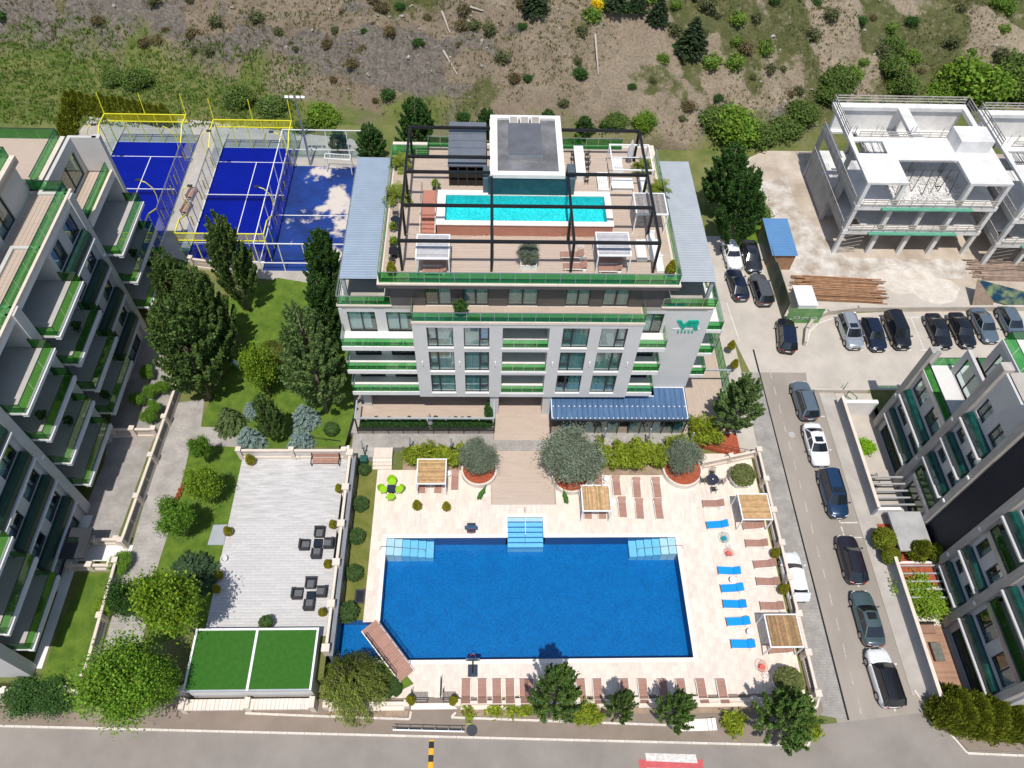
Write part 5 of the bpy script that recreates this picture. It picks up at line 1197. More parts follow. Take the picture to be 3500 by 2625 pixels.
# south wall of the pool deck with piers
sw=thing('deck_wall','low cream wall along the street side of the pool deck','wall')
for a,b in ((-12.0,-5.9),(-2.0,25.4)):
    L=b-a; n=max(1,round(L/4.4))
    for i in range(n):
        MB().box(a+L*i/n+.2,13.92,-.1,a+L*(i+1)/n-.2,14.2,.45).build('wall_panel',m_cream,sw); MB().box(a+L*i/n+.2,13.62,-.1,a+L*(i+1)/n-.2,13.918,.16).build('planter_ledge',m_cream,sw)
    for i in range(n+1): MB().ob((a+L*i/n,14.02,.3),.42,.5,.9).build('pier',m_cream,sw)
gt=thing('pedestrian_gate','pair of black gates with pebble panels at the street entrance','gate')
m_peb=M('pebble_panel',(.28,.24,.22),.9,.3,8,bump=1,bscale=20)
for xa,xb in ((-5.55,-4.35),(-3.15,-2.2)):
    MB().box(xa,14.2,.05,xb,14.95,.12).build('pebble_tread',m_peb,gt)
    MB().bar((xa,14.2,.0),(xa,14.2,1.0),.05).bar((xb,14.2,0),(xb,14.2,1.0),.05).bar((xa,14.2,1.0),(xb,14.2,1.0),.05).bar((xa,14.2,.15),(xb,14.2,.15),.05).bar((xa,14.95,.0),(xa,14.95,.9),.05).bar((xa,14.2,1.0),(xa,15.0,1.0),.05).build('gate_leaf',m_blk,gt)
MB().box(-5.6,13.7,-.02,-2.1,14.15,.02).build('threshold',m_travc,gt)
gk=thing('gate_leaf_open','open black gate leaf standing beside the street entrance','gate',(-3.35,14.5,0))
MB().bar((0,0,.1),(0,1.3,.1),.05).bar((0,0,1.1),(0,1.3,1.1),.05).bar((0,0,0),(0,0,1.2),.05).bar((0,1.3,0),(0,1.3,1.2),.05).bar((0,.65,0),(0,.65,1.1),.04).build('frame',m_blk,gk)
for i in range(5): MB().bar((0,.2*i+.2,.1),(0,.2*i+.2,1.1),.02).build('bar',m_blk,gk)
# street side planting strip soil
tag(MB().box(-2.0,13.2,-.1,25.2,13.61,.03).build('planting_strip',m_soil),kind='structure'); tag(MB().box(-12,13.2,-.1,-5.8,13.61,.03).build('planting_strip',m_soil),kind='structure')
# terrace-side street wall and green roofed plant house
ph=thing('plant_house','low building with two artificial grass roof panels and white trim','building')
RZ=3.0; x0,x1,y0,y1=-22.0,-12.75,14.45,19.0
MB().box(x0+.1,y0+.15,-.1,x1-.1,y1-.1,RZ-.25).build('wall',m_grr,ph)
MB().box(x0,y0,RZ-.25,x1,y1,RZ).build('roof_slab',m_greyroof2,ph)
xm=(x0+x1)/2
for a,b in ((x0+.12,xm-.1),(xm+.1,x1-.12)): MB().box(a,y0+.12,RZ,b,y1-.12,RZ+.03).build('turf_panel',m_turf,ph)
MB().box(x0-.04,y1-.11,RZ+.001,x1+.04,y1+.04,RZ+.1).box(x0-.04,y0,RZ+.001,x0+.11,y1-.115,RZ+.1).box(x1-.11,y0,RZ+.001,x1+.04,y1-.115,RZ+.1).box(xm-.09,y0,RZ+.001,xm+.09,y1-.115,RZ+.1).build('roof_trim',m_wht,ph)
fw=thing('street_wall','cream wall with tiled top in front of the plant house','wall')
for i in range(2):
    a=-22.3+4.8*i; MB().box(a,13.9,-.1,a+4.4,14.3,1.2).build('wall_panel',m_cream,fw)
    tl=MB()
    for k in range(14): tl.box(a+.02+.312*k,13.55,1.0,a+.02+.312*k+.29,14.32,1.26)
    tag(tl.build('coping_tile',m_trav,fw),kind='stuff')
    MB().box(a+4.4,13.6,-.1,a+4.8,14.4,1.5).build('pier',m_cream,fw)
MB().box(-22.7,13.6,-.1,-22.3,14.4,1.5).build('pier',m_cream,fw)
lw=thing('garden_wall','cream street wall below the trees at lower left','wall')
for i in range(4): MB().box(-40+4.4*i,14.9,-.1,-40+4.4*i+4.1,15.25,1.5).build('wall_panel',m_cream,lw); MB().box(-40+4.4*i+4.1,14.8,-.1,-40+4.4*i+4.4,15.3,1.7).build('pier',m_cream,lw)
# railing by the kerb
rl=thing('kerb_railing','white and dark tube railing at the kerb opposite the gate','railing')
a,b=N(1345,2500,.05),N(1588,2506,.05); w=MB()
MB().bar(a+Vector((0,0,.55)),b+Vector((0,0,.55)),.1,.06).build('white_rail',m_wht,rl); MB().tube(a+Vector((0,.12,1.0)),b+Vector((0,.12,1.0)),.035).build('dark_rail',m_blk,rl)
for i in range(6): p=a.lerp(b,.04+.184*i); MB().bar(p,p+Vector((0,.1,1.0)),.05).build('upright',m_stl,rl)
# basement stoop
ss=thing('street_steps','pale stone steps down by the basement window, street side','steps'); p=N(2395,2484,0)
MB().box(p.x-1.6,p.y-.3,0,p.x+.2,p.y+.55,.05).build('landing',m_travc,ss)
for i in range(3): MB().box(p.x+.2+.32*i,p.y-.3,0,p.x+.5+.32*i,p.y+.55,.14+.1*i).build('step',m_travc,ss)
# bridge over the canal
br=thing('pool_footbridge','brown plank footbridge crossing the corner of the pool','bridge'); Zb=ZM(1000,1900,.4069)
A,B_,C,D_=Zb(580,630,.25),Zb(700,535,.25),Zb(1018,962,.25),Zb(905,1060,.25)
n=26; ln=(D_-A)
for i in range(n):
    p0=A.lerp(D_,i/n); p1=B_.lerp(C,i/n); q0=A.lerp(D_,(i+.93)/n); q1=B_.lerp(C,(i+.93)/n)
    MB().add([(*p0.xy,.2),(*p1.xy,.2),(*q1.xy,.2),(*q0.xy,.2),(*p0.xy,.26),(*p1.xy,.26),(*q1.xy,.26),(*q0.xy,.26)],[(0,3,2,1),(4,5,6,7),(0,1,5,4),(1,2,6,5),(2,3,7,6),(3,0,4,7)]).build('plank',m_loung,br)
for p,q in ((A,D_),(B_,C)):
    MB().bar(p+Vector((0,0,-.12)),q+Vector((0,0,-.12)),.12,.2).build('girder',m_wht,br)
    u=p.lerp(q,.12); v=p.lerp(q,.9); rr=MB().tube(u+Vector((0,0,1.)),v+Vector((0,0,1.)),.03).tube(u+Vector((0,0,.55)),v+Vector((0,0,.55)),.02)
    for i in range(6): m=u.lerp(v,i/5); rr.tube(m,m+Vector((0,0,1.)),.025)
    rr.build('handrail',m_blk if p is A else m_stl,br)
# =============== PLANTS ===============
rng=np.random.RandomState(3)
def quads_mesh(name,C,U,V):
    """leaf quads: centre, half axes"""
    v=np.stack([C-U,C+V*.9,C+U,C-V*.9],1).reshape(-1,3); f=np.arange(len(v)).reshape(-1,4); return v,f
def rand_dir(n):
    d=rng.normal(size=(n,3)); return d/np.linalg.norm(d,axis=1,keepdims=True)
def leafset(P,size,elong=1.6,axis=None,ab=0.,flat=None):
    n=len(P); u=rand_dir(n)
    if axis is not None: u=u*(1-ab)+axis*ab; u/=np.linalg.norm(u,axis=1,keepdims=True)+1e-9
    w=rand_dir(n)
    if flat is not None: w=w*.5+flat; 
    v=np.cross(u,w); v/=np.linalg.norm(v,axis=1,keepdims=True)+1e-9
    s=size*rng.uniform(.65,1.3,(n,1)); return quads_mesh('l',P,u*s*elong*.5,v*s*.5)
def to_mesh(name,parts,mat):
    V=[];Fs=[];b=0
    for v,f in parts: V.append(v); Fs.append(f+b); b+=len(v)
    me=np_mesh(name,np.concatenate(V),np.concatenate(Fs)); me.materials.append(mat); return me
def trunk_mesh(name,segs,mat,n=6):
    mb=MB()
    for a,b,r0,r1 in segs: mb.tube(a,b,r0,r1,n)
    me=mb.mesh(name,True); me.materials.append(mat); return me
def upright(H_,R_,nb,nl,leaf,mat,tm,base=.1,asc=.32,shape=1.,sig=.16,lean=0):
    P=[];A=[];segs=[((0,0,0),(0,0,H_*.55),.02*H_+.05,.012*H_),((0,0,H_*.55),(0,0,H_*.93),.012*H_,.02)]
    for b in range(nb):
        t=(b+rng.rand())/nb; h0=H_*(base+(.80-base)*t); az=rng.rand()*6.283; 
        tipz=min(H_*1.0,h0+H_*asc*rng.uniform(.6,1.1)*(1-.45*t)); q=tipz/H_
        env=R_*max(.05,math.sin(PI*min(1,max(0,(q-.02)))**.75)**.7 if shape==1. else (1-q)**.7*1.3*min(1,q*6))*rng.uniform(.7,1.06)
        tip=np.array([env*math.cos(az),env*math.sin(az),tipz]); st=np.array([0,0,h0*.92]); k=max(6,int(nl/nb*rng.uniform(.7,1.3)*(.35+env/R_)))
        tt=rng.uniform(.32,1.04,k)**.8; hor=(tip-st)*np.array([1,1,0]); pts=st+hor*np.power(tt,.75)[:,None]+np.array([0,0,1])*((tip[2]-st[2])*tt**1.15)[:,None]
        sg=sig*(1.15-.75*tt)[:,None]*R_*.62; pts=pts+rng.normal(size=(k,3))*sg*np.array([1,1,1.15]); P.append(pts); A.append(np.tile((tip-st)/np.linalg.norm(tip-st),(k,1)))
        if b%2==0: m=st+hor*.45+np.array([0,0,(tip[2]-st[2])*.33]); segs.append((tuple(st),tuple(m),.03,.02)); segs.append((tuple(m),tuple(tip),.02,.008))
    P=np.concatenate(P);A=np.concatenate(A)
    return to_mesh('crown',[leafset(P,leaf,1.7,A,.35)],mat),trunk_mesh('trunk',segs,tm,5)
def rounded(H_,R_,nc,nl,leaf,mat,tm,th=.35,flat=.85,sig=.2,el=1.35):
    cz=H_*(th+(1-th)/2); rz=H_*(1-th)/2*1.05; P=[]; segs=[((0,0,0),(0,0,H_*th*1.1),.03+.012*H_,.025+.006*H_)]
    for c in range(nc):
        d=rand_dir(1)[0]; r=.80*rng.uniform(.35,1.)**.6; ctr=np.array([d[0]*R_*r,d[1]*R_*r,cz+d[2]*rz*r]); k=int(nl/nc*rng.uniform(.6,1.4))
        P.append(ctr+rng.normal(size=(k,3))*np.array([1,1,.8])*R_*sig*rng.uniform(.7,1.2)); segs.append(((0,0,H_*th*rng.uniform(.8,1.1)),tuple(ctr),.025,.008))
    return to_mesh('crown',[leafset(np.concatenate(P),leaf,el,flat=np.array([0,0,.6]))],mat),trunk_mesh('trunk',segs,tm,5)
def weeping(H_,R_,ns,nl,leaf,mat,tm,elong=3.2):
    P=[];A=[];segs=[((0,0,0),(.1,0,H_*.5),.16,.11)]
    for s in range(ns):
        az=rng.rand()*6.283; r=R_*rng.uniform(.0,1)**.5; z0=H_*rng.uniform(.72,1.0)*(1-.22*(r/R_)**2); dr=rng.uniform(.3,.8)*H_*(.35+.65*r/R_); k=max(6,nl//ns)
        t=rng.rand(k); rr=r*(1+.22*t)*np.clip(.35+1.6*t,0,1) if False else r*(.62+.42*t)
        az2=az+rng.normal(size=k)*.035; z=z0-dr*t**1.25+rng.normal(size=k)*.05
        P.append(np.stack([rr*np.cos(az2),rr*np.sin(az2),np.maximum(z,.15)],1)+rng.normal(size=(k,3))*.07); A.append(np.tile([math.cos(az)*.35,math.sin(az)*.35,-1.],(k,1)))
        if s%5==0:
            m=(r*.4*math.cos(az),r*.4*math.sin(az),z0*.85); segs+= [((.1,0,H_*.48),m,.05,.025),(m,(r*.62*math.cos(az),r*.62*math.sin(az),z0),.025,.01)]
    return to_mesh('crown',[leafset(np.concatenate(P),leaf,elong,np.concatenate(A),.8)],mat),trunk_mesh('trunk',segs,tm,5)
def conifer(H_,R_,tiers,nl,leaf,mat,tm,droop=.35,elong=2.6):
    P=[];A=[];segs=[((0,0,0),(0,0,H_*.97),.05+.012*H_,.015)]
    for t in range(tiers):
        q=(t+.5)/tiers; z=H_*(.06+.9*q); rr=R_*(1-q)**.8+.06; nbr=max(5,int(11*(1-q)+4))
        for b in range(nbr):
            az=6.283*(b+rng.rand()*.7)/nbr; L=rr*rng.uniform(.75,1.1); k=max(5,int(nl/tiers/nbr*(.4+1.2*(1-q)))); s=rng.rand(k)**.75
            lat=rng.normal(size=k)*.13*L*(1.1-.6*s)+rng.normal(size=k)*.03; x=L*s
            P.append(np.stack([x*math.cos(az)-lat*math.sin(az),x*math.sin(az)+lat*math.cos(az),z-droop*L*s**1.4+rng.normal(size=k)*.04*L],1)); A.append(np.tile([math.cos(az),math.sin(az),-droop*1.2],(k,1)))
    return to_mesh('crown',[leafset(np.concatenate(P),leaf,elong,np.concatenate(A),.75,flat=np.array([0,0,1.2]))],mat),trunk_mesh('trunk',segs,tm,5)
def clipped(prof_r,H_,nl,leaf,mat,rough=.05,elong=1.3,up=.0,core=True,coremat=None):
    """dense clipped bush: prof_r(q) radius at relative height q"""
    q=rng.rand(nl); az=rng.rand(nl)*6.283; r=np.array([prof_r(x) for x in q])*(1+rng.normal(size=nl)*rough-.03)
    lump=1+.05*np.sin(az*5+q*9)+.04*np.sin(az*9-q*14); r*=lump
    P=np.stack([r*np.cos(az),r*np.sin(az),q*H_],1); nr=np.stack([np.cos(az),np.sin(az),np.full(nl,.5)],1); ax=rand_dir(nl)*.8+np.array([0,0,up])+nr*.3
    parts=[leafset(P,leaf,elong,ax/np.linalg.norm(ax,axis=1,keepdims=True),.8)]
    if core:
        mb=MB(); m=7; n=10; mb.lathe([(max(.01,prof_r((j+.02)/(m+.04))*.86),H_*(j/m*.96+.01)) for j in range(m+1)],n,cap=False); vv=np.array(mb.v); ff=np.array([f for f in mb.f]); parts.append((vv,ff))
    return to_mesh('foliage',parts,mat)
L_dark=leafmat('leaf_dark_green',(.034,.078,.016),.45,.02)
L_pop=leafmat('leaf_poplar',(.066,.108,.026),.5,.025)
L_mid=leafmat('leaf_mid_green',(.085,.165,.018),.45,.02)
L_yel=leafmat('leaf_yellow_green',(.125,.195,.016),.40,.02)
L_will=leafmat('leaf_willow',(.170,.205,.045),.35,.015)
L_olive=leafmat('leaf_olive',(.125,.150,.105),.42,.015)
L_blue=leafmat('leaf_blue_spruce',(.150,.205,.185),.30,.015)
L_cedar=leafmat('leaf_cedar',(.075,.110,.035),.40,.02)
L_thuja=leafmat('leaf_thuja',(.125,.145,.014),.45,.02)
L_gold=leafmat('leaf_golden_conifer',(.200,.195,.018),.42,.02)
L_bamb=leafmat('leaf_bamboo',(.165,.205,.018),.40,.02)
L_box=leafmat('leaf_clipped_box',(.055,.100,.028),.40,.02)
L_scrub=leafmat('leaf_scrub',(.085,.095,.040),.45,.02)
L_scrub2=leafmat('leaf_scrub_brown',(.105,.085,.040),.45,.02)
L_palm=leafmat('leaf_cycad',(.120,.150,.020),.35,.02)
L_pine=leafmat('leaf_pine',(.030,.048,.020),.45,.02)
def height_from(b,t,z):
    B=F(b[0],b[1],z); d=CM.T@np.array([(t[0]*1.58228-1750)/FPX,(t[1]*1.58228-1312.5)/FPX,1.])
    s=(B.x*d[0]+B.y*d[1])/(d[0]**2+d[1]**2); return B,H+d[2]*s-z
PROT={}
def plant(kind,gen,name,label,cat,loc,rz=None,sc=(1,1,1),group=None,parts=('crown','trunk')):
    if kind not in PROT: PROT[kind]=gen()
    ms=PROT[kind]; t=thing(name,label,cat,loc,random.random()*6.28 if rz is None else rz,group,sc)
    if not isinstance(ms,tuple): ms=(ms,)
    for nm,me in zip(parts,ms): link(nm,me,None,t)
    return t
# kinds (built at reference size, then scaled)
K_pop=[lambda i=i:upright(10,2.5,120,26000,.155,L_pop,m_trunk,sig=.10) for i in range(3)]
K_popd=[lambda i=i:upright(10,2.5,120,26000,.16,L_dark,m_trunk,sig=.10) for i in range(2)]
K_pops=lambda:upright(10,2.5,130,26000,.15,leafmat('leaf_hornbeam',(.085,.135,.04),.45,.02),m_trunk,asc=.28,sig=.085)
def tree(kind,gen,base,top,r,label,z=ZG,R0=2.6,H0=10,name='poplar_tree',cat='tree',group=None,hh=None,tr=None):
    B,h=height_from(base,top,z); h=hh or max(1.,h); return plant(kind,gen,name,label,cat,B,None,(r/R0,r/R0,h/H0),group)
tree('pop0',K_pop[0],(537,668),(460,452),2.3,'upright poplar with white painted trunk near the padel court corner',group='garden poplars')
tree('pop1',K_pop[1],(487,770),(420,560),2.5,'dense poplar with pale trunk above the white deer ornament',group='garden poplars')
tree('pop2',K_pop[2],(455,860),(335,640),3.0,'broadest poplar leaning over the paved yard fence',group='garden poplars')
tree('pop0',K_pop[0],(432,735),(372,520),2.2,'tall poplar by the north end of the left block',group='garden poplars')
tree('pop1',K_pop[1],(478,815),(395,650),2.6,'full dark poplar in the middle of the left clump',group='garden poplars')
tree('popd0',K_popd[0],(722,660),(692,488),2.2,'dark poplar just below the football court cage',group='garden poplars')
tree('popd1',K_popd[1],(722,760),(690,590),2.2,'dark poplar close to the hotel west side',group='garden poplars')
tree('pops',K_pops,(705,890),(655,650),3.0,'large pale feathery hornbeam beside the hotel left wing',name='hornbeam_tree')
K_rmid=lambda:rounded(4,1.6,38,10000,.115,L_mid,m_trunk,sig=.17); K_ryel=lambda:rounded(4,1.6,38,10000,.115,L_yel,m_trunk,sig=.17)
def rtree(kind,gen,base,top,r,label,z=ZG,name='young_tree',cat='tree',hh=None,group=None): return tree(kind,gen,base,top,r,label,z,1.6,4,name,cat,group,hh)
rtree('ryel',K_ryel,(585,860),(572,745),1.6,'yellow green leafy tree between the poplars on the lawn')
tree('pop2',K_pop[2],(602,955),(588,840),1.35,'slim young poplar between the blue junipers')
rtree('rmid',K_rmid,(452,1001),(421,947),.95,'small green maple at the top of the lawn strip')
rtree('ryel',K_ryel,(465,1085),(412,1024),1.5,'yellow green maple with bare trunk on the lawn strip')
rtree('rmid',K_rmid,(408,1160),(366,1090),1.5,'mid green maple beside the path flower pots')
rtree('ryel',K_ryel,(425,1370),(372,1228),2.2,'bright yellow green tree at the terrace corner',name='leafy_tree')
rtree('rdark',lambda:rounded(4,1.6,40,10000,.115,L_dark,m_trunk,th=.15),(302,1322),(272,1245),1.35,'dark round tree leaning over the garden path')
rtree('rmid2',lambda:rounded(4,1.6,46,19000,.075,leafmat('leaf_maple',(.10,.18,.016),.42,.02),m_trunk,th=.25,sig=.19),(318,1512),(262,1392),3.0,'wide green maple above the street wall at lower left',name='maple_tree')
rtree('rmid2',None,(375,1500),(352,1400),1.7,'smaller green maple against the plant house roof',name='maple_tree')
K_st=lambda:upright(4,1.6,90,16000,.085,leafmat('leaf_street_tree',(.075,.13,.028),.45,.02),m_trunk,base=.06,asc=.42,sig=.10)
for b,t,r,l,nm in (((1187,1548),(1196,1440),1.95,'street tree casting its shadow on the pool edge','a'),((1328,1550),(1333,1482),1.15,'small street tree between two bamboo clumps','a'),((1440,1558),(1458,1487),1.55,'street tree just left of the basement steps','a'),((1668,1575),(1692,1472),2.35,'largest street tree at the deck corner by the junction','a')):
    rtree('st',K_st,b,t,r,l,0,'street_tree',group='trees along the street edge of the deck')
tree('pops',K_pops,(1572,930),(1608,802),2.3,'silvery green hornbeam beside the side road and mulch bed',ZP,name='hornbeam_tree')
tree('popd0',K_popd[0],(1566,540),(1522,330),2.7,'tall dark poplar behind the white classic car',0)
tree('popd1',K_popd[1],(1545,462),(1498,288),2.8,'tall poplar at the back right corner of the hotel',0)
for i,(b,t,r,l) in enumerate((((905,352),(905,206),2.6,'tall dark tree behind the hotel roof, left'),((806,352),(800,266),2.0,'dark bushy tree beside the football goal'),((1052,306),(1046,232),1.7,'dark tree peeping over the hotel cabin roof'),((1180,300),(1185,236),1.5,'tree behind the roof house top'),((1258,305),(1254,250),1.6,'dark tree behind the hotel roof bar'),((1300,300),(1300,262),1.5,'low tree behind the right roof railing'),((735,330),(742,278),1.3,'leaning young tree beside the floodlight mast'))):
    tree('popd%d'%(i%2),K_popd[i%2],b,t,r,l,ZG if b[0]<1000 else 0,group='trees along the foot of the hill')
# willow, cedars, junipers
B,h=height_from((772,1490),(742,1392),0)
plant('will',lambda:weeping(4.6,2.6,420,17000,.085,L_will,m_trunk),'willow_tree','weeping willow hanging over the plant house and street','tree',B,.3,(1.05,1.05,1.0))
B,h=height_from((575,830),(560,760),ZG); plant('will',None,'willow_tree','thin weeping willow on the shady lawn','tree',F(600,800,ZG),1.2,(.75,.75,.9))
K_ced=lambda:conifer(3,2.0,14,5200,.14,L_cedar,m_trunk,.30); K_blue=lambda:conifer(2.2,1.4,12,4800,.12,L_blue,m_trunk,.12,2.4)
plant('ced',K_ced,'weeping_cedar','drooping dark cedar at the junction of the garden paths','conifer',F(502,922,ZG),.4,(.85,.85,1.1))
plant('cedd',lambda:conifer(2.6,2.3,13,5600,.15,leafmat('leaf_dark_cedar',(.038,.07,.03),.4,.02),m_trunk,.15),'spreading_cedar','wide dark cedar beside the stone terrace planter','conifer',F(418,1245,ZG),.2,(1.05,1.0,.9))
for u,v,s,l in ((545,960,.95,'blue juniper at the terrace lattice wall, left'),(652,965,.9,'blue juniper at the terrace lattice wall, right'),(662,912,.95,'blue juniper above the garden steps'),(546,892,.6,'small blue spruce on the lawn edge')):
    plant('blue',K_blue,'blue_juniper',l,'conifer',F(u,v,ZG),None,(s*1.05,s*1.05,s*1.35),'blue junipers around the steps')
plant('rdark',None,'dark_shrub','dark evergreen shrub by the street wall at far left','shrub',F(75,1510,0),None,(1.0,1.0,.55)); plant('rdark',None,'dark_shrub','dark evergreen shrub left of the wide maple','shrub',F(135,1512,0),None,(.95,.95,.55))
# olives in round planters
K_ol=lambda:rounded(3.4,1.75,90,24000,.06,L_olive,m_trunk,th=.2,sig=.15,el=2.6)
m_plst=M('planter_stone',(.66,.60,.53),.7,.06,1.5)
for i,(pu,pv,pr,cr,ch,l) in enumerate(((1035,1032,1.65,1.8,3.4,'grey green olive in round stone planter left of the walkway'),(1232,1045,1.75,2.95,3.9,'largest grey green olive in stone planter right of the walkway'),(1473,1030,1.85,1.75,3.0,'dark olive in round stone planter by the lattice wall'))):
    p=F(pu,pv,0)+Vector((0,.55,0))
    pl=tag(MB().lathe([(pr,0),(pr,.62),(pr-.16,.62),(pr-.16,.45)],32,(p.x,p.y,0),cap=False).build('round_planter',m_plst,smooth=False),['round stone planter under the left olive','round stone planter under the largest olive','round stone planter under the dark right olive'][i],'planter')
    MB().lathe([(.01,.47),(pr-.16,.47)],24,(p.x,p.y,0),cap=False).build('mulch',m_mulch,pl)
    plant('ol',K_ol,'olive_tree',l,'tree',p+Vector((-.1,.35 if i!=1 else .75,.5 if i!=1 else .9)),None,(cr/1.7,cr/1.7,ch/3.4))
# bamboo hedges
def bamboo(w,d,h,n,nl):
    P=[];A=[];segs=[]
    for i in range(n):
        x,y=rng.uniform(0,w),rng.uniform(0,d); hh=h*rng.uniform(.6,1.08)*(1+.12*math.sin(x*1.3)); lx,ly=rng.normal()*.3,rng.normal()*.35-.12
        k=nl//n; t=rng.uniform(.12,1,k)**.7; P.append(np.stack([x+lx*t**2+rng.normal(size=k)*.16,y+ly*t**2+rng.normal(size=k)*.16,hh*t],1)); A.append(np.stack([rng.normal(size=k)*.6,rng.normal(size=k)*.6,np.full(k,-.3)],1)); segs.append(((x,y,0),(x+lx,y+ly,hh),.02,.008))
    return to_mesh('foliage',[leafset(np.concatenate(P),.13,3.,np.concatenate(A),.7)],L_bamb),trunk_mesh('cane',segs,m_trunk,4)
def hedge(kind,gen,label,loc,cat='hedge'): return plant(kind,gen,'bamboo_hedge',label,cat,loc,0,(1,1,1),None,('foliage','cane'))
hedge('b1',lambda:bamboo(6.6,1.3,1.8,100,8500),'yellow green bamboo hedge behind the left pool pergola',(-7.3,34.9,.05))
hedge('b2',lambda:bamboo(9.2,1.9,2.4,170,17000),'long yellow green bamboo hedge between the two right olives',(7.6,34.4,.05))
hedge('b3',lambda:bamboo(2.6,2.2,1.7,45,3200),'loose bamboo on the red mulch bed by the glass annex',F(1495,962,ZP))
hedge('b4',lambda:bamboo(1.8,.9,2.0,34,2600),'bamboo tuft by the annex corner post',F(1440,985,0))
for l,u,v,w in (('bamboo clump beside the shaded loungers',1238,1560,2.0),('bamboo clump left of the corner street tree',1568,1578,1.4),('bamboo clump at the street corner kerb',1712,1588,1.8)):
    hedge('bs%d'%int(w*10),lambda w=w:bamboo(w,.9,1.0,24,1700),l,F(u,v,0))
plant('tuft',lambda:(bamboo(10,.4,.45,70,1800)),'verge_planting','sparse green verge plants under the loungers by the street','plants',(-1.6,13.45,0),0,(1,1,1),None,('foliage','cane'))
# clipped balls and potted conifers
ballr=lambda q:.7*math.sqrt(max(0.01,1-(2*q-1)**2))
K_ball=lambda:clipped(ballr,1.25,2600,.085,L_box)
for u,v,z,s,l in ((788,1022,0,.78,'clipped ball shrub nearest the pool steps'),(780,1097,0,1.0,'clipped ball shrub, second along the pool lawn'),(772,1167,0,1.0,'clipped ball shrub, third along the pool lawn'),(767,1246,0,1.0,'clipped ball shrub, fourth along the pool lawn'),(753,1332,0,1.2,'largest clipped ball shrub at the pool lawn end'),(717,936,ZG,.95,'clipped ball shrub beside the garden steps')):
    plant('ball',K_ball,'clipped_ball_shrub',l,'shrub',F(u,v,z)+Vector((0,.1,0)),None,(s,s,s),'clipped ball shrubs',('foliage',))
tp=thing('clipped_shrub','lobed clipped green shrub at the footbridge end','shrub',N(1345,2365,0))
for dx,dy in ((-.28,0),(.28,.1),(0,.45)):
    o=link('foliage',PROT['ball'],None,tp); o.location=(dx,dy,0); o.scale=(.55,.75,.7)
coner=lambda q:.36*(1-q)**.55*min(1,.55+q*3)
K_cone=lambda:clipped(coner,1.0,1500,.075,L_gold,up=.9)
pot_me={}
def potted(label,p,s=1.,pot=m_terra,kind='cone',gen=None,group='potted conifers',ph=.32,pr=.26,name='potted_conifer',cat='potted plant'):
    gen=gen or K_cone
    t=thing(name,label,cat,p,random.random()*6,group,(s,s,s)); key=(pot.name,ph,pr)
    if key not in pot_me:
        pot_me[key]=(MB().lathe([(pr*.72,0),(pr,ph),(pr*.86,ph),(pr*.8,ph-.06)],16,cap=False).add([(pr*.7*math.cos(i*PI/8),pr*.7*math.sin(i*PI/8),.002) for i in range(16)],[tuple(range(16))]).mesh('pot'),MB().lathe([(.005,ph-.05),(pr*.82,ph-.05)],14,cap=False).mesh('soil'))
    link('pot',pot_me[key][0],pot,t); link('soil',pot_me[key][1],m_soil,t)
    if kind not in PROT: PROT[kind]=gen()
    o=link('foliage',PROT[kind] if not isinstance(PROT[kind],tuple) else PROT[kind][0],None,t); o.location=(0,0,ph-.05); return t
for u,v,z,s,l in ((545,1000,ZG,1.25,'potted conifer in the top left corner of the stone terrace'),(735,1060,ZG,1.05,'terracotta potted conifer by the terrace wall, top'),(722,1137,ZG,1.05,'terracotta potted conifer by the terrace wall above the armchairs'),(711,1222,ZG,1.05,'terracotta potted conifer by the terrace wall between the signs'),(699,1325,ZG,1.0,'terracotta potted conifer by the terrace wall, lowest'),(497,1152,ZG,1.1,'terracotta potted conifer beside the grey metal cover'),(478,1245,ZG,1.0,'yellow potted conifer below the white tub'),(472,1275,ZG,1.0,'potted conifer in the shade of the wide cedar')):
    potted(l,F(u,v,z)+Vector((0,-.1,.03)),s)
m_gpot=M('grey_pot',(.24,.25,.26),.6,.1,2); m_wpot=M('white_pot',(.75,.75,.74),.5,.04,2)
for u,v,z,s,l in ((902,1098,0,1.25,'golden potted conifer below the left pool pergola, left'),(965,1100,0,1.15,'golden potted conifer below the left pool pergola, right'),(1670,1200,0,1.15,'golden potted conifer by the side road fence, upper'),(1687,1278,0,1.3,'golden potted conifer by the side road fence, lower'),(888,1515,0,1.15,'golden potted conifer left of the street gate'),(981,1516,0,1.15,'golden potted conifer right of the street gate'),(1583,795,ZP,1.2,'golden potted conifer by the green side glass, lower'),(1576,755,ZP,1.2,'golden potted conifer by the green side glass, upper'),(847,592,18.0,1.15,'golden potted conifer in the roof terrace left corner'),(1446,592,18.0,1.25,'golden potted conifer in the roof terrace right corner')):
    potted(l,F(u,v,z)+Vector((0,-.05,.01)),s,m_gpot)
def cyc():
    P=[];V=[];Fc=[]; mb=MB()
    for i in range(34):
        az=6.283*i/34+rng.normal()*.1; el=rng.uniform(.15,1.25); L=rng.uniform(.75,1.05); pts=[]
        for k in range(7): t=k/6; r=L*t*math.cos(el*(1-.35*t)); z=L*(t*math.sin(el)-.62*t*t*(1.1-math.sin(el)*.5)); pts.append(Vector((r*math.cos(az),r*math.sin(az),z)))
        sd=Vector((-math.sin(az),math.cos(az),0))
        for k in range(6):
            w0=.10*math.sin(PI*min(1,(k+.6)/6.6))+.02; 
            for h in (0,.5):
                p=pts[k].lerp(pts[k+1],h); q=pts[k].lerp(pts[k+1],h+.34); 
                for s in (1,-1): mb.quad(p,q,q+sd*s*w0*1.5+(q-p)*1.3+Vector((0,0,.03)),p+sd*s*w0*1.5+(q-p)*1.1+Vector((0,0,.03)))
    me=mb.mesh('foliage'); me.materials.append(L_palm); return me
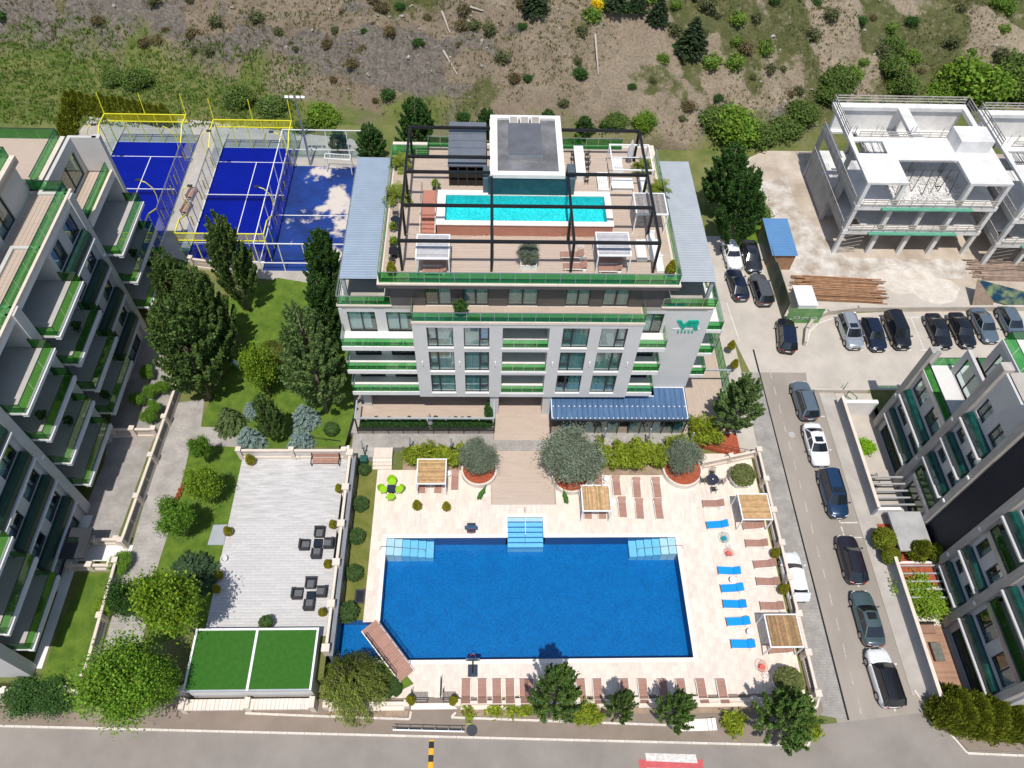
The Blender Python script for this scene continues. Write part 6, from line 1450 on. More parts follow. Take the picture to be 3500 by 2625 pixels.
for u,v,s,l in ((868,360,1.25,'cycad in white pot at the roof back left'),(861,432,1.45,'large cycad in white pot on the roof left side'),(1387,372,1.2,'cycad beside the white swing frame on the roof'),(1421,418,1.25,'cycad by the right roof railing')):
    potted(l,F(u,v,18.0),s,m_wpot,'cyc',cyc,'potted cycads on the roof',.45,.3,'potted_cycad')
for u,v,s,l in ((851,500,.8,'yellow green shrub by the roof café table, upper'),(851,532,.85,'yellow green shrub by the roof café table, lower'),(943,412,1.0,'yellow green shrub at the rooftop pool steps')):
    potted(l,F(u,v,18.0),s,m_gpot,'rbush',lambda:rounded(.9,.42,20,900,.10,L_yel,m_trunk,th=.0)[0],'potted shrubs on the roof')
potted('round leafy plant in terracotta pot above the plant house roof',F(580,1352,ZG)+Vector((0,0,.03)),1.5,m_terra,'pround',lambda:clipped(lambda q:.36*math.sqrt(max(.01,1-(2*q-1)**2)),.6,700,.08,L_box),None)
potted('dark glossy plant in blue pot on the hotel terrace',Vector((-2.0,40.75,14.7)),1.35,M('blue_pot',(.05,.10,.14),.4,.1,2),'rdk',lambda:rounded(1.1,.38,24,900,.14,L_dark,m_trunk,th=.0)[0],None)
# square planter with olive on the roof
p=F(1141,575,18.0); sp=thing('square_planter','white square planter box on the roof terrace','planter',p); MB().box(-.65,-.5,0,.65,.5,.55).build('box',m_wht,sp); MB().box(-.58,-.43,.55,.58,.43,.56).build('soil',m_soil,sp)
plant('ol',None,'olive_tree','small round olive on the roof terrace','tree',p+Vector((0,0,.3)),None,(.55,.55,.58))
# hexagonal white planters with bushes
for (u,v,l1,l2,rr) in ((1597,1040,'white angular planter by the lattice wall','dense olive green bush in the white angular planter',1.0),(1692,1480,'white planter at the deck corner','grey green bush in the corner planter',1.0)):
    p=F(u,v,0); t=thing('angular_planter',l1,'planter',p); MB().lathe([(.85,0),(1.15,.85),(1.02,.85),(1.0,.75)],6,cap=False).build('tub',m_wht,t); MB().lathe([(.01,.78),(1.02,.78)],6,cap=False).build('soil',m_soil,t)
    plant('bush',lambda:clipped(lambda q:1.0*math.sqrt(max(.01,1-(1.7*q-.7)**2)),1.5,4200,.12,leafmat('leaf_pittosporum',(.14,.16,.055),.4,.02)),'planter_bush',l2,'shrub',p+Vector((0,0,.7)),None,(1.05,1.05,.95),None,('foliage',))
# thuja hedges
thr=lambda q:.62*(1-q)**.6*min(1,.7+q*2)
K_th=lambda:clipped(thr,2.6,3800,.14,L_thuja,rough=.2,elong=2.6,up=1.5)
pts=[(150,300),(152,282),(155,264),(158,246),(163,232)]+[(176+14.5*i,228+2.2*i) for i in range(14)]
for i,(u,v) in enumerate(pts):
    OR5=['first','second','third','fourth','fifth','sixth','seventh','eighth','ninth','tenth','eleventh','twelfth','thirteenth','fourteenth']; lab='golden thuja west of the padel courts, %s from the apartment block'%OR5[i] if i<5 else 'golden thuja behind the padel courts, %s from the hedge corner'%OR5[i-5]
    plant('th',K_th,'thuja',lab,'hedge shrub',F(u,v+12,ZG),None,(1.25,1.25,random.uniform(.95,1.2)),'thuja hedge by the padel courts',('foliage',))
thb=lambda q:1.05*(1-q)**.5*min(1,.75+q*2)
K_thb=lambda:clipped(thb,2.5,9000,.16,L_thuja,rough=.24,elong=2.8,up=1.5)
for i,(u,v) in enumerate([(2030,1535),(2062,1548),(2098,1556),(2135,1560),(2172,1562),(2208,1565),(2050,1515),(2090,1528),(2128,1535),(2168,1538),(2205,1540)]):
    plant('thb',K_thb,'thuja',('golden thuja in the front row of the corner hedge, %s from the kerb'%OR5[i] if i<6 else 'golden thuja in the back row of the corner hedge, %s from the kerb'%OR5[i-6]),'hedge shrub',F(u,v+6,0),None,(1.0,1.0,random.uniform(.85,1.1)),'thuja hedge at the street corner',('foliage',))
# right court planting
Zc=ZM(2600,1600,.4069)
pb=tag(MB().box(35.3,25.4,-.1,38.8,29.0,.0).build('planter_bed',m_mulch),kind='structure'); 
rp=thing('raised_planter','white raised planter with red mulch by the right entrance','planter'); MB().box(35.0,22.8,-.1,38.8,25.15,.5).build('planter_wall',m_whtw,rp); MB().box(35.2,23.0,.5,38.7,25.0,.52).build('mulch',m_mulch,rp)
for x,y,s,l in ((1030,600,1.45,'golden clipped ball nearest the side road'),(1095,735,1.15,'golden clipped ball below the nearest one'),(1520,560,1.35,'golden clipped ball by the louvre panel, upper'),(1510,730,1.5,'golden clipped ball by the louvre panel, lower')):
    q=Zc(x,y,.9); plant('ballg',lambda:clipped(ballr,1.25,2600,.10,L_thuja),'clipped_ball_shrub',l,'shrub',Vector((q.x,q.y,.2)),None,(s*.95,s*.95,s),'golden clipped balls in the raised planter',('foliage',))
q=Zc(1300,720,.5); plant('th',None,'spiral_conifer','tall clipped golden conifer between the golden balls','conifer',Vector((q.x,q.y,.5)),None,(1.25,1.25,.9),None,('foliage',))
q=Zc(1380,710,.5); plant('rdk',None,'low_shrub','low dark shrub on the red mulch of the raised planter','shrub',Vector((q.x,q.y,.5)),None,(1.2,1.2,.7),None,('foliage',))
p=Zc(1320,1150,ZC); plant('ryel',None,'young_tree','bright green tree filling the right courtyard','tree',p+Vector((-.2,.3,0)),None,(1.35,1.5,.62))
p=F(1880,985,ZC); plant('rbush2',lambda:rounded(1.4,.8,40,3000,.11,leafmat('leaf_bright',(.16,.30,.012),.35,.02),m_trunk,th=0)[0],'courtyard_shrub','bright green spreading shrub in the upper right courtyard','shrub',p+Vector((-.3,.8,0)),.5,(1.0,1.35,.8),None,('foliage',))
# small trees in the left yard
for i,(x,y) in enumerate(((1190,1195),(1300,1130),(1320,1265),(1285,1340),(1400,1090),(1265,970))):
    plant('rmid',None,'yard_sapling',['sapling in the paved yard nearest the balconies','sapling in the middle of the paved yard','small sapling by the yard fence','smallest sapling near the yard lattice wall','sapling under the broad poplar','sapling at the top of the paved yard'][i],'sapling',Z6(x,y,ZG),None,(.45,.45,.42),'saplings in the paved yard')
plant('rmid',None,'yard_shrub','shrub against the white wall in the side lawn','shrub',F(270*.2+215,1225,ZG),None,(.6,.6,.35)); plant('ryel',None,'yard_shrub','yellow shrub by the fence on the side lawn','shrub',F(320,2*0+1318,ZG)+Vector((-3.0,0,0)),None,(.6,.6,.35))
# patio hedges in front of the hotel
K_ph=lambda:clipped(lambda q:.42*(1-q)**.35,1.3,1500,.10,leafmat('leaf_patio_hedge',(.045,.11,.03),.4,.02),rough=.14,elong=1.8,up=1.)
xs_=list(np.arange(-11.4,-5.6,.62))+list(np.arange(-4.6,.0,.62))
for i,x in enumerate(xs_): plant('ph',K_ph,'patio_hedge_shrub',('dark hedge shrub left of the folded parasol, %s from the patio corner'%OR5[i]) if x<-5 else ('dark hedge shrub right of the folded parasol, %s from it'%OR5[i-10]),'hedge shrub',(float(x),38.75,ZP),None,(1.0,.9,random.uniform(1.05,1.5)),'dark hedge behind the patio fence',('foliage',))
for iy,y in enumerate((39.0,39.6,40.2,40.8)): plant('ph',None,'patio_hedge_shrub','dark hedge shrub on the entrance side of the patio, %s from the fence'%OR5[iy],'hedge shrub',(.35,y,ZP),None,(.7,.95,1.1),'dark hedge behind the patio fence',('foliage',))
# =============== HILLSIDE GROWTH ===============
K_s=[lambda:rounded(1.1,.95,26,1300,.16,L_scrub,m_trunk,th=0,sig=.24)[0],lambda:rounded(1.0,.9,24,1200,.15,L_scrub2,m_trunk,th=0,sig=.24)[0],lambda:rounded(1.2,1.0,28,1500,.17,L_dark,m_trunk,th=0,sig=.25)[0],lambda:rounded(1.3,1.05,30,1600,.18,leafmat('leaf_hill_green',(.10,.16,.025),.42,.02),m_trunk,th=0,sig=.25)[0]]
LB_=['low grey green scrub bush on the bare hillside','brownish dry scrub bush on the bare hillside','dark green scrub bush on the hillside','fresh green bush on the hillside']
spots=[]
def hz(x,y): return float(hill_z(np.array([x]),np.array([y]))[0])
tries=0
while len(spots)<250 and tries<9000:
    tries+=1; x=rng.uniform(-85,85); d=rng.uniform(.5,26)**1.; y=float(hbase(x))+d
    if y-62*0<82: continue
    if any((x-a)**2+(y-b)**2<2.2 for a,b in spots): continue
    spots.append((x,y)); dens=math.sin(x*.13+y*.1)
    r=rng.rand(); k=(1 if r<.38 else 0 if r<.72 else 2) if x<8 else (0 if r<.4 else 2 if r<.62 else 3 if r<.9 else 1)
    s=rng.uniform(.45,1.15)*(1.15 if x>20 else 1.); plant('hs%d'%k,K_s[k],'hill_bush',LB_[k],'bush',(x,y,hz(x,y)-.1),None,(s,s,s*rng.uniform(.8,1.2)),'scrub bushes on the hillside',('foliage',))
def onhill(u,v):
    d=CM.T@np.array([(u*1.58228-1750)/FPX,(v*1.58228-1312.5)/FPX,1.]); t=40+np.arange(900)*.15; P_=np.array([0,0,H])+d*t[:,None]
    k=np.nonzero((P_[:,1]>83)&(P_[:,2]<hill_z(P_[:,0],P_[:,1])))[0]; return Vector(P_[k[0] if len(k) else -1])
for i,(u,v,w,h) in enumerate(((1490,112,2.3,5.0),(1155,25,2.0,3.5),(1420,50,1.6,4.2),(1330,18,1.9,3.0),(1375,25,1.4,3.0))):
    plant('pine',lambda:conifer(5,1.9,13,5000,.22,L_pine,m_trunk,.05,1.8),'hill_pine',['tallest dark pine on the upper slope above the hotel','dark pine at the top edge above the roof house','thin dark pine left of the tallest one','dark pine at the top edge near the yellow bush','small dark pine at the top edge'][i],'tree',onhill(u,v),None,(w/1.9,w/1.9,h/5),'pines on the upper slope')
K_bb=lambda:rounded(3,2.2,60,7000,.24,leafmat('leaf_thicket',(.10,.165,.018),.42,.02),m_trunk,th=0,sig=.2)[0]
K_bd=lambda:rounded(3,2.2,60,6500,.24,leafmat('leaf_thicket_dark',(.075,.115,.025),.42,.02),m_trunk,th=0,sig=.2)[0]
TH=((2092,205,1.9,0),(2065,185,1.2,0),(2140,195,1.3,0),(2030,215,1.0,0),(2180,165,1.3,1),(1580,292,1.4,0),(1545,270,1.1,1),(1730,255,1.0,1),(1805,190,1.1,1),(1920,150,1.0,1),(1925,110,.8,1),(1945,195,1.0,1),(1790,215,.9,1),(1640,305,1.0,1),(1690,290,1.1,1),(1330,268,.7,1),(700,262,.9,0),(660,290,.7,1),(590,240,.9,1),(520,225,.9,1),(300,185,.9,1),(1240,300,.8,0),(1390,270,.7,0),(250,180,.7,1),(1620,440,.8,1),(1635,470,.7,1),(2200,215,1.2,1))
TK=sorted(q[0] for q in TH); ORD=['first','second','third','fourth','fifth','sixth','seventh','eighth','ninth','tenth','eleventh','twelfth','thirteenth','fourteenth','fifteenth','sixteenth','seventeenth','eighteenth','nineteenth','twentieth','twenty-first','twenty-second','twenty-third','twenty-fourth','twenty-fifth','twenty-sixth','twenty-seventh']
for i,(u,v,s,k) in enumerate(TH):
    p=onhill(u,v) if v<300 else F(u,v,0); plant('bb%d'%k,(K_bb,K_bd)[k],'thicket',('bright' if k==0 else 'dark')+' green thicket at the slope foot, %s from the left'%ORD[TK.index(u)],'thicket',p-Vector((0,0,.4)),None,(s,s,s*rng.uniform(.7,.95)),'thickets at the foot of the slope',('foliage',))
plant('ybush',lambda:rounded(1.2,.8,24,1500,.13,leafmat('leaf_yellow_flower',(.55,.38,.01),.3,.01),m_trunk,th=0)[0],'flowering_bush','bright yellow flowering bush at the top of the slope','bush',onhill(1288,20),None,(1.0,1.0,1.0),None,('foliage',))
for i,(u0,v0,u1,v1,l) in enumerate(((1503/1.58+0,30,1525/1.58,130,'0'),(1285,80,1292,165,'dead pale trunk standing on the slope above the roof bar'),(955,30,972,75,'fallen pale log lying downslope, upper left'),(958,115,988,165,'fallen pale log lying downslope, above the cabin'),(1015,20,1045,28,'short pale log near the top edge'),(1010,50,1060,72,'dead log beside a dark bush on the slope'))):
    if i==0: continue
    a,b=onhill(u0,v0),onhill(u1,v1); tag(MB().tube(a+Vector((0,0,.35)),b+Vector((0,0,.25)),.16,.07,7).build('dead_log',m_lime),l,'log')
# loose stones and grass tufts over the slope, past counting
n=26000; X=rng.uniform(-90,90,n); Y=hbase(X)+rng.uniform(-.5,34,n)**1.0; keep=Y>82.5; X,Y=X[keep],Y[keep]; keep=fbm(X,Y,91,4,.12)+rng.normal(size=len(X))*.12>-.02; X,Y=X[keep],Y[keep]; Zz=hill_z(X,Y)
P=np.stack([X,Y,Zz],1); P=np.repeat(P,5,0)+rng.normal(size=(len(P)*5,3))*np.array([.14,.14,.03])+np.array([0,0,.07]); ax=np.tile([0,0,1.],(len(P),1))
tag(link('hill_grass',to_mesh('hill_grass',[leafset(P,.15,2.4,ax,.7)],leafmat('leaf_dry_grass',(.11,.115,.045),.45,.025))),'dry grass tufts scattered over the hillside','grass',kind='stuff')
n=2600; X=rng.uniform(-90,90,n); Y=hbase(X)+rng.uniform(1,34,n); keep=(Y>83)&(fbm(X,Y,93,4,.1)+rng.normal(size=n)*.1>.0); X,Y=X[keep],Y[keep]; Zz=hill_z(X,Y)
mb=MB()
for x,y,z in zip(X,Y,Zz): s=.09*rng.lognormal(0,.6); mb.ob((x,y,z+s*.1),s*2*rng.uniform(.6,1.4),s*1.6,s,rng.rand()*3,rng.rand(),rng.rand())
tag(mb.build('hill_stones',M('hill_stone',(.33,.30,.27),.95,.25,3,island=.35)),'loose grey stones scattered over the hillside','stones',kind='stuff')
n=5000; X=rng.uniform(-75,-24,n); Y=rng.uniform(83,103,n); keep=(Y<hbase(X)+4); X,Y=X[keep],Y[keep]; P=np.stack([X,Y,hill_z(X,Y)],1); P=np.repeat(P,4,0)+rng.normal(size=(len(P)*4,3))*np.array([.2,.2,.04])+np.array([0,0,.1]); ax=np.tile([0,0,1.],(len(P),1))
tag(link('meadow_grass',to_mesh('meadow_grass',[leafset(P,.2,2.6,ax,.7)],leafmat('leaf_meadow',(.10,.155,.03),.4,.025))),'rough meadow grass below the rock slope','grass',kind='stuff')
# =============== CARS ===============
m_cg=M('car_glass',(.012,.016,.02),.06,.1,1,spec=.7,coat=.5); m_tyre=M('tyre_rubber',(.018,.018,.018),.9,.1,4); m_rim=M('alloy_rim',(.45,.46,.47),.3,.06,4,metal=.8)
m_hl=M('headlamp_glass',(.62,.66,.70),.12,.06,4,spec=.7); m_tl=M('tail_lamp',(.36,.012,.012),.2,.1,4,spec=.6); m_plate=M('number_plate',(.7,.7,.7),.5,.05,4); m_trim=M('black_trim',(.02,.02,.021),.5,.1,4)
CT={'sedan':(4.62,1.82,1.45,.90,.72,.97,.20,.05,-.20,-.37),'fast':(4.85,1.88,1.42,.88,.72,.98,.20,.05,-.18,-.42),'suv':(4.45,1.88,1.70,1.02,.88,1.02,.23,.08,-.40,-.485),'van':(4.75,1.86,1.80,1.05,.88,1.05,.27,.12,-.42,-.485),'hatch':(4.35,1.82,1.52,.94,.80,.96,.22,.07,-.33,-.47),'classic':(4.6,1.80,1.52,.98,.86,.90,.14,.05,-.15,-.27)}
def car_geo(kind):
    L,Wd,Ht,hb,hf,hr,yf,yf2,yr2,yr=CT[kind]; w=Wd/2
    yf,yf2,yr2,yr=[q*L for q in (yf,yf2,yr2,yr)]
    return L,w,Ht,hb,hf,hr,yf,yf2,yr2,yr
def car(label,kind,paint,p,rz,roof=None,sunroof=False,rails=False,flip=None,name='parked_car',group='parked cars',boot=False):
    L,w,Ht,hb,hf,hr,yf,yf2,yr2,yr=car_geo(kind)
    t=thing(name,label,'car',(p.x,p.y,ZR+.005),rz,group)
    # lower body
    S=[-.5,-.492,-.475,-.45,-.41,-.36,-.27,-.14,0,.12,.23,.31,.37,.42,.455,.48,.494,.5]; vs=[];fs=[]; K=13
    for s in S:
        y=s*L; e=abs(s)*2
        ww=w*(1-.27*max(0,(e-.66)/.34)**2.6)*(1 if s<0 else 1-.03*max(0,(e-.3)/.7))
        if y>yf: h=hb+(hf-hb)*((y-yf)/(L/2-yf))**1.3
        elif y<yr: h=hb+(hr-hb)*min(1,((yr-y)/max(.01,L/2+yr))*2.)
        else: h=hb
        drop=.16*max(0,(e-.93)/.07)**1.5; h-=drop; zb=.2+.12*max(0,(e-.88)/.12)
        half=[(0,zb),(ww*.86,zb),(ww*.97,zb+.10),(ww,zb+.28),(ww*.985,h-.18),(ww*.93,h-.05),(ww*.80,h+.005),]
        ring=half+[(0,h+.035)]+[(-a,b) for a,b in half[:0:-1]]
        vs+=[(a,y,b) for a,b in ring]
    K=len(ring)
    for i in range(len(S)-1):
        for k in range(K): fs.append((i*K+k,(i+1)*K+k,(i+1)*K+(k+1)%K,i*K+(k+1)%K))
    fs+=[tuple(range(K)),tuple(range((len(S)-1)*K,len(S)*K))[::-1]]
    mb=MB().add(vs,fs); body=mb.build('body',paint,t,smooth=True)
    wb=w*.90; wr=w*(.66 if kind not in('van','suv') else .70); hz_=hb-.03
    # greenhouse
    top=Ht-.06
    def q(name,pts,mat): 
        return MB().quad(*pts).build(name,mat,t)
    A=[Vector((wb,yf,hz_)),Vector((wr,yf2,top)),Vector((wr,yr2,top)),Vector((wb,yr,hz_))]
    mir=lambda v:Vector((-v.x,v.y,v.z))
    def curved(name,a,b,mat,bow):
        m=MB(); n=6; vv=[]
        for i in range(n+1):
            s=i/n*2-1; k=bow*(1-s*s)
            for pnt in (a,b): vv.append((pnt.x*s,pnt.y+k*(1 if bow and a.y>0 else 1),pnt.z))
        m.add(vv,[(2*i,2*i+1,2*i+3,2*i+2) if a.y>0 else (2*i,2*i+2,2*i+3,2*i+1) for i in range(n)]); return m.build(name,mat,t,smooth=True)
    curved('windscreen',A[0],A[1],m_cg,.14); curved('rear_window',A[3],A[2],m_cg,-.10)
    for s in (1,-1):
        pts=[Vector((v.x*s*1.0,v.y,v.z)) for v in A]; 
        MB().quad(*(pts if s<0 else pts[::-1])).build('side_window',m_cg,t)
        pil=MB().bar(pts[0],pts[1],.07,.06).bar(pts[3],pts[2],.09 if kind!='suv' else .14,.07)
        ym=(yf2+yr2)/2-.05; pil.bar((s*wb*.99,ym,hz_),(s*wr,ym,top),.07,.05).bar(pts[1],pts[2],.07,.06); pil.build('pillar',roof or paint,t)
        MB().ob((s*(w+.09),yf-.12,hb+.06),.2,.12,.14).build('mirror',paint,t,bevel=.03)
    # roof panel, domed
    m=MB(); nx_,ny_=6,5; vv=[]
    for j in range(ny_+1):
        for i in range(nx_+1):
            a=i/nx_*2-1; b=j/ny_; y=yr2+(yf2-yr2)*b; vv.append((a*(wr+.03),y+(.14*(1-a*a) if b==1 else (-.10*(1-a*a) if b==0 else 0)),top+.02+.055*(1-a*a)*(1-.35*(2*b-1)**2)-.02*(2*b-1)**2))
    n1=nx_+1; m.add(vv,[(j*n1+i,j*n1+i+1,(j+1)*n1+i+1,(j+1)*n1+i) for j in range(ny_) for i in range(nx_)])
    rf=m.build('roof',roof or paint,t,smooth=True)
    if sunroof: MB().box(-wr*.62,yf2-.62,top+.075,wr*.62,yf2-.05,top+.085).build('sunroof',m_cg,rf)
    if rails:
        for s in (1,-1): MB().bar((s*wr*.93,yr2+.1,top+.1),(s*wr*.93,yf2-.05,top+.1),.05,.06).build('roof_rail',m_trim if rails!='s' else m_rim,rf)
    # wheels
    R_=.335 if kind not in('suv','van') else .36
    for s in (1,-1):
        for y in (-.285*L,.30*L):
            wh=MB().tube((s*(w-.20),y,R_),(s*(w+.012),y,R_),R_,R_,18).build('wheel',m_tyre,t); MB().tube((s*(w+.008),y,R_),(s*(w+.022),y,R_),R_*.66,R_*.6,14).build('rim',m_rim,wh)
    yF,yR_=L/2,-L/2; zf=hf-.2; zr=hr-.26
    for s in (1,-1):
        MB().ob((s*w*.60,yF*.93,hf-.12),.36,.26,.13,-s*.6,.25).build('headlight',m_hl,t,bevel=.03)
        MB().ob((s*w*.63,-yF*.955,hr-.20),.36,.2,.15,s*.5).build('tail_light',m_tl,t,bevel=.03)
    MB().ob((0,yF*.992,zf-.12),.9*w,.05,.2).build('grille',m_trim,t); MB().ob((0,yF*1.004,.42),.5,.02,.12).build('number_plate',m_plate,t); MB().ob((0,-yF*1.002,zr-.12),.5,.03,.12).build('number_plate',m_plate,t)
    MB().ob((0,yF*.965,.33),1.25*w,.16,.14).build('bumper',m_trim if kind in('suv','van') else paint,t); MB().ob((0,-yF*.965,.36),1.3*w,.16,.18).build('bumper',m_trim if kind in('suv','hatch','van') else paint,t)
    if kind=='classic':
        ch=M('chrome',(.72,.73,.74),.12,.04,2,metal=.95)
        MB().ob((0,yF*1.0,.48),1.9*w,.12,.16).build('chrome_bumper',ch,t,bevel=.04); MB().ob((0,-yF*1.0,.5),1.9*w,.12,.16).build('chrome_bumper',ch,t,bevel=.04); MB().bar((0,yf+.1,hb+.03),(0,yF*.95,hf+.0),.04,.03).build('bonnet_strip',ch,t)
        for s in (1,-1): MB().ball((s*w*.72,yF*.97,hf-.12),.13,.08,.13).build('round_lamp',ch,t)
    # panel lines on the bonnet
    cl=MB()
    for s in (1,-1): cl.bar((s*w*.62,yf+.12,hb+.012),(s*w*.5,yF*.86,hf+.03),.014,.012)
    cl.build('bonnet_crease',m_trim,t)
    if boot:
        MB().ob((0,-L/2+.12,1.32),1.5*w,.10,.85,0,-.5).build('open_tailgate',paint,t); MB().box(-w*.75,-L/2+.1,.5,w*.75,-L/2+.9,hr+.045).build('boot_interior',m_trim,t)
    return t
def paint(nm,c,r=.28,metal=.25): return M('car_paint_'+nm,c,r,.05,2,metal=metal,coat=.8,spec=.5)
c_wh=paint('white',(.72,.73,.74),.3,0); c_bk=paint('black',(.012,.013,.016)); c_nv=paint('navy',(.010,.017,.04)); c_gy=paint('grey',(.10,.105,.11)); c_gb=paint('grey_blue',(.12,.16,.20)); c_si=paint('silver',(.42,.45,.47),.3,.5); c_bl=paint('blue',(.012,.042,.10)); c_te=paint('teal_grey',(.075,.115,.125)); c_dg=paint('dark_grey',(.035,.038,.045)); c_pu=paint('aubergine',(.022,.02,.03))
CF=lambda u,v,z=.7:F(u,v,z)
car('white classic saloon with chrome bumpers beside the tall poplar','classic',c_wh,CF(1582,547),PI+.02)
car('dark grey fastback parked beside the white classic','fast',c_dg,CF(1625,551),PI-.02,sunroof=True)
car('navy saloon with rear plate, below the white classic','sedan',c_nv,CF(1594,611),.06)
car('grey estate car beside the green hoarding','suv',c_gy,CF(1645,623),.04,rails='s')
car('black SUV driving past the hoarding corner','suv',c_bk,CF(1700,722),-.16,roof=c_nv)
car('silver SUV at the left end of the car park row','suv',c_si,CF(1838,714),PI+.02,sunroof=True,rails='s')
car('navy crossover in the car park between silver and black cars','hatch',c_nv,CF(1889,719),PI+.02)
car('black minivan with roof panel, third in the car park','van',c_bk,CF(1939,712),PI+.02)
car('black saloon alone left of the second car park group','sedan',c_bk,CF(2029,712),PI+.02)
car('black saloon tucked behind the right apartment terrace','sedan',c_bk,CF(2080,710),PI+.02)
car('dark grey saloon half hidden by the terrace corner','sedan',c_gb,CF(2128,700),PI+.02)
car('blue grey car mostly hidden behind the green terrace glass','hatch',c_gb,CF(2186,695),PI+.02)
car('grey blue SUV with black rear window above the white saloon','suv',c_gb,CF(1739,863),.02,rails=True)
car('white saloon with black sunroof parked on the side road','sedan',c_wh,CF(1765,958),PI,sunroof=True)
car('dark blue van with sunroof facing the street','van',c_bl,CF(1802,1063,.8),PI,sunroof=True,rails=True)
car('aubergine black hatchback in the middle of the parked row','hatch',c_pu,CF(1841,1206),.0,rails=True)
car('teal grey saloon with sunroof, second from the street','sedan',c_te,CF(1876,1333),.0,sunroof=True)
car('white SUV with black roof nearest the street','suv',c_wh,CF(1912,1463),.03,roof=c_bk,rails=True)
car('white car with open boot behind the side road fence','hatch',c_wh,CF(1716,1243),-.02,boot=True)
# =============== POOL AND TERRACE FURNITURE ===============
def lounger(t,key):
    mat=m_loung if key=='brown' else m_blue
    # local: length along +x (head at +x), width along y
    sl=MB()
    for i in range(13): sl.box(-.95+.1*i,-.34,.28,-.95+.1*i+.088,.34,.315)
    sl.build('seat',m_loung,t)
    bk=MB()
    for i in range(6): x=.36+.095*i; z=.30+.05*i; bk.add([(x,-.34,z-.02),(x+.085,-.34,z+.025),(x+.085,.34,z+.025),(x,.34,z-.02),(x,-.34,z+.015),(x+.085,-.34,z+.06),(x+.085,.34,z+.06),(x,.34,z+.015)],[(0,3,2,1),(4,5,6,7),(0,1,5,4),(1,2,6,5),(2,3,7,6),(3,0,4,7)])
    bk.build('backrest',m_loung,t)
    MB().bar((-.95,-.36,.26),(.9,-.36,.26),.04,.07).bar((-.95,.36,.26),(.9,.36,.26),.04,.07).build('frame',m_wht,t)
    for x in (-.8,.75):
        for y in (-.33,.33): MB().bar((x,y,0),(x,y,.26),.05).build('leg',m_wht,t)
    for y in (-.4,.4): MB().tube((.72,y-.03,.14),(.72,y+.03,.14),.13,.13,10).build('wheel',m_wht,t)
    if key=='blue':
        MB().box(-.94,-.33,.318,.35,.33,.39).build('seat_cushion',m_blue,t,bevel=.02)
        MB().add([(.36,-.33,.33),(.93,-.33,.60),(.93,.33,.60),(.36,.33,.33),(.36,-.33,.40),(.90,-.33,.67),(.90,.33,.67),(.36,.33,.40)],[(0,3,2,1),(4,5,6,7),(0,1,5,4),(1,2,6,5),(2,3,7,6),(3,0,4,7)]).build('back_cushion',m_blue,t,bevel=.02)
LG=Proto(lounger)
ordn=['first','second','third','fourth','fifth','sixth','seventh','eighth','ninth','tenth','eleventh','twelfth','thirteenth','fourteenth']
xs_=[1000+.4069*q for q in (1455,1592,1715,1825,1945)]+[1808,1860]+[1900+.4069*q for q in (105,215,355,580,735,905,1060,1230,1400)]
xs_=sorted(set(round(q) for q in xs_)); ordn+=['fifteenth','sixteenth']
for i,u in enumerate(xs_): LG.put('brown','sun_lounger','brown slatted lounger in the street side row, %s from the gate'%ordn[i],'sun lounger',N(u,2364,.3)-Vector((0,0,.3)),-PI/2+.02*math.sin(i),'loungers along the street side of the deck')
Zr=ZM(2300,1550,.226); Zq=ZM(1900,1900,.4069); Zk=ZM(1850,1250,.3617); Zl=ZM(1100,1250,.3617)
D3=Vector((0,0,.3))
for i,(p,l) in enumerate(((Zr(610,755,.3),'brown lounger alone below the black round table'),(Zr(1215,1085,.3),'brown lounger under the upper right pergola front'),(Zr(1170,820,.3),'brown lounger hidden under the upper right pergola'),(Zr(1265,1355,.3),'brown lounger below the upper right pergola'),(Zq(1755,65,.3),'brown lounger beside the upper fence conifer'),(Zq(1780,215,.3),'brown lounger beside the lower fence conifer'),(Zq(1815,420,.3),'brown lounger above the lower right pergola'),(Zq(1880,780,.3),'brown lounger under the lower right pergola front'),(Zq(1900,640,.3),'brown lounger hidden under the lower right pergola'))):
    LG.put('brown','sun_lounger',l,'sun lounger',p-D3,.06*math.sin(i*2),'brown loungers by the side road fence')
for i,(p,l) in enumerate(((Zr(670,1075,.3),'blue cushioned lounger above the blue wire chair'),(Zq(1455,125,.3),'blue cushioned lounger, top of the five in a row'),(Zq(1480,270,.3),'blue cushioned lounger, second of the five in a row'),(Zq(1500,405,.3),'blue cushioned lounger, middle of the five in a row'),(Zq(1530,550,.3),'blue cushioned lounger, fourth of the five in a row'),(Zq(1570,740,.3),'blue cushioned lounger, lowest of the five in a row'))):
    LG.put('blue','sun_lounger',l,'sun lounger',p-D3,.07*math.sin(i*3+1),'blue loungers right of the pool')
for i,(p,l) in enumerate(((Zk(540,1090,.3),'brown lounger half under the largest olive'),(Zk(712,1130,.3),'brown lounger in the far row, next to the white table'),(Zk(903,1150,.3),'brown lounger in the middle of the far row'),(Zk(1092,1150,.3),'brown lounger at the right end of the far row'),(Zk(768,1335,.3),'brown lounger in the near row beside the pergola'),(Zk(930,1350,.3),'brown lounger in the middle of the near row'),(Zk(1110,1350,.3),'brown lounger at the right end of the near row'),(Zk(440,1350,.3),'brown lounger under the centre pergola, left'),(Zk(575,1350,.3),'brown lounger under the centre pergola, right'),(Zl(945,1110,.3),'brown lounger under the left pergola, left'),(Zl(1103,1110,.3),'brown lounger under the left pergola, right'),(Zl(1258,1080,.3),'brown lounger between the left pergola and olive planter'))):
    LG.put('brown','sun_lounger',l,'sun lounger',p-D3,PI/2+.03*math.sin(i*2.3)-.02,'brown loungers at the head of the pool')
Zf=ZM(1800,800,.3617)
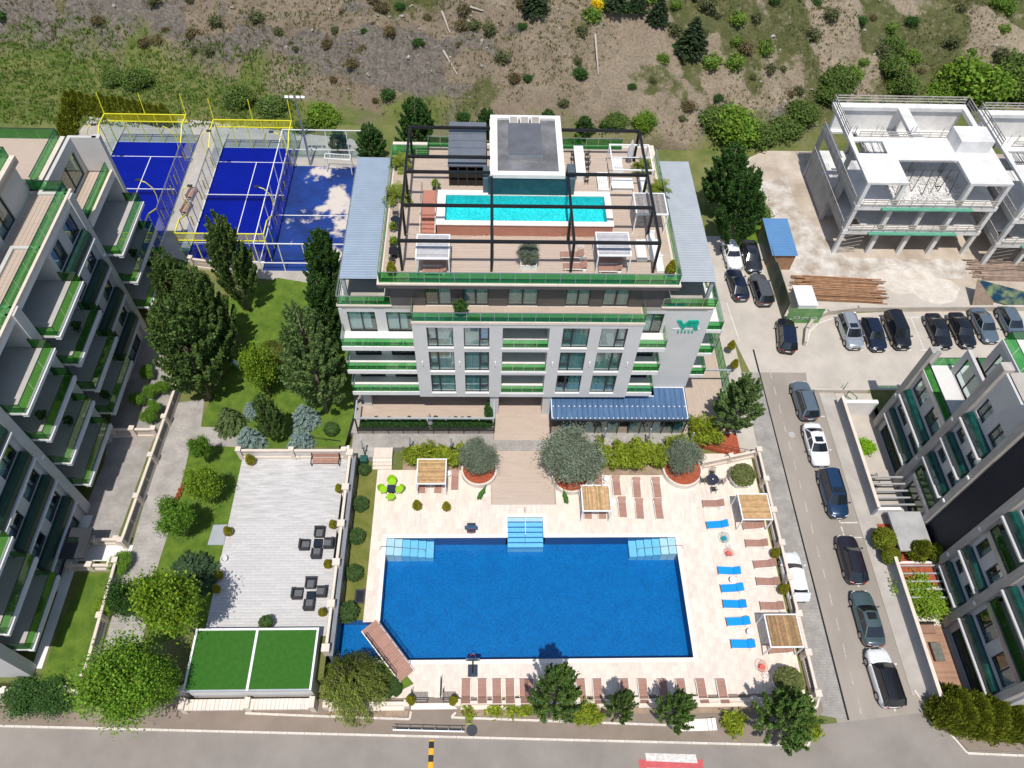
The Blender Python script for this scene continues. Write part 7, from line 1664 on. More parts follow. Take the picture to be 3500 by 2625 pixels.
for p,l in ((Zf(430,190,18.3),'brown rooftop lounger, back one of the open pair'),(Zf(460,300,18.3),'brown rooftop lounger, front one of the open pair'),(Zf(790,245,18.3),'brown lounger shaded by the right rooftop pergola'),(Zf(790,320,18.3),'brown lounger at the front of the right rooftop pergola'),(N(1486,922,18.3),'brown lounger at the front of the left rooftop pergola'),(N(1486,895,18.3),'brown lounger shaded by the left rooftop pergola')):
    LG.put('brown','sun_lounger',l,'sun lounger',p-D3,.0,'rooftop loungers')
# pergolas
def pergola(label,corners,z,h,run,mat,nsl=None,slats=True,lip=.0):
    P=[N(u,v,z+h) for u,v in corners]; x0=min(p.x for p in P[::3])*.5+max(p.x for p in P[::3])*.5; x0=(P[0].x+P[3].x)/2; x1=(P[1].x+P[2].x)/2; y1=(P[0].y+P[1].y)/2; y0=(P[2].y+P[3].y)/2
    t=thing('pergola',label,'pergola',((x0+x1)/2,(y0+y1)/2,z)); a,b=(x1-x0)/2,(y1-y0)/2
    for sx in (-1,1):
        for sy in (-1,1): MB().box(sx*a-.05,sy*b-.05,0,sx*a+.05,sy*b+.05,h-.1).build('post',m_wht,t)
    for sy in (-1,1): MB().box(-a-.05,sy*b-.05,h-.1,a+.05,sy*b+.05,h+.02).build('beam',m_wht,t)
    for sx in (-1,1): MB().box(sx*a-.05,-b+.05,h-.1,sx*a+.05,b-.05,h+.02).build('beam',m_wht,t)
    if slats:
        L=(2*b if run=='x' else 2*a)-.12; n=nsl or int(L/.105); s=L/n
        for i in range(n):
            c=-L/2+s*(i+.5); wv=s*.43; zz=h-.02+random.uniform(-.008,.008); j=random.uniform(-.02,.02)
            if run=='x': MB().box(-a+.06,c-wv,zz,a-.06+j,c+wv,zz+.03).build('slat',mat,t)
            else: MB().box(c-wv,-b+.06,zz,c+wv,b-.06+j,zz+.03).build('slat',mat,t)
        for k in (-.6,.6): (MB().box(a*k-.03,-b+.06,h-.07,a*k+.03,b-.06,h-.03) if run=='x' else MB().box(-a+.06,b*k-.03,h-.07,a-.06,b*k+.03,h-.03)).build('slat_bearer',m_wht,t)
    else: MB().bar((-a,0,h-.04),(a,0,h-.04),.06).build('beam',m_wht,t)
    return t
zl=lambda x,y:(1100+.3617*x,1250+.3617*y); zk=lambda x,y:(1850+.3617*x,1250+.3617*y); zq=lambda x,y:(1900+.4069*x,1900+.4069*y); z3=lambda x,y:(1100+.3165*x,800+.3165*y); z2=lambda x,y:(1750+.3165*x,350+.3165*y)
pergola('white pergola with bamboo slats left of the walkway',[zl(905,885),zl(1175,880),zl(1168,1112),zl(895,1117)],0,2.2,'x',m_woodb)
pergola('white pergola with upright bamboo slats below the largest olive',[zk(382,1128),zk(645,1135),zk(658,1372),zk(390,1372)],0,2.2,'y',m_woodb)
pergola('upper white pergola by the side road fence',[zk(1855,1213),zk(2130,1210),zk(2188,1452),zk(1908,1452)],0,2.2,'x',m_woodb)
pergola('lower white pergola by the side road fence, weathered slats',[zq(1752,492),zq(2020,492),zq(2082,765),zq(1806,765)],0,2.2,'y',M('bamboo_slat_weathered',(.33,.20,.095),.7,.2,3,island=.35,hue=.012))
pergola('left rooftop pergola with pale grey slats',[z3(1030,6),z3(1380,6),z3(1370,262),z3(1015,262)],18.01,2.1,'x',M('pale_grey_slat',(.46,.45,.46),.7,.1,3,island=.2))
pergola('right rooftop pergola with pale grey slats',[z2(905,1405),z2(1255,1405),z2(1285,1652),z2(935,1652)],18.01,2.1,'x',MATS['pale_grey_slat'])
pergola('rooftop pergola with dark weathered slats by the right railing',[z2(1312,982),z2(1640,982),z2(1684,1206),z2(1346,1206)],18.01,2.1,'y',m_woodg)
pergola('open white frame over the rooftop sofa table',[z2(1062,456),z2(1480,456),z2(1520,728),z2(1088,728)],18.01,2.1,'x',m_woodg,slats=False)
# small white side tables
def stable(t,key): MB().lathe([(.03,0),(.03,.44)],8).build('stem',m_wht,t); MB().lathe([(.27,.44),(.27,.48)],18).build('top',m_wht,t); MB().lathe([(.2,0),(.2,.02)],14).build('base',m_wht,t)
ST=Proto(stable)
for p,l in ((Zl(1192,1020,.45),'white round table right of the left pergola'),(Zk(615,1065,.45),'white round table behind the centre pergola'),(Zk(675,1280,.45),'white round table right of the centre pergola'),(Zq(1487,200,.45),'white round table between the top two blue loungers'),(Zq(1632,638,.45),'white round table between the lowest two blue loungers')):
    ST.put(0,'side_table',l,'table',p-Vector((0,0,.45)),0,'white side tables on the deck')
# wire chairs, wire tables
def wirechair(t,c):
    m={'blue':M('blue_wire',(.0,.24,.32),.5,.05,2),'red':M('coral_wire',(.62,.12,.085),.5,.05,2),'white':m_wht}[c]
    w=MB(); n=22; R1=.42
    if c=='white':
        w=MB(); 
        for k in range(20): a,b=6.283*k/20,6.283*(k+1)/20; w.tube((.24*math.cos(a),.24*math.sin(a),.42),(.24*math.cos(b),.24*math.sin(b),.42),.014,.014,5).tube((.08*math.cos(a),.08*math.sin(a),.42),(.08*math.cos(b),.08*math.sin(b),.42),.012,.012,5)
        for k in range(6): a=6.283*k/6; w.tube((.08*math.cos(a),.08*math.sin(a),.42),(.24*math.cos(a),.24*math.sin(a),.42),.012,.012,5)
        w.build('top',m,t)
    else:
        for k in range(n):
            a=6.283*k/n; hgt=.45+.42*max(0,math.sin(a)); w.tube((.14*math.cos(a),.14*math.sin(a),.34),(R1*math.cos(a),R1*math.sin(a),hgt),.01,.01,4); b=6.283*(k+1)/n; w.tube((R1*math.cos(a),R1*math.sin(a),hgt),(R1*math.cos(b),R1*math.sin(b),.45+.42*max(0,math.sin(b))),.016,.016,5)
        w.build('basket',m,t); MB().lathe([(.2,.37),(.22,.40),(.18,.43)],16).build('cushion',m,t)
    for k in range(4 if c!='white' else 3): a=.785+1.571*k; MB().tube((.12*math.cos(a),.12*math.sin(a),.36),(.3*math.cos(a),.3*math.sin(a),0),.012,.012,5).build('leg',m if c=='white' else m_blk,t)
WC=Proto(wirechair)
WC.put('blue','wire_chair','turquoise round wire chair by the blue lounger','chair',Zr(775,1290,.3)-Vector((0,0,.3)),.3)
WC.put('red','wire_chair','coral round wire chair below the turquoise one','chair',Zr(845,1515,.3)-Vector((0,0,.3)),PI)
WC.put('red','wire_chair','coral round wire chair at the deck corner planter','chair',Zq(1730,935,.3)-Vector((0,0,.3)),.5)
WC.put('white','wire_table','white wire table between the two wire chairs','table',Zr(855,1400,.4)-Vector((0,0,.4)),0)
WC.put('white','wire_table','white wire table beside the corner coral chair','table',Zq(1765,1008,.4)-Vector((0,0,.4)),0)
for p,l in ((Zf(515,118,18.4),'white wire table behind the open rooftop loungers'),(Zf(540,222,18.4),'white wire table at the head of the front rooftop lounger')): WC.put('white','wire_table',l,'table',p-Vector((0,0,.4)),0)
# green chair set
def tubchair(t,key):
    m=M('lime_plastic',(.27,.50,.012),.45,.05,2); MB().lathe([(.26,.38),(.29,.42),(.0,.43)],14,cap=False).build('seat',m,t)
    b=MB(); n=10
    for i in range(n):
        a=PI*(.02+.96*i/n); c=PI*(.02+.96*(i+1)/n); h1=.55+.24*math.sin(a); h2=.55+.24*math.sin(c); b.quad((.27*math.cos(a),.27*math.sin(a),.4),(.27*math.cos(c),.27*math.sin(c),.4),(.34*math.cos(c),.38*math.sin(c),h2),(.34*math.cos(a),.38*math.sin(a),h1))
    b.build('backrest',m,t)
    for k in range(4): a=.785+1.571*k; MB().tube((.16*math.cos(a),.16*math.sin(a),.4),(.28*math.cos(a),.28*math.sin(a),0),.018,.014,6).build('leg',m,t)
TC=Proto(tubchair); pc=Zl(658,1175,.4)-Vector((0,0,.4))
for dx,dy,rz,l in ((0,.78,0,'lime green tub chair on the far side of the dark table'),(0,-.78,PI,'lime green tub chair on the near side of the dark table'),(-.75,0,PI/2,'lime green tub chair left of the dark table'),(.75,0,-PI/2,'lime green tub chair right of the dark table')): TC.put(0,'tub_chair',l,'chair',pc+Vector((dx*.95,dy*.95,0)),rz,'lime green chairs around the dark table',1.3)
tb=thing('square_table','small dark square table among the lime green chairs','table',pc); MB().box(-.36,-.36,.7,.36,.36,.74).build('top',M('navy_table',(.025,.03,.06),.4,.1,2),tb); MB().tube((0,0,0),(0,0,.7),.04).build('stem',m_blk,tb); MB().box(-.22,-.22,0,.22,.22,.03).build('base',m_blk,tb)
# black wrought set
pc=Zr(605,390,.7)-Vector((0,0,.7)); tb=thing('round_table','black round metal table with parasol hole near the olive','table',pc); MB().lathe([(.55,.7),(.55,.74)],28).build('top',M('dark_table',(.03,.035,.055),.4,.1,2),tb); MB().lathe([(.06,.741),(.06,.75)],10).build('parasol_hole',m_wht,tb)
for k in range(4): a=.785+1.571*k; MB().tube((.35*math.cos(a),.35*math.sin(a),.7),(.4*math.cos(a),.4*math.sin(a),0),.02).build('leg',m_blk,tb)
def ironchair(t,key):
    mt={'iron':m_blk,'rooftop':m_anth}[key]; s=MB()
    for i in range(6): s.box(-.22,-.22+.075*i,.43,.22,-.22+.075*i+.045,.455)
    s.build('seat',mt,t); b=MB()
    for i in range(6): b.bar((-.2+.08*i,.23,.45),(-.2+.08*i,.32,.9),.022)
    b.bar((-.23,.32,.9),(.23,.32,.9),.035).build('backrest',mt,t)
    for x in (-.2,.2):
        MB().bar((x,-.2,0),(x,-.2,.44),.03).build('leg',mt,t); MB().bar((x,.24,0),(x,.22,.46),.03).build('leg',mt,t)
        MB().path([(x*1.1,-.2,.44),(x*1.1,-.18,.66),(x*1.1,.26,.68)],.014).build('armrest',mt,t)
IC=Proto(ironchair)
for dx,dy,rz,l in ((.15,.85,-.2,'black iron chair behind the round table'),(-.85,.05,PI/2,'black iron chair left of the round table'),(.8,-.1,-PI/2,'black iron chair right of the round table'),(0,-.85,PI,'black iron chair in front of the round table')): IC.put('iron','iron_chair',l,'chair',pc+Vector((dx,dy,0)),rz,'black iron chairs around the round table')
# dark rattan armchairs on the stone terrace
def armchair(t,key):
    if key=='chair':
        MB().box(-.42,-.42,.06,.42,.42,.36).build('seat_base',m_ratt,t,bevel=.03); MB().box(-.28,-.42,.361,.28,.22,.46).build('seat_cushion',m_cush,t,bevel=.03); MB().box(-.42,.24,.36,.42,.42,.78).build('backrest',m_ratt,t,bevel=.04)
        for s in (-1,1): MB().box(s*.30,-.42,.361,s*.42,.238,.62).build('armrest',m_ratt,t,bevel=.03)
    else: MB().box(-.33,-.33,.05,.33,.33,.44).build('table_body',m_ratt,t,bevel=.02); MB().box(-.34,-.34,.441,.34,.34,.465).build('glass_top',m_cg,t)
AC=Proto(armchair); Za=ZM(600,1400,.3165); Zb7=ZM(1000,1900,.4069)
for p,rz,l in ((Za(1555,1320,ZG+.4),0,'dark rattan armchair at the top of the upper group'),(Za(1392,1458,ZG+.4),PI/2,'dark rattan armchair at the left of the upper group'),(Za(1655,1440,ZG+.4),-PI/2,'dark rattan armchair at the right of the upper group'),(Za(1522,1550,ZG+.4),PI,'dark rattan armchair at the bottom of the upper group'),(Zb7(153,225,ZG+.4),0,'dark rattan armchair at the top of the lower group'),(Zb7(38,315,ZG+.4),PI/2,'dark rattan armchair at the left of the lower group'),(Zb7(245,298,ZG+.4),-PI/2,'dark rattan armchair at the right of the lower group'),(Zb7(138,410,ZG+.4),PI,'dark rattan armchair at the bottom of the lower group')):
    AC.put('chair','rattan_armchair',l,'armchair',p-Vector((0,0,.38)),rz,'rattan armchairs on the stone terrace')
for p,l in ((Za(1537,1440,ZG+.4),'dark rattan table in the upper armchair group'),(Zb7(153,335,ZG+.4),'dark rattan table in the lower armchair group')): AC.put('table','rattan_table',l,'table',p-Vector((0,0,.38)),0,'rattan tables on the stone terrace')
# topiary animals of artificial grass
m_topi=M('topiary_turf',(.06,.16,.02),.95,.2,8,bump=.8,bscale=40)
def animal(label,p,rz,sc,name):
    t=thing(name,label,'topiary',p,rz,None,sc); m=bpy.data.meshes.new('body'); vs=[(0,0,.62),(0,.45,.66),(0,-.4,.6),(0,.72,.85),(0,.95,.86),(.14,.42,.35),(.15,.45,.0),(-.14,.42,.35),(-.15,.45,0),(.15,-.4,.32),(.16,-.45,0),(-.15,-.4,.32),(-.16,-.45,0),(0,-.75,.72),(0,-1.1,.8)]
    ed=[(0,1),(0,2),(1,3),(3,4),(1,5),(5,6),(1,7),(7,8),(2,9),(9,10),(2,11),(11,12),(2,13),(13,14)]
    m.from_pydata(vs,ed,[]); o=link('body',m,m_topi,t); md=o.modifiers.new('skin','SKIN'); rad=[.25,.24,.26,.13,.12,.10,.07,.10,.07,.11,.07,.11,.07,.08,.04]
    for i,r in enumerate(rad): m.skin_vertices[0].data[i].radius=(r,r)
    m.skin_vertices[0].data[0].use_root=True; s=o.modifiers.new('sub','SUBSURF'); s.levels=1; s.render_levels=1
    for sx in (-1,1): MB().ob((sx*.08,.78,.99),.05,.03,.14).build('ear',m_topi,t)
try:
    bpy.data.meshes.new('probe')
    def _sk(): pass
    animal('green turf topiary animal with raised tail left of the walkway',Zl(1510,1215,.3)-Vector((0,0,.3)),PI-.5,.85,'topiary_animal'); animal('green turf topiary animal right of the walkway',Zk(228,1250,.3)-Vector((0,0,.3)),PI+.2,.8,'topiary_animal')
except Exception as ex: print('animal',ex)
dr=thing('deer_ornament','white deer ornament in the shade under the poplars','ornament',F(508,790,ZG),1.2)
m=bpy.data.meshes.new('body'); m.from_pydata([(0,0,.7),(0,.4,.72),(0,-.4,.68),(0,.6,1.05),(0,.82,1.1),(.1,.38,.35),(.1,.38,0),(-.1,.38,.35),(-.1,.38,0),(.1,-.4,.35),(.1,-.4,0),(-.1,-.4,.35),(-.1,-.4,0)],[(0,1),(0,2),(1,3),(3,4),(1,5),(5,6),(1,7),(7,8),(2,9),(9,10),(2,11),(11,12)],[]); o=link('body',m,m_wht,dr); o.modifiers.new('skin','SKIN')
for i,r in enumerate((.17,.16,.17,.08,.07,.06,.035,.06,.035,.07,.035,.07,.035)): m.skin_vertices[0].data[i].radius=(r,r)
m.skin_vertices[0].data[0].use_root=True
# basketball hoops
def hoop(label,p,rz):
    t=thing('poolside_hoop',label,'basketball hoop',p,rz); MB().box(-.38,-.62,0,.38,.3,.18).build('base_tank',M('navy_plastic',(.02,.035,.06),.5,.1,2),t,bevel=.05); MB().tube((0,-.3,.15),(0,.35,1.15),.05).build('pole',m_blk,t); MB().box(-.55,.34,.95,.55,.38,1.65).build('backboard',M('blue_tint_board',(.05,.10,.16),.2,.1,2),t)
    r=MB(); 
    for k in range(16): a,b=6.283*k/16,6.283*(k+1)/16; r.tube((.22*math.cos(a),.62+.22*math.sin(a),1.12),(.22*math.cos(b),.62+.22*math.sin(b),1.12),.016,.016,5)
    r.build('rim',M('red_rim',(.5,.03,.05),.4,.05,2),t)
hoop('poolside basketball hoop at the near edge of the pool',Zb7(1514,950,0),0); hoop('poolside basketball hoop near the head of the pool',Zl(1412,1530,.5)-Vector((0,0,.5)),PI)
# pool handrails
hr=thing('pool_handrail','steel handrail down the middle of the broad pool steps','handrail',(3.55,0,0)); MB().path([(0,30.3,.0),(0,30.3,.85),(0,29.8,.85),(0,27.9,.35),(0,27.4,.3),(0,27.4,-.8)],.028).build('rail',m_stl,hr)
for x,l in ((-8.6,'steel rail beside the left pool corner steps'),(16.85,'steel rail beside the right pool corner steps')):
    h_=thing('pool_handrail',l,'handrail',(x,26.7,0)); s=1 if x<0 else -1; MB().path([(-.5*s,0,0),(-.3*s,0,.75),(.2*s,0,.8),(3.4*s,0,.1),(3.4*s,0,-.8)],.022).build('rail',m_stl,h_)
# grille pit, dark skimmer frame
sk_=thing('skimmer_pit','dark square service pit beside the pool lawn','pit',(-10.35,22.6,0)); MB().box(-.42,-.6,0,.42,.6,.06).build('frame',m_anth,sk_); MB().box(-.28,-.45,.06,.28,.45,.066).build('grating',m_blk,sk_)
bn=thing('wheelie_bin','dark green wheeled bin beside the pool steps','bin',F(788,1000,0)+Vector((0,0,.0))); MB().box(-.28,-.3,0,.28,.3,.85).build('bin_body',M('bin_green',(.015,.09,.07),.5,.1,2),bn,bevel=.04); MB().box(-.31,-.34,.85,.31,.32,.93).build('lid',MATS['bin_green'],bn,bevel=.02)
tb=thing('white_tub','white round tub on the terrace edge','tub',F(486,1210,ZG)); MB().lathe([(.2,0),(.28,.4),(.24,.4),(.22,.33)],16,cap=False).build('tub',m_wht,tb)
for i,(u,v) in enumerate(((398,1053),(392,1062),(388,1072),(383,1080),(379,1086))):
    potted(['flower pot by the path, top of five','flower pot by the path, second of five','flower pot by the path, middle of five','flower pot by the path, fourth of five','flower pot by the path, lowest of five'][i],F(u,v,ZG),.8,m_terra,'flow',lambda:rounded(.4,.25,10,260,.08,leafmat('leaf_flower',(.30,.07,.03),.4,.03),m_trunk,th=0)[0],'flower pots by the garden path')
# =============== HOTEL FRONT: annex, patio frame, fence, street lamps ===============
an=thing('glass_annex','glazed annex with blue ribbed metal roof and string lights','building')
AX0,AX1,AY0,AY1,AZ=6.08,18.95,38.15,40.75,3.05
n=26
for i in range(n):
    a=AX0+(AX1-AX0)*i/n; b=AX0+(AX1-AX0)*(i+1)/n; yb_=41.7 if a>15.9 else AY1; zb_=AZ+.06*(yb_-AY0)
    MB().add([(a,AY0,AZ),(b,AY0,AZ),(b,yb_,zb_),(a,yb_,zb_),(a,AY0,AZ+.05),(b,AY0,AZ+.05),(b,yb_,zb_+.05),(a,yb_,zb_+.05)],[(0,3,2,1),(4,5,6,7),(0,1,5,4),(1,2,6,5),(2,3,7,6),(3,0,4,7)]).build('roof_panel',m_blueroof,an); MB().add([(b-.04,AY0,AZ+.05),(b+.03,AY0,AZ+.05),(b,AY0,AZ+.1),(b-.04,yb_,zb_+.05),(b+.03,yb_,zb_+.05),(b,yb_,zb_+.1)],[(0,2,5,3),(2,1,4,5),(0,1,2),(3,5,4)]).build('roof_seam',m_blueroof,an)
MB().box(AX0-.06,AY0-.12,AZ-.18,AX1+.06,AY0-.002,AZ+.06).build('gutter',m_anth,an)
for i in range(13):
    x=AX0+.1+(AX1-AX0-.2)*i/12; MB().bar((x,AY0+.05,ZP),(x,AY0+.05,AZ-.05),.1).build('post',m_anth,an)
    if i<12 and i not in (0,6): MB().box(x+.06,AY0+.04,ZP+.1,x+(AX1-AX0-.2)/12-.06,AY0+.06,AZ-.1).build('glass_panel',m_pane,an); curtain(x+.1,x+.75,ZP+.1,AZ-.15,AY0+.3).build('curtain',M('blue_teal_curtain',(.05,.22,.27),.9,.2,2),an) if i%2 else None
MB().box(AX1-.08,AY0+.1,ZP+.1,AX1-.05,42.4,AZ).build('side_glass',m_pane,an); MB().box(AX0+.02,AY0+.1,ZP,AX1-.1,42.8,ZP+.03).build('floor',M('annex_floor',(.20,.16,.13),.6,.1,2),an)
bl=thing('string_lights','white bulb string lights along the annex roof edges','string lights')
me=MB().ball((0,0,0),.07,.07,.06,8,5).mesh('bulb',True)
for i in range(30): o=link('bulb',me,m_wht,bl); o.location=(AX0+.2+(AX1-AX0-.4)*i/29,AY0+.08,AZ+.12)
for i in range(26): o=link('bulb',me,m_wht,bl); o.location=(AX0+.25+(AX1-AX0-.5)*i/25,AY0+1.35,AZ+.2)
MB().path([(AX0+.1,AY0+.1,AZ+.1),(AX0+.1,AY1-.1,AZ+.24),(15.9,AY1-.1,AZ+.24)],.05).path([(16.0,41.62,AZ+.3),(AX1-.1,41.62,AZ+.3),(AX1-.1,AY0+.1,AZ+.1)],.05).build('light_tube',m_wht,bl)
pf=thing('steel_patio_canopy','slim grey steel frame over the hotel front patio','frame')
FX0,FX1,FY0,FZ=-11.95,.83,38.25,3.05
for p,q in (((FX0,FY0,FZ),(FX1,FY0,FZ)),((FX0,FY0,FZ+.003),(FX0,40.2,FZ+.003)),((FX1,FY0,FZ+.003),(FX1,40.2,FZ+.003))): MB().bar(p,q,.14,.14).build('beam',m_greyroof2,pf)
for x in (FX0,FX1): MB().bar((x,FY0,ZP),(x,FY0,FZ-.07),.12).build('post',m_anth,pf)
fn=thing('patio_fence','black metal fence with pebble panels in front of the patio','fence')
for i in range(9):
    a=FX0+(FX1-FX0)*i/9; b=FX0+(FX1-FX0)*(i+1)/9
    MB().box(a+.04,38.1,ZP+.05,b-.04,38.14,ZP+.45).build('pebble_panel',m_peb,fn); MB().bar((a,38.12,ZP),(a,38.12,ZP+1.05),.07).build('post',m_blk,fn); MB().box(a+.04,38.1,ZP+.46,b-.04,38.13,ZP+1.0).build('dark_glass',tintglass('smoked_panel',(.35,.4,.38)),fn)
MB().bar((FX0,38.12,ZP+1.05),(FX1,38.12,ZP+1.05),.06).build('top_rail',m_blk,fn)
um=thing('folded_parasol','folded mauve parasol on the hotel front patio','parasol',(-5.15,38.7,ZP)); MB().tube((0,0,0),(0,0,2.6),.03).build('pole',m_stl,um); MB().lathe([(.10,.85),(.26,1.0),(.20,1.6),(.10,2.2),(.03,2.55)],10).build('folded_canopy',M('mauve_fabric',(.36,.31,.35),.9,.12,4,stretch=(8,8,.3)),um)
us=thing('folded_parasol','folded pale grey parasol behind the white rooftop frame','parasol',N(2148,560,18.0)); MB().tube((0,0,0),(0,0,2.7),.035).build('pole',m_stl,us); MB().lathe([(.10,.8),(.30,1.0),(.24,1.7),(.12,2.3),(.03,2.65)],10).build('folded_canopy',M('pale_grey_fabric',(.55,.54,.56),.9,.1,4,stretch=(8,8,.3)),us)
LP_=lambda l,b,h:None
def lamp(label,p,h,z):
    t=thing('walk_lamp',label,'lamp post',p); MB().tube((0,0,0),(0,0,h),.06,.045,8).build('pole',m_anth,t); MB().tube((0,0,h-.5),(0,0,h+.9),.075,.075,8).build('lamp_tube',m_greyroof2,t); MB().ob((0,0,h-.55),.25,.12,.12).build('bracket',m_anth,t)
for i,(u,v,l) in enumerate(((1407,1541,'tall walk lamp left of the patio corner'),(1406+.0,1545,'x'),(1547,1550,'x'))): pass
for u,v,l in ((1248,1557,'slender walk lamp at the patio left corner'),(1407,1545,'slender walk lamp behind the bamboo, left'),(1545,1550,'slender walk lamp left of the first olive'),(2058,1518,'slender walk lamp in front of the annex'),(2350,1533,'slender walk lamp by the annex corner'),(2208,1520,'slender walk lamp behind the long bamboo hedge')): lamp(l,N(u,v,ZP if v<1560 else 0),1.9,0)
# steps and railing in the garden
gs=thing('garden_steps','pale garden steps with thin handrail beside the blue juniper','steps')
for i in range(8): MB().box(-16.2+.36*i,35.65,0,-16.2+.36*(i+1)-.01 if i<7 else -12.6,36.75,ZG-.0-.11*i).build('step',m_travc,gs)
MB().path([(-16.0,36.7,ZG+.9),(-13.3,36.7,ZP+1.0)],.03).path([(-16.0,36.7,ZG),(-16.0,36.7,ZG+.9)],.025).path([(-13.3,36.7,ZP),(-13.3,36.7,ZP+1.0)],.025).path([(-14.6,36.7,1.0),(-14.6,36.7,ZP+1.35)],.025).build('handrail',m_blk,gs)
mr_=thing('bed_railing','rust red railing on the mulch bed edge','railing'); a,b=N(2362,1513,ZP),N(2560,1555,ZP); w=MB()
for i in range(11): p=a.lerp(b,i/10); w.bar(p,p+Vector((0,0,.8)),.03)
w.bar(a+Vector((0,0,.8)),b+Vector((0,0,.8)),.04).bar(a+Vector((0,0,.4)),b+Vector((0,0,.4)),.03).build('rail',M('rust_metal',(.12,.05,.035),.7,.2,5),mr_)
# green glass fence on the east terrace
gf=thing('glass_fence','green glass fence along the east terrace of the hotel','fence'); balustrade(gf,[(23.75,38.3),(23.75,58.5)],ZP,1.9,m_green,1.1,rail=m_anth)
ef=thing('terrace_frame','grey steel frames leaning out over the east terrace','frame')
for y in (43.5,48.5,53.5): MB().bar((19.0,y,3.6),(23.7,y,3.6),.14).build('beam',m_greyroof2,ef); MB().bar((23.7,y,ZP),(23.7,y,3.6),.12).build('post',m_greyroof2,ef)
# =============== ROOFTOP THINGS ===============
bt=thing('bar_table','long white bar table on the roof terrace','table',N(1977,575,18.0)); MB().box(-.42,-1.9,.95,.42,1.9,1.05).build('top',m_wht,bt); MB().box(-.3,-1.8,0,.3,-1.6,.95).build('leg_panel',m_wht,bt); MB().box(-.3,1.6,0,.3,1.8,.95).build('leg_panel',m_wht,bt)
def stool(t,key):
    MB().lathe([(.19,.72),(.20,.76)],14).build('seat',m_ratt,t)
    for k in range(4): a=.785+1.571*k; MB().tube((.14*math.cos(a),.14*math.sin(a),.73),(.22*math.cos(a),.22*math.sin(a),0),.018).build('leg',m_blk,t)
    b=MB(); 
    for i in range(7): a=-.9+1.8*i/6; b.tube((.18*math.cos(a),.18*math.sin(a),.75),(.23*math.cos(a),.23*math.sin(a),1.08),.012,.012,5)
    for i in range(6): a,c=-.9+1.8*i/6,-.9+1.8*(i+1)/6; b.tube((.23*math.cos(a),.23*math.sin(a),1.08),(.23*math.cos(c),.23*math.sin(c),1.08),.02,.02,5)
    b.build('backrest',m_ratt,t); r=MB()
    for k in range(4): a,c=.785+1.571*k,.785+1.571*(k+1); r.tube((.19*math.cos(a),.19*math.sin(a),.28),(.19*math.cos(c),.19*math.sin(c),.28),.014,.014,5)
    r.build('foot_ring',m_blk,t)
SB=Proto(stool)
for i,(x,y) in enumerate(((800,610),(805,665),(808,720),(800,850))): SB.put(0,'bar_stool','black bar stool right of the white bar table, %s from the back'%ordn[i],'stool',N(1750+.3165*x,350+.3165*(y+25),18.0),0,'bar stools on the roof')
for i,y in enumerate((640,760)): SB.put(0,'bar_stool','black bar stool left of the white bar table, %s from the back'%ordn[i],'stool',N(1750+.3165*652,350+.3165*y,18.0),PI,'bar stools on the roof')
def slatbench(t,key):
    for i in range(5): MB().box(-.45+.18*i,-.9,.38,-.45+.18*i+.15,.9,.42).build('seat_slat',m_wht,t)
    MB().box(-.5,.9,.0,.5,.98,.7).build('end_board',m_wht,t); MB().box(-.5,-.98,.0,.5,-.9,.4).build('end_board',m_wht,t)
SL=Proto(slatbench)
SL.put(0,'slatted_bench','white slatted bench between bar table and sofa table','bench',N(2058,635,18.0),0,'white slatted benches on the roof'); SL.put(0,'slatted_bench','white slatted bench under the open white frame','bench',N(2110,575,18.0),0,'white slatted benches on the roof',(.9,.7,1)); SL.put(0,'slatted_bench','white slatted bench near the right roof railing','bench',N(2197,640,18.0),0,'white slatted benches on the roof',(.7,.8,1))
wt=thing('low_table','broad white low table on the roof terrace','table',N(2124,640,18.0)); MB().box(-.95,-.65,.4,.95,.65,.47).build('top',m_wht,wt); MB().box(-.85,-.55,0,.85,.55,.4).build('body',m_wht,wt)
def daybed(t,key):
    MB().box(-.42,-.95,.05,.42,.95,.36).build('base',m_wht,t,bevel=.03); MB().box(-.38,-.9,.361,.38,.9,.46).build('cushion',m_whtw,t,bevel=.04); MB().box(-.42,.8,.36,.42,.95,.75).build('backrest',m_wht,t,bevel=.03)
DB=Proto(daybed)
for u,v,l,s in ((2190,862,'white daybed left of the roof corner group',1),(2238,862,'white daybed by the right railing, middle',1),(2225,825,'white daybed by the right railing, back',.8),(2253,908,'white armchair in the roof right corner',.75)): DB.put(0,'daybed',l,'sofa',N(u,v,18.2)-Vector((0,0,.2)),0,'white daybeds on the roof',(s,s,1))
for u,v,l,rz in ((1352,728,'grey metal chair behind the roof café table',0),(1352,775,'grey metal chair before the roof café table',PI),(1343,838,'grey metal chair behind the dark square roof table',0),(1340,888,'grey metal chair by the roof corner conifer',PI)): IC.put('rooftop','metal_chair',l,'chair',N(u,v,18.4)-Vector((0,0,.4)),rz,'metal chairs on the roof left side')
ct=thing('cafe_table','small round glass café table on the roof','table',N(1351,752,18.6)-Vector((0,0,.6))); MB().lathe([(.38,.7),(.38,.73)],18).build('top',m_cg,ct); MB().tube((0,0,0),(0,0,.7),.03).build('stem',m_blk,ct); MB().lathe([(.2,0),(.2,.02)],12).build('base',m_blk,ct)
ct=thing('square_table','small black square table on the roof left side','table',N(1346,860,18.6)-Vector((0,0,.6))); MB().box(-.38,-.38,.68,.38,.38,.72).build('top',m_blk,ct); MB().tube((0,0,0),(0,0,.68),.035).build('stem',m_blk,ct); MB().box(-.22,-.22,0,.22,.22,.02).build('base',m_blk,ct)
sl_=thing('festoon_lights','string of round festoon bulbs in front of the rooftop pool','string lights'); A=Vector((-6.3,45.3,19.3)); B_=Vector((13.0,45.3,19.3)); pts=[]
me=MB().ball((0,0,0),.045,.045,.055,8,5).mesh('bulb',True)
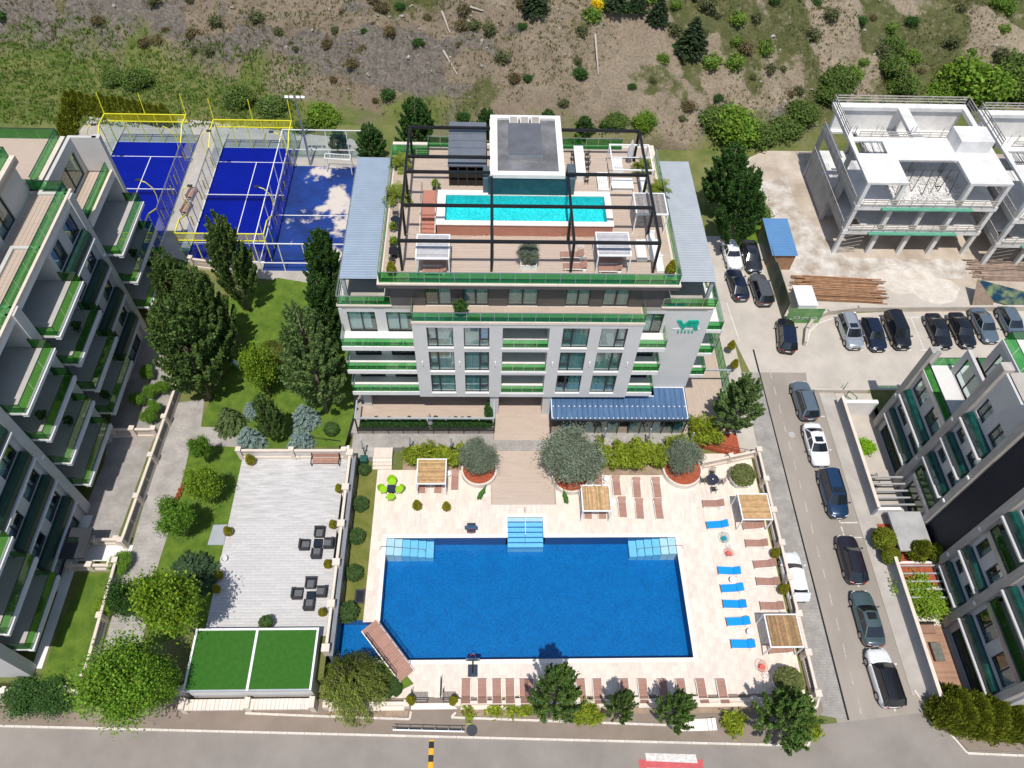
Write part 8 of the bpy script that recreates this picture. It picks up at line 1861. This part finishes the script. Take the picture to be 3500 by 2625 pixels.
for i in range(45): t=i/44; p=A.lerp(B_,t)+Vector((0,0,-.35*abs(math.sin(t*PI*3)))); pts.append(p); o=link('bulb',me,M('warm_bulb',(.8,.7,.5),.3,.03,2),sl_); o.location=p-Vector((0,0,.06))
MB().path(pts,.012,4).build('cable',m_blk,sl_)
# =============== RIGHT SIDE: hoarding, sheds, timber ===============
hd=thing('site_hoarding','tall printed green hoarding between parking and building site','hoarding')
m_hd=M('printed_hoarding',(.035,.06,.03),.6,col2=(.16,.19,.13),scale=.45,stretch=(1,1,.4),detail=4); m_hd2=M('printed_hoarding_sky',(.13,.20,.23),.5,col2=(.05,.075,.05),scale=.35)
h0,h1=F(1638,520,ZR),F(1690,690,ZR); n=8
for i in range(n):
    a=h0.lerp(h1,i/n); b=h0.lerp(h1,(i+1)/n); d=(b-a).normalized(); nn=Vector((-d.y,d.x,0))*.03; b=b-d*.02; up=Vector((0,0,2.5 if i<4 else 2.8))
    MB().add([a-nn,b-nn,b-nn+up,a-nn+up,a+nn,b+nn,b+nn+up,a+nn+up],[(0,1,2,3),(4,7,6,5),(0,4,5,1),(1,5,6,2),(2,6,7,3),(3,7,4,0)]).build('panel',m_hd if i>2 else m_hd2,hd)
c0,c1=F(1692,694,ZR),F(1764,690,ZR); c0.y=c1.y=F(1764,660,2.45).y-.25
bb=thing('site_banner','green printed banner with small house pictures at the container','banner'); up=Vector((0,0,2.3)); d=(c1-c0)
MB().add([c0,c1,c1+up,c0+up,c0+Vector((0,.05,0)),c1+Vector((0,.05,0)),c1+up+Vector((0,.05,0)),c0+up+Vector((0,.05,0))],[(0,1,2,3),(4,7,6,5),(0,4,5,1),(1,5,6,2),(2,6,7,3),(3,7,4,0)]).build('sheet',M('banner_green',(.06,.22,.06),.6,col2=(.20,.34,.14),scale=.8),bb)
for i in range(3):
    p=c0+d*(.22+.25*i)+Vector((0,-.012,.75-.07*i)); MB().box(p.x,p.y-.004,p.z,p.x+.62,p.y,p.z+.3).build('print_panel',m_wht,bb); MB().box(p.x+.05,p.y-.008,p.z+.05,p.x+.57,p.y-.004,p.z+.24).build('print_picture',M('print_photo',(.12,.16,.10),.7,.5,6),bb)
ct=thing('site_container','white ribbed site container behind the green banner','container'); q0=F(1706,617,2.45); q1=F(1764,660,2.45); MB().box(q0.x+.4,q1.y+.05,ZR,q1.x+.1,q0.y,2.4).build('box',m_wht,ct); ribbed('roof',q0.x+.35,q1.x+.15,q1.y,q0.y+.05,2.45,2.45,.3,m_wht,ct,'y',.04,.05)
sh=thing('site_shed','lean-to shed with bright blue ribbed roof','shed'); a,b,c,d=F(1647,472,2.6),F(1702,478,2.6),F(1725,556,2.2),F(1668,553,2.2)
ribbed('roof',(a.x+d.x)/2,(b.x+c.x)/2,d.y,a.y,2.3,2.6,.24,M('bright_blue_sheet',(.09,.22,.42),.4,.06,1,metal=.1),sh,'x',.03,.05); MB().box((a.x+d.x)/2+.15,d.y+.15,ZR,(b.x+c.x)/2-.15,a.y-.15,2.2).build('wall',m_wood,sh)
def pile(label,p,L,w,n,rz,name,mat,cat):
    t=thing(name,label,cat,p,rz)
    for i in range(n):
        z=.06+.11*(i//14); y=-w/2+w*((i%14)+random.random()*.6)/14; x=random.uniform(-.8,.8); MB().ob((x,y,z),L*random.uniform(.75,1.),.12,.08,random.uniform(-.035,.035)).build('board',mat,t)
    return t
pile('long brown timber boards lying beyond the car park',F(1808,627,ZR),10.5,3.6,56,-.05,'timber_pile',m_wood,'timber')
pile('grey brown boards stacked before the second concrete frame',F(2160,585,ZR),7.,3.2,42,-.03,'timber_pile',M('grey_timber',(.30,.22,.17),.85,.2,2,island=.3),'timber')
bs=thing('site_billboard','blue and green picture billboard leaning at the right edge','billboard'); p0,p1=F(2112,603,ZR+2.2),F(2215,630,ZR+2.2); q0,q1=F(2146,650,ZR+.3),F(2215,668,ZR+.3)
MB().add([p0,p1,q1,q0,p0+Vector((0,.06,-.05)),p1+Vector((0,.06,-.05)),q1+Vector((0,.06,-.05)),q0+Vector((0,.06,-.05))],[(0,3,2,1),(4,5,6,7),(0,1,5,4),(1,2,6,5),(2,3,7,6),(3,0,4,7)]).build('picture',M('billboard_print',(.012,.06,.12),.5,col2=(.25,.32,.16),scale=.9,lo=.42,hi=.6),bs)
ft=F(2098,668,ZR); MB().add([p0,ft,F(2145,668,ZR),q0,p0+Vector((0,.05,0)),ft+Vector((0,.05,0)),F(2145,668,ZR)+Vector((0,.05,0)),q0+Vector((0,.05,0))],[(0,1,2,3),(4,7,6,5),(0,4,5,1),(1,5,6,2),(2,6,7,3),(3,7,4,0)]).build('side_sheet',M('brown_sheet',(.22,.165,.12),.8,.15,2),bs)
lk=thing('car_park_wall','curved pale concrete kerb wall of the car park','wall'); pts=[F(1737,745),F(1740,715),F(1755,693),F(1785,678),F(1850,670),F(2300,668)]
for a,b in zip(pts,pts[1:]): d=(b-a).normalized(); c=(a+b)/2; MB().ob((c.x,c.y,ZR+.35),(b-a).length+.1,.3,.7,math.atan2(d.y,d.x)).build('wall_segment',m_conc2,lk)
lk=thing('ramp_wall','pale retaining wall on the south side of the car park','wall'); a,b=F(1745,842),F(1880,842); MB().box(a.x,a.y-.3,ZR-.1,a.x+6.0,a.y,ZR+.5).build('wall_segment',m_conc2,lk); MB().box(35.3,42.0,ZR-.1,39.0,43.4,ZR+.02).build('footway',m_conc2,lk)
ch=thing('green_barrier','green tube barrier standing on the car park footway','barrier',F(1830,862,ZR+.1)); w=MB(); 
for p,q in (((-.1,.3,0),(-.1,.3,1.)),((.5,-.5,0),(.5,-.5,1.)),((-.1,.3,1.),(.5,-.5,1.)),((-.1,.3,.2),(.5,-.5,.2)),((-.3,.9,0),(-.3,.9,1.0)),((-.3,.9,1.),(.1,1.4,1.))): w.bar(p,q,.06)
w.build('frame',M('green_tube',(.01,.16,.07),.5,.1,3),ch)
# right courtyard furniture
wt=thing('garden_table','white rectangular garden table in the upper courtyard','table',F(1868,1038,ZC+.7)-Vector((0,0,.7)),.12); MB().box(-.55,-.95,.68,.55,.95,.74).build('top',M('grey_white_top',(.60,.62,.66),.5,.04,2),wt)
for x in (-.48,.48):
    for y in (-.85,.85): MB().bar((x,y,0),(x,y,.68),.05).build('leg',m_stl,wt)
for dx,dy,rz,l in ((.95,.5,-PI/2,'metal chair right of the white garden table, back'),(.95,-.4,-PI/2,'metal chair right of the white garden table, front'),(-.3,1.4,0,'metal chair behind the white garden table')): IC.put('rooftop','metal_chair',l,'chair',wt.location+Vector((dx,dy,0)),rz,'metal chairs in the courtyard')
sf=thing('deck_sofa','brown corner seat frame on the timber deck','sofa',(36.4,17.6,ZC+.08)); m_dk=M('brown_frame',(.28,.17,.12),.7,.1,2)
MB().box(-.9,.0,0,-.1,2.6,.32).build('seat',m_dk,sf,bevel=.02); MB().box(-.1,1.9,0,1.5,2.6,.32).build('seat',m_dk,sf,bevel=.02); MB().box(-1.0,0,.0,-.9,2.6,.7).build('backrest',m_blk,sf); MB().box(-.9,2.6,0,1.5,2.7,.7).build('backrest',m_blk,sf)
dt=thing('deck_table','long glass topped table on the timber deck','table',(37.4,17.9,ZC+.08)); MB().box(-.4,-.75,.36,.4,.75,.42).build('top',M('smoky_top',(.16,.16,.14),.3,.2,3),dt); MB().box(-.34,-.68,0,.34,.68,.36).build('base',m_dk,dt)
# left block balcony bits
for i,(x,y,z) in enumerate(((-33.6,39,5.0),(-33.7,34,8.55),(-33.7,41,12.1),(-33.6,53,8.55),(-33.7,55,5.0),(-33.6,32.2,12.1))):
    potted(['potted shrub on the lowest balcony above the yard','potted shrub on a middle balcony by the fin','potted shrub on an upper balcony of the left block','potted shrub on the far end balcony, upper','potted shrub on the far end balcony, lower','potted shrub on the upper balcony nearest the entrance'][i],Vector((x,y,z)),.9,m_gpot,'rdk',None,'potted shrubs on the left balconies')
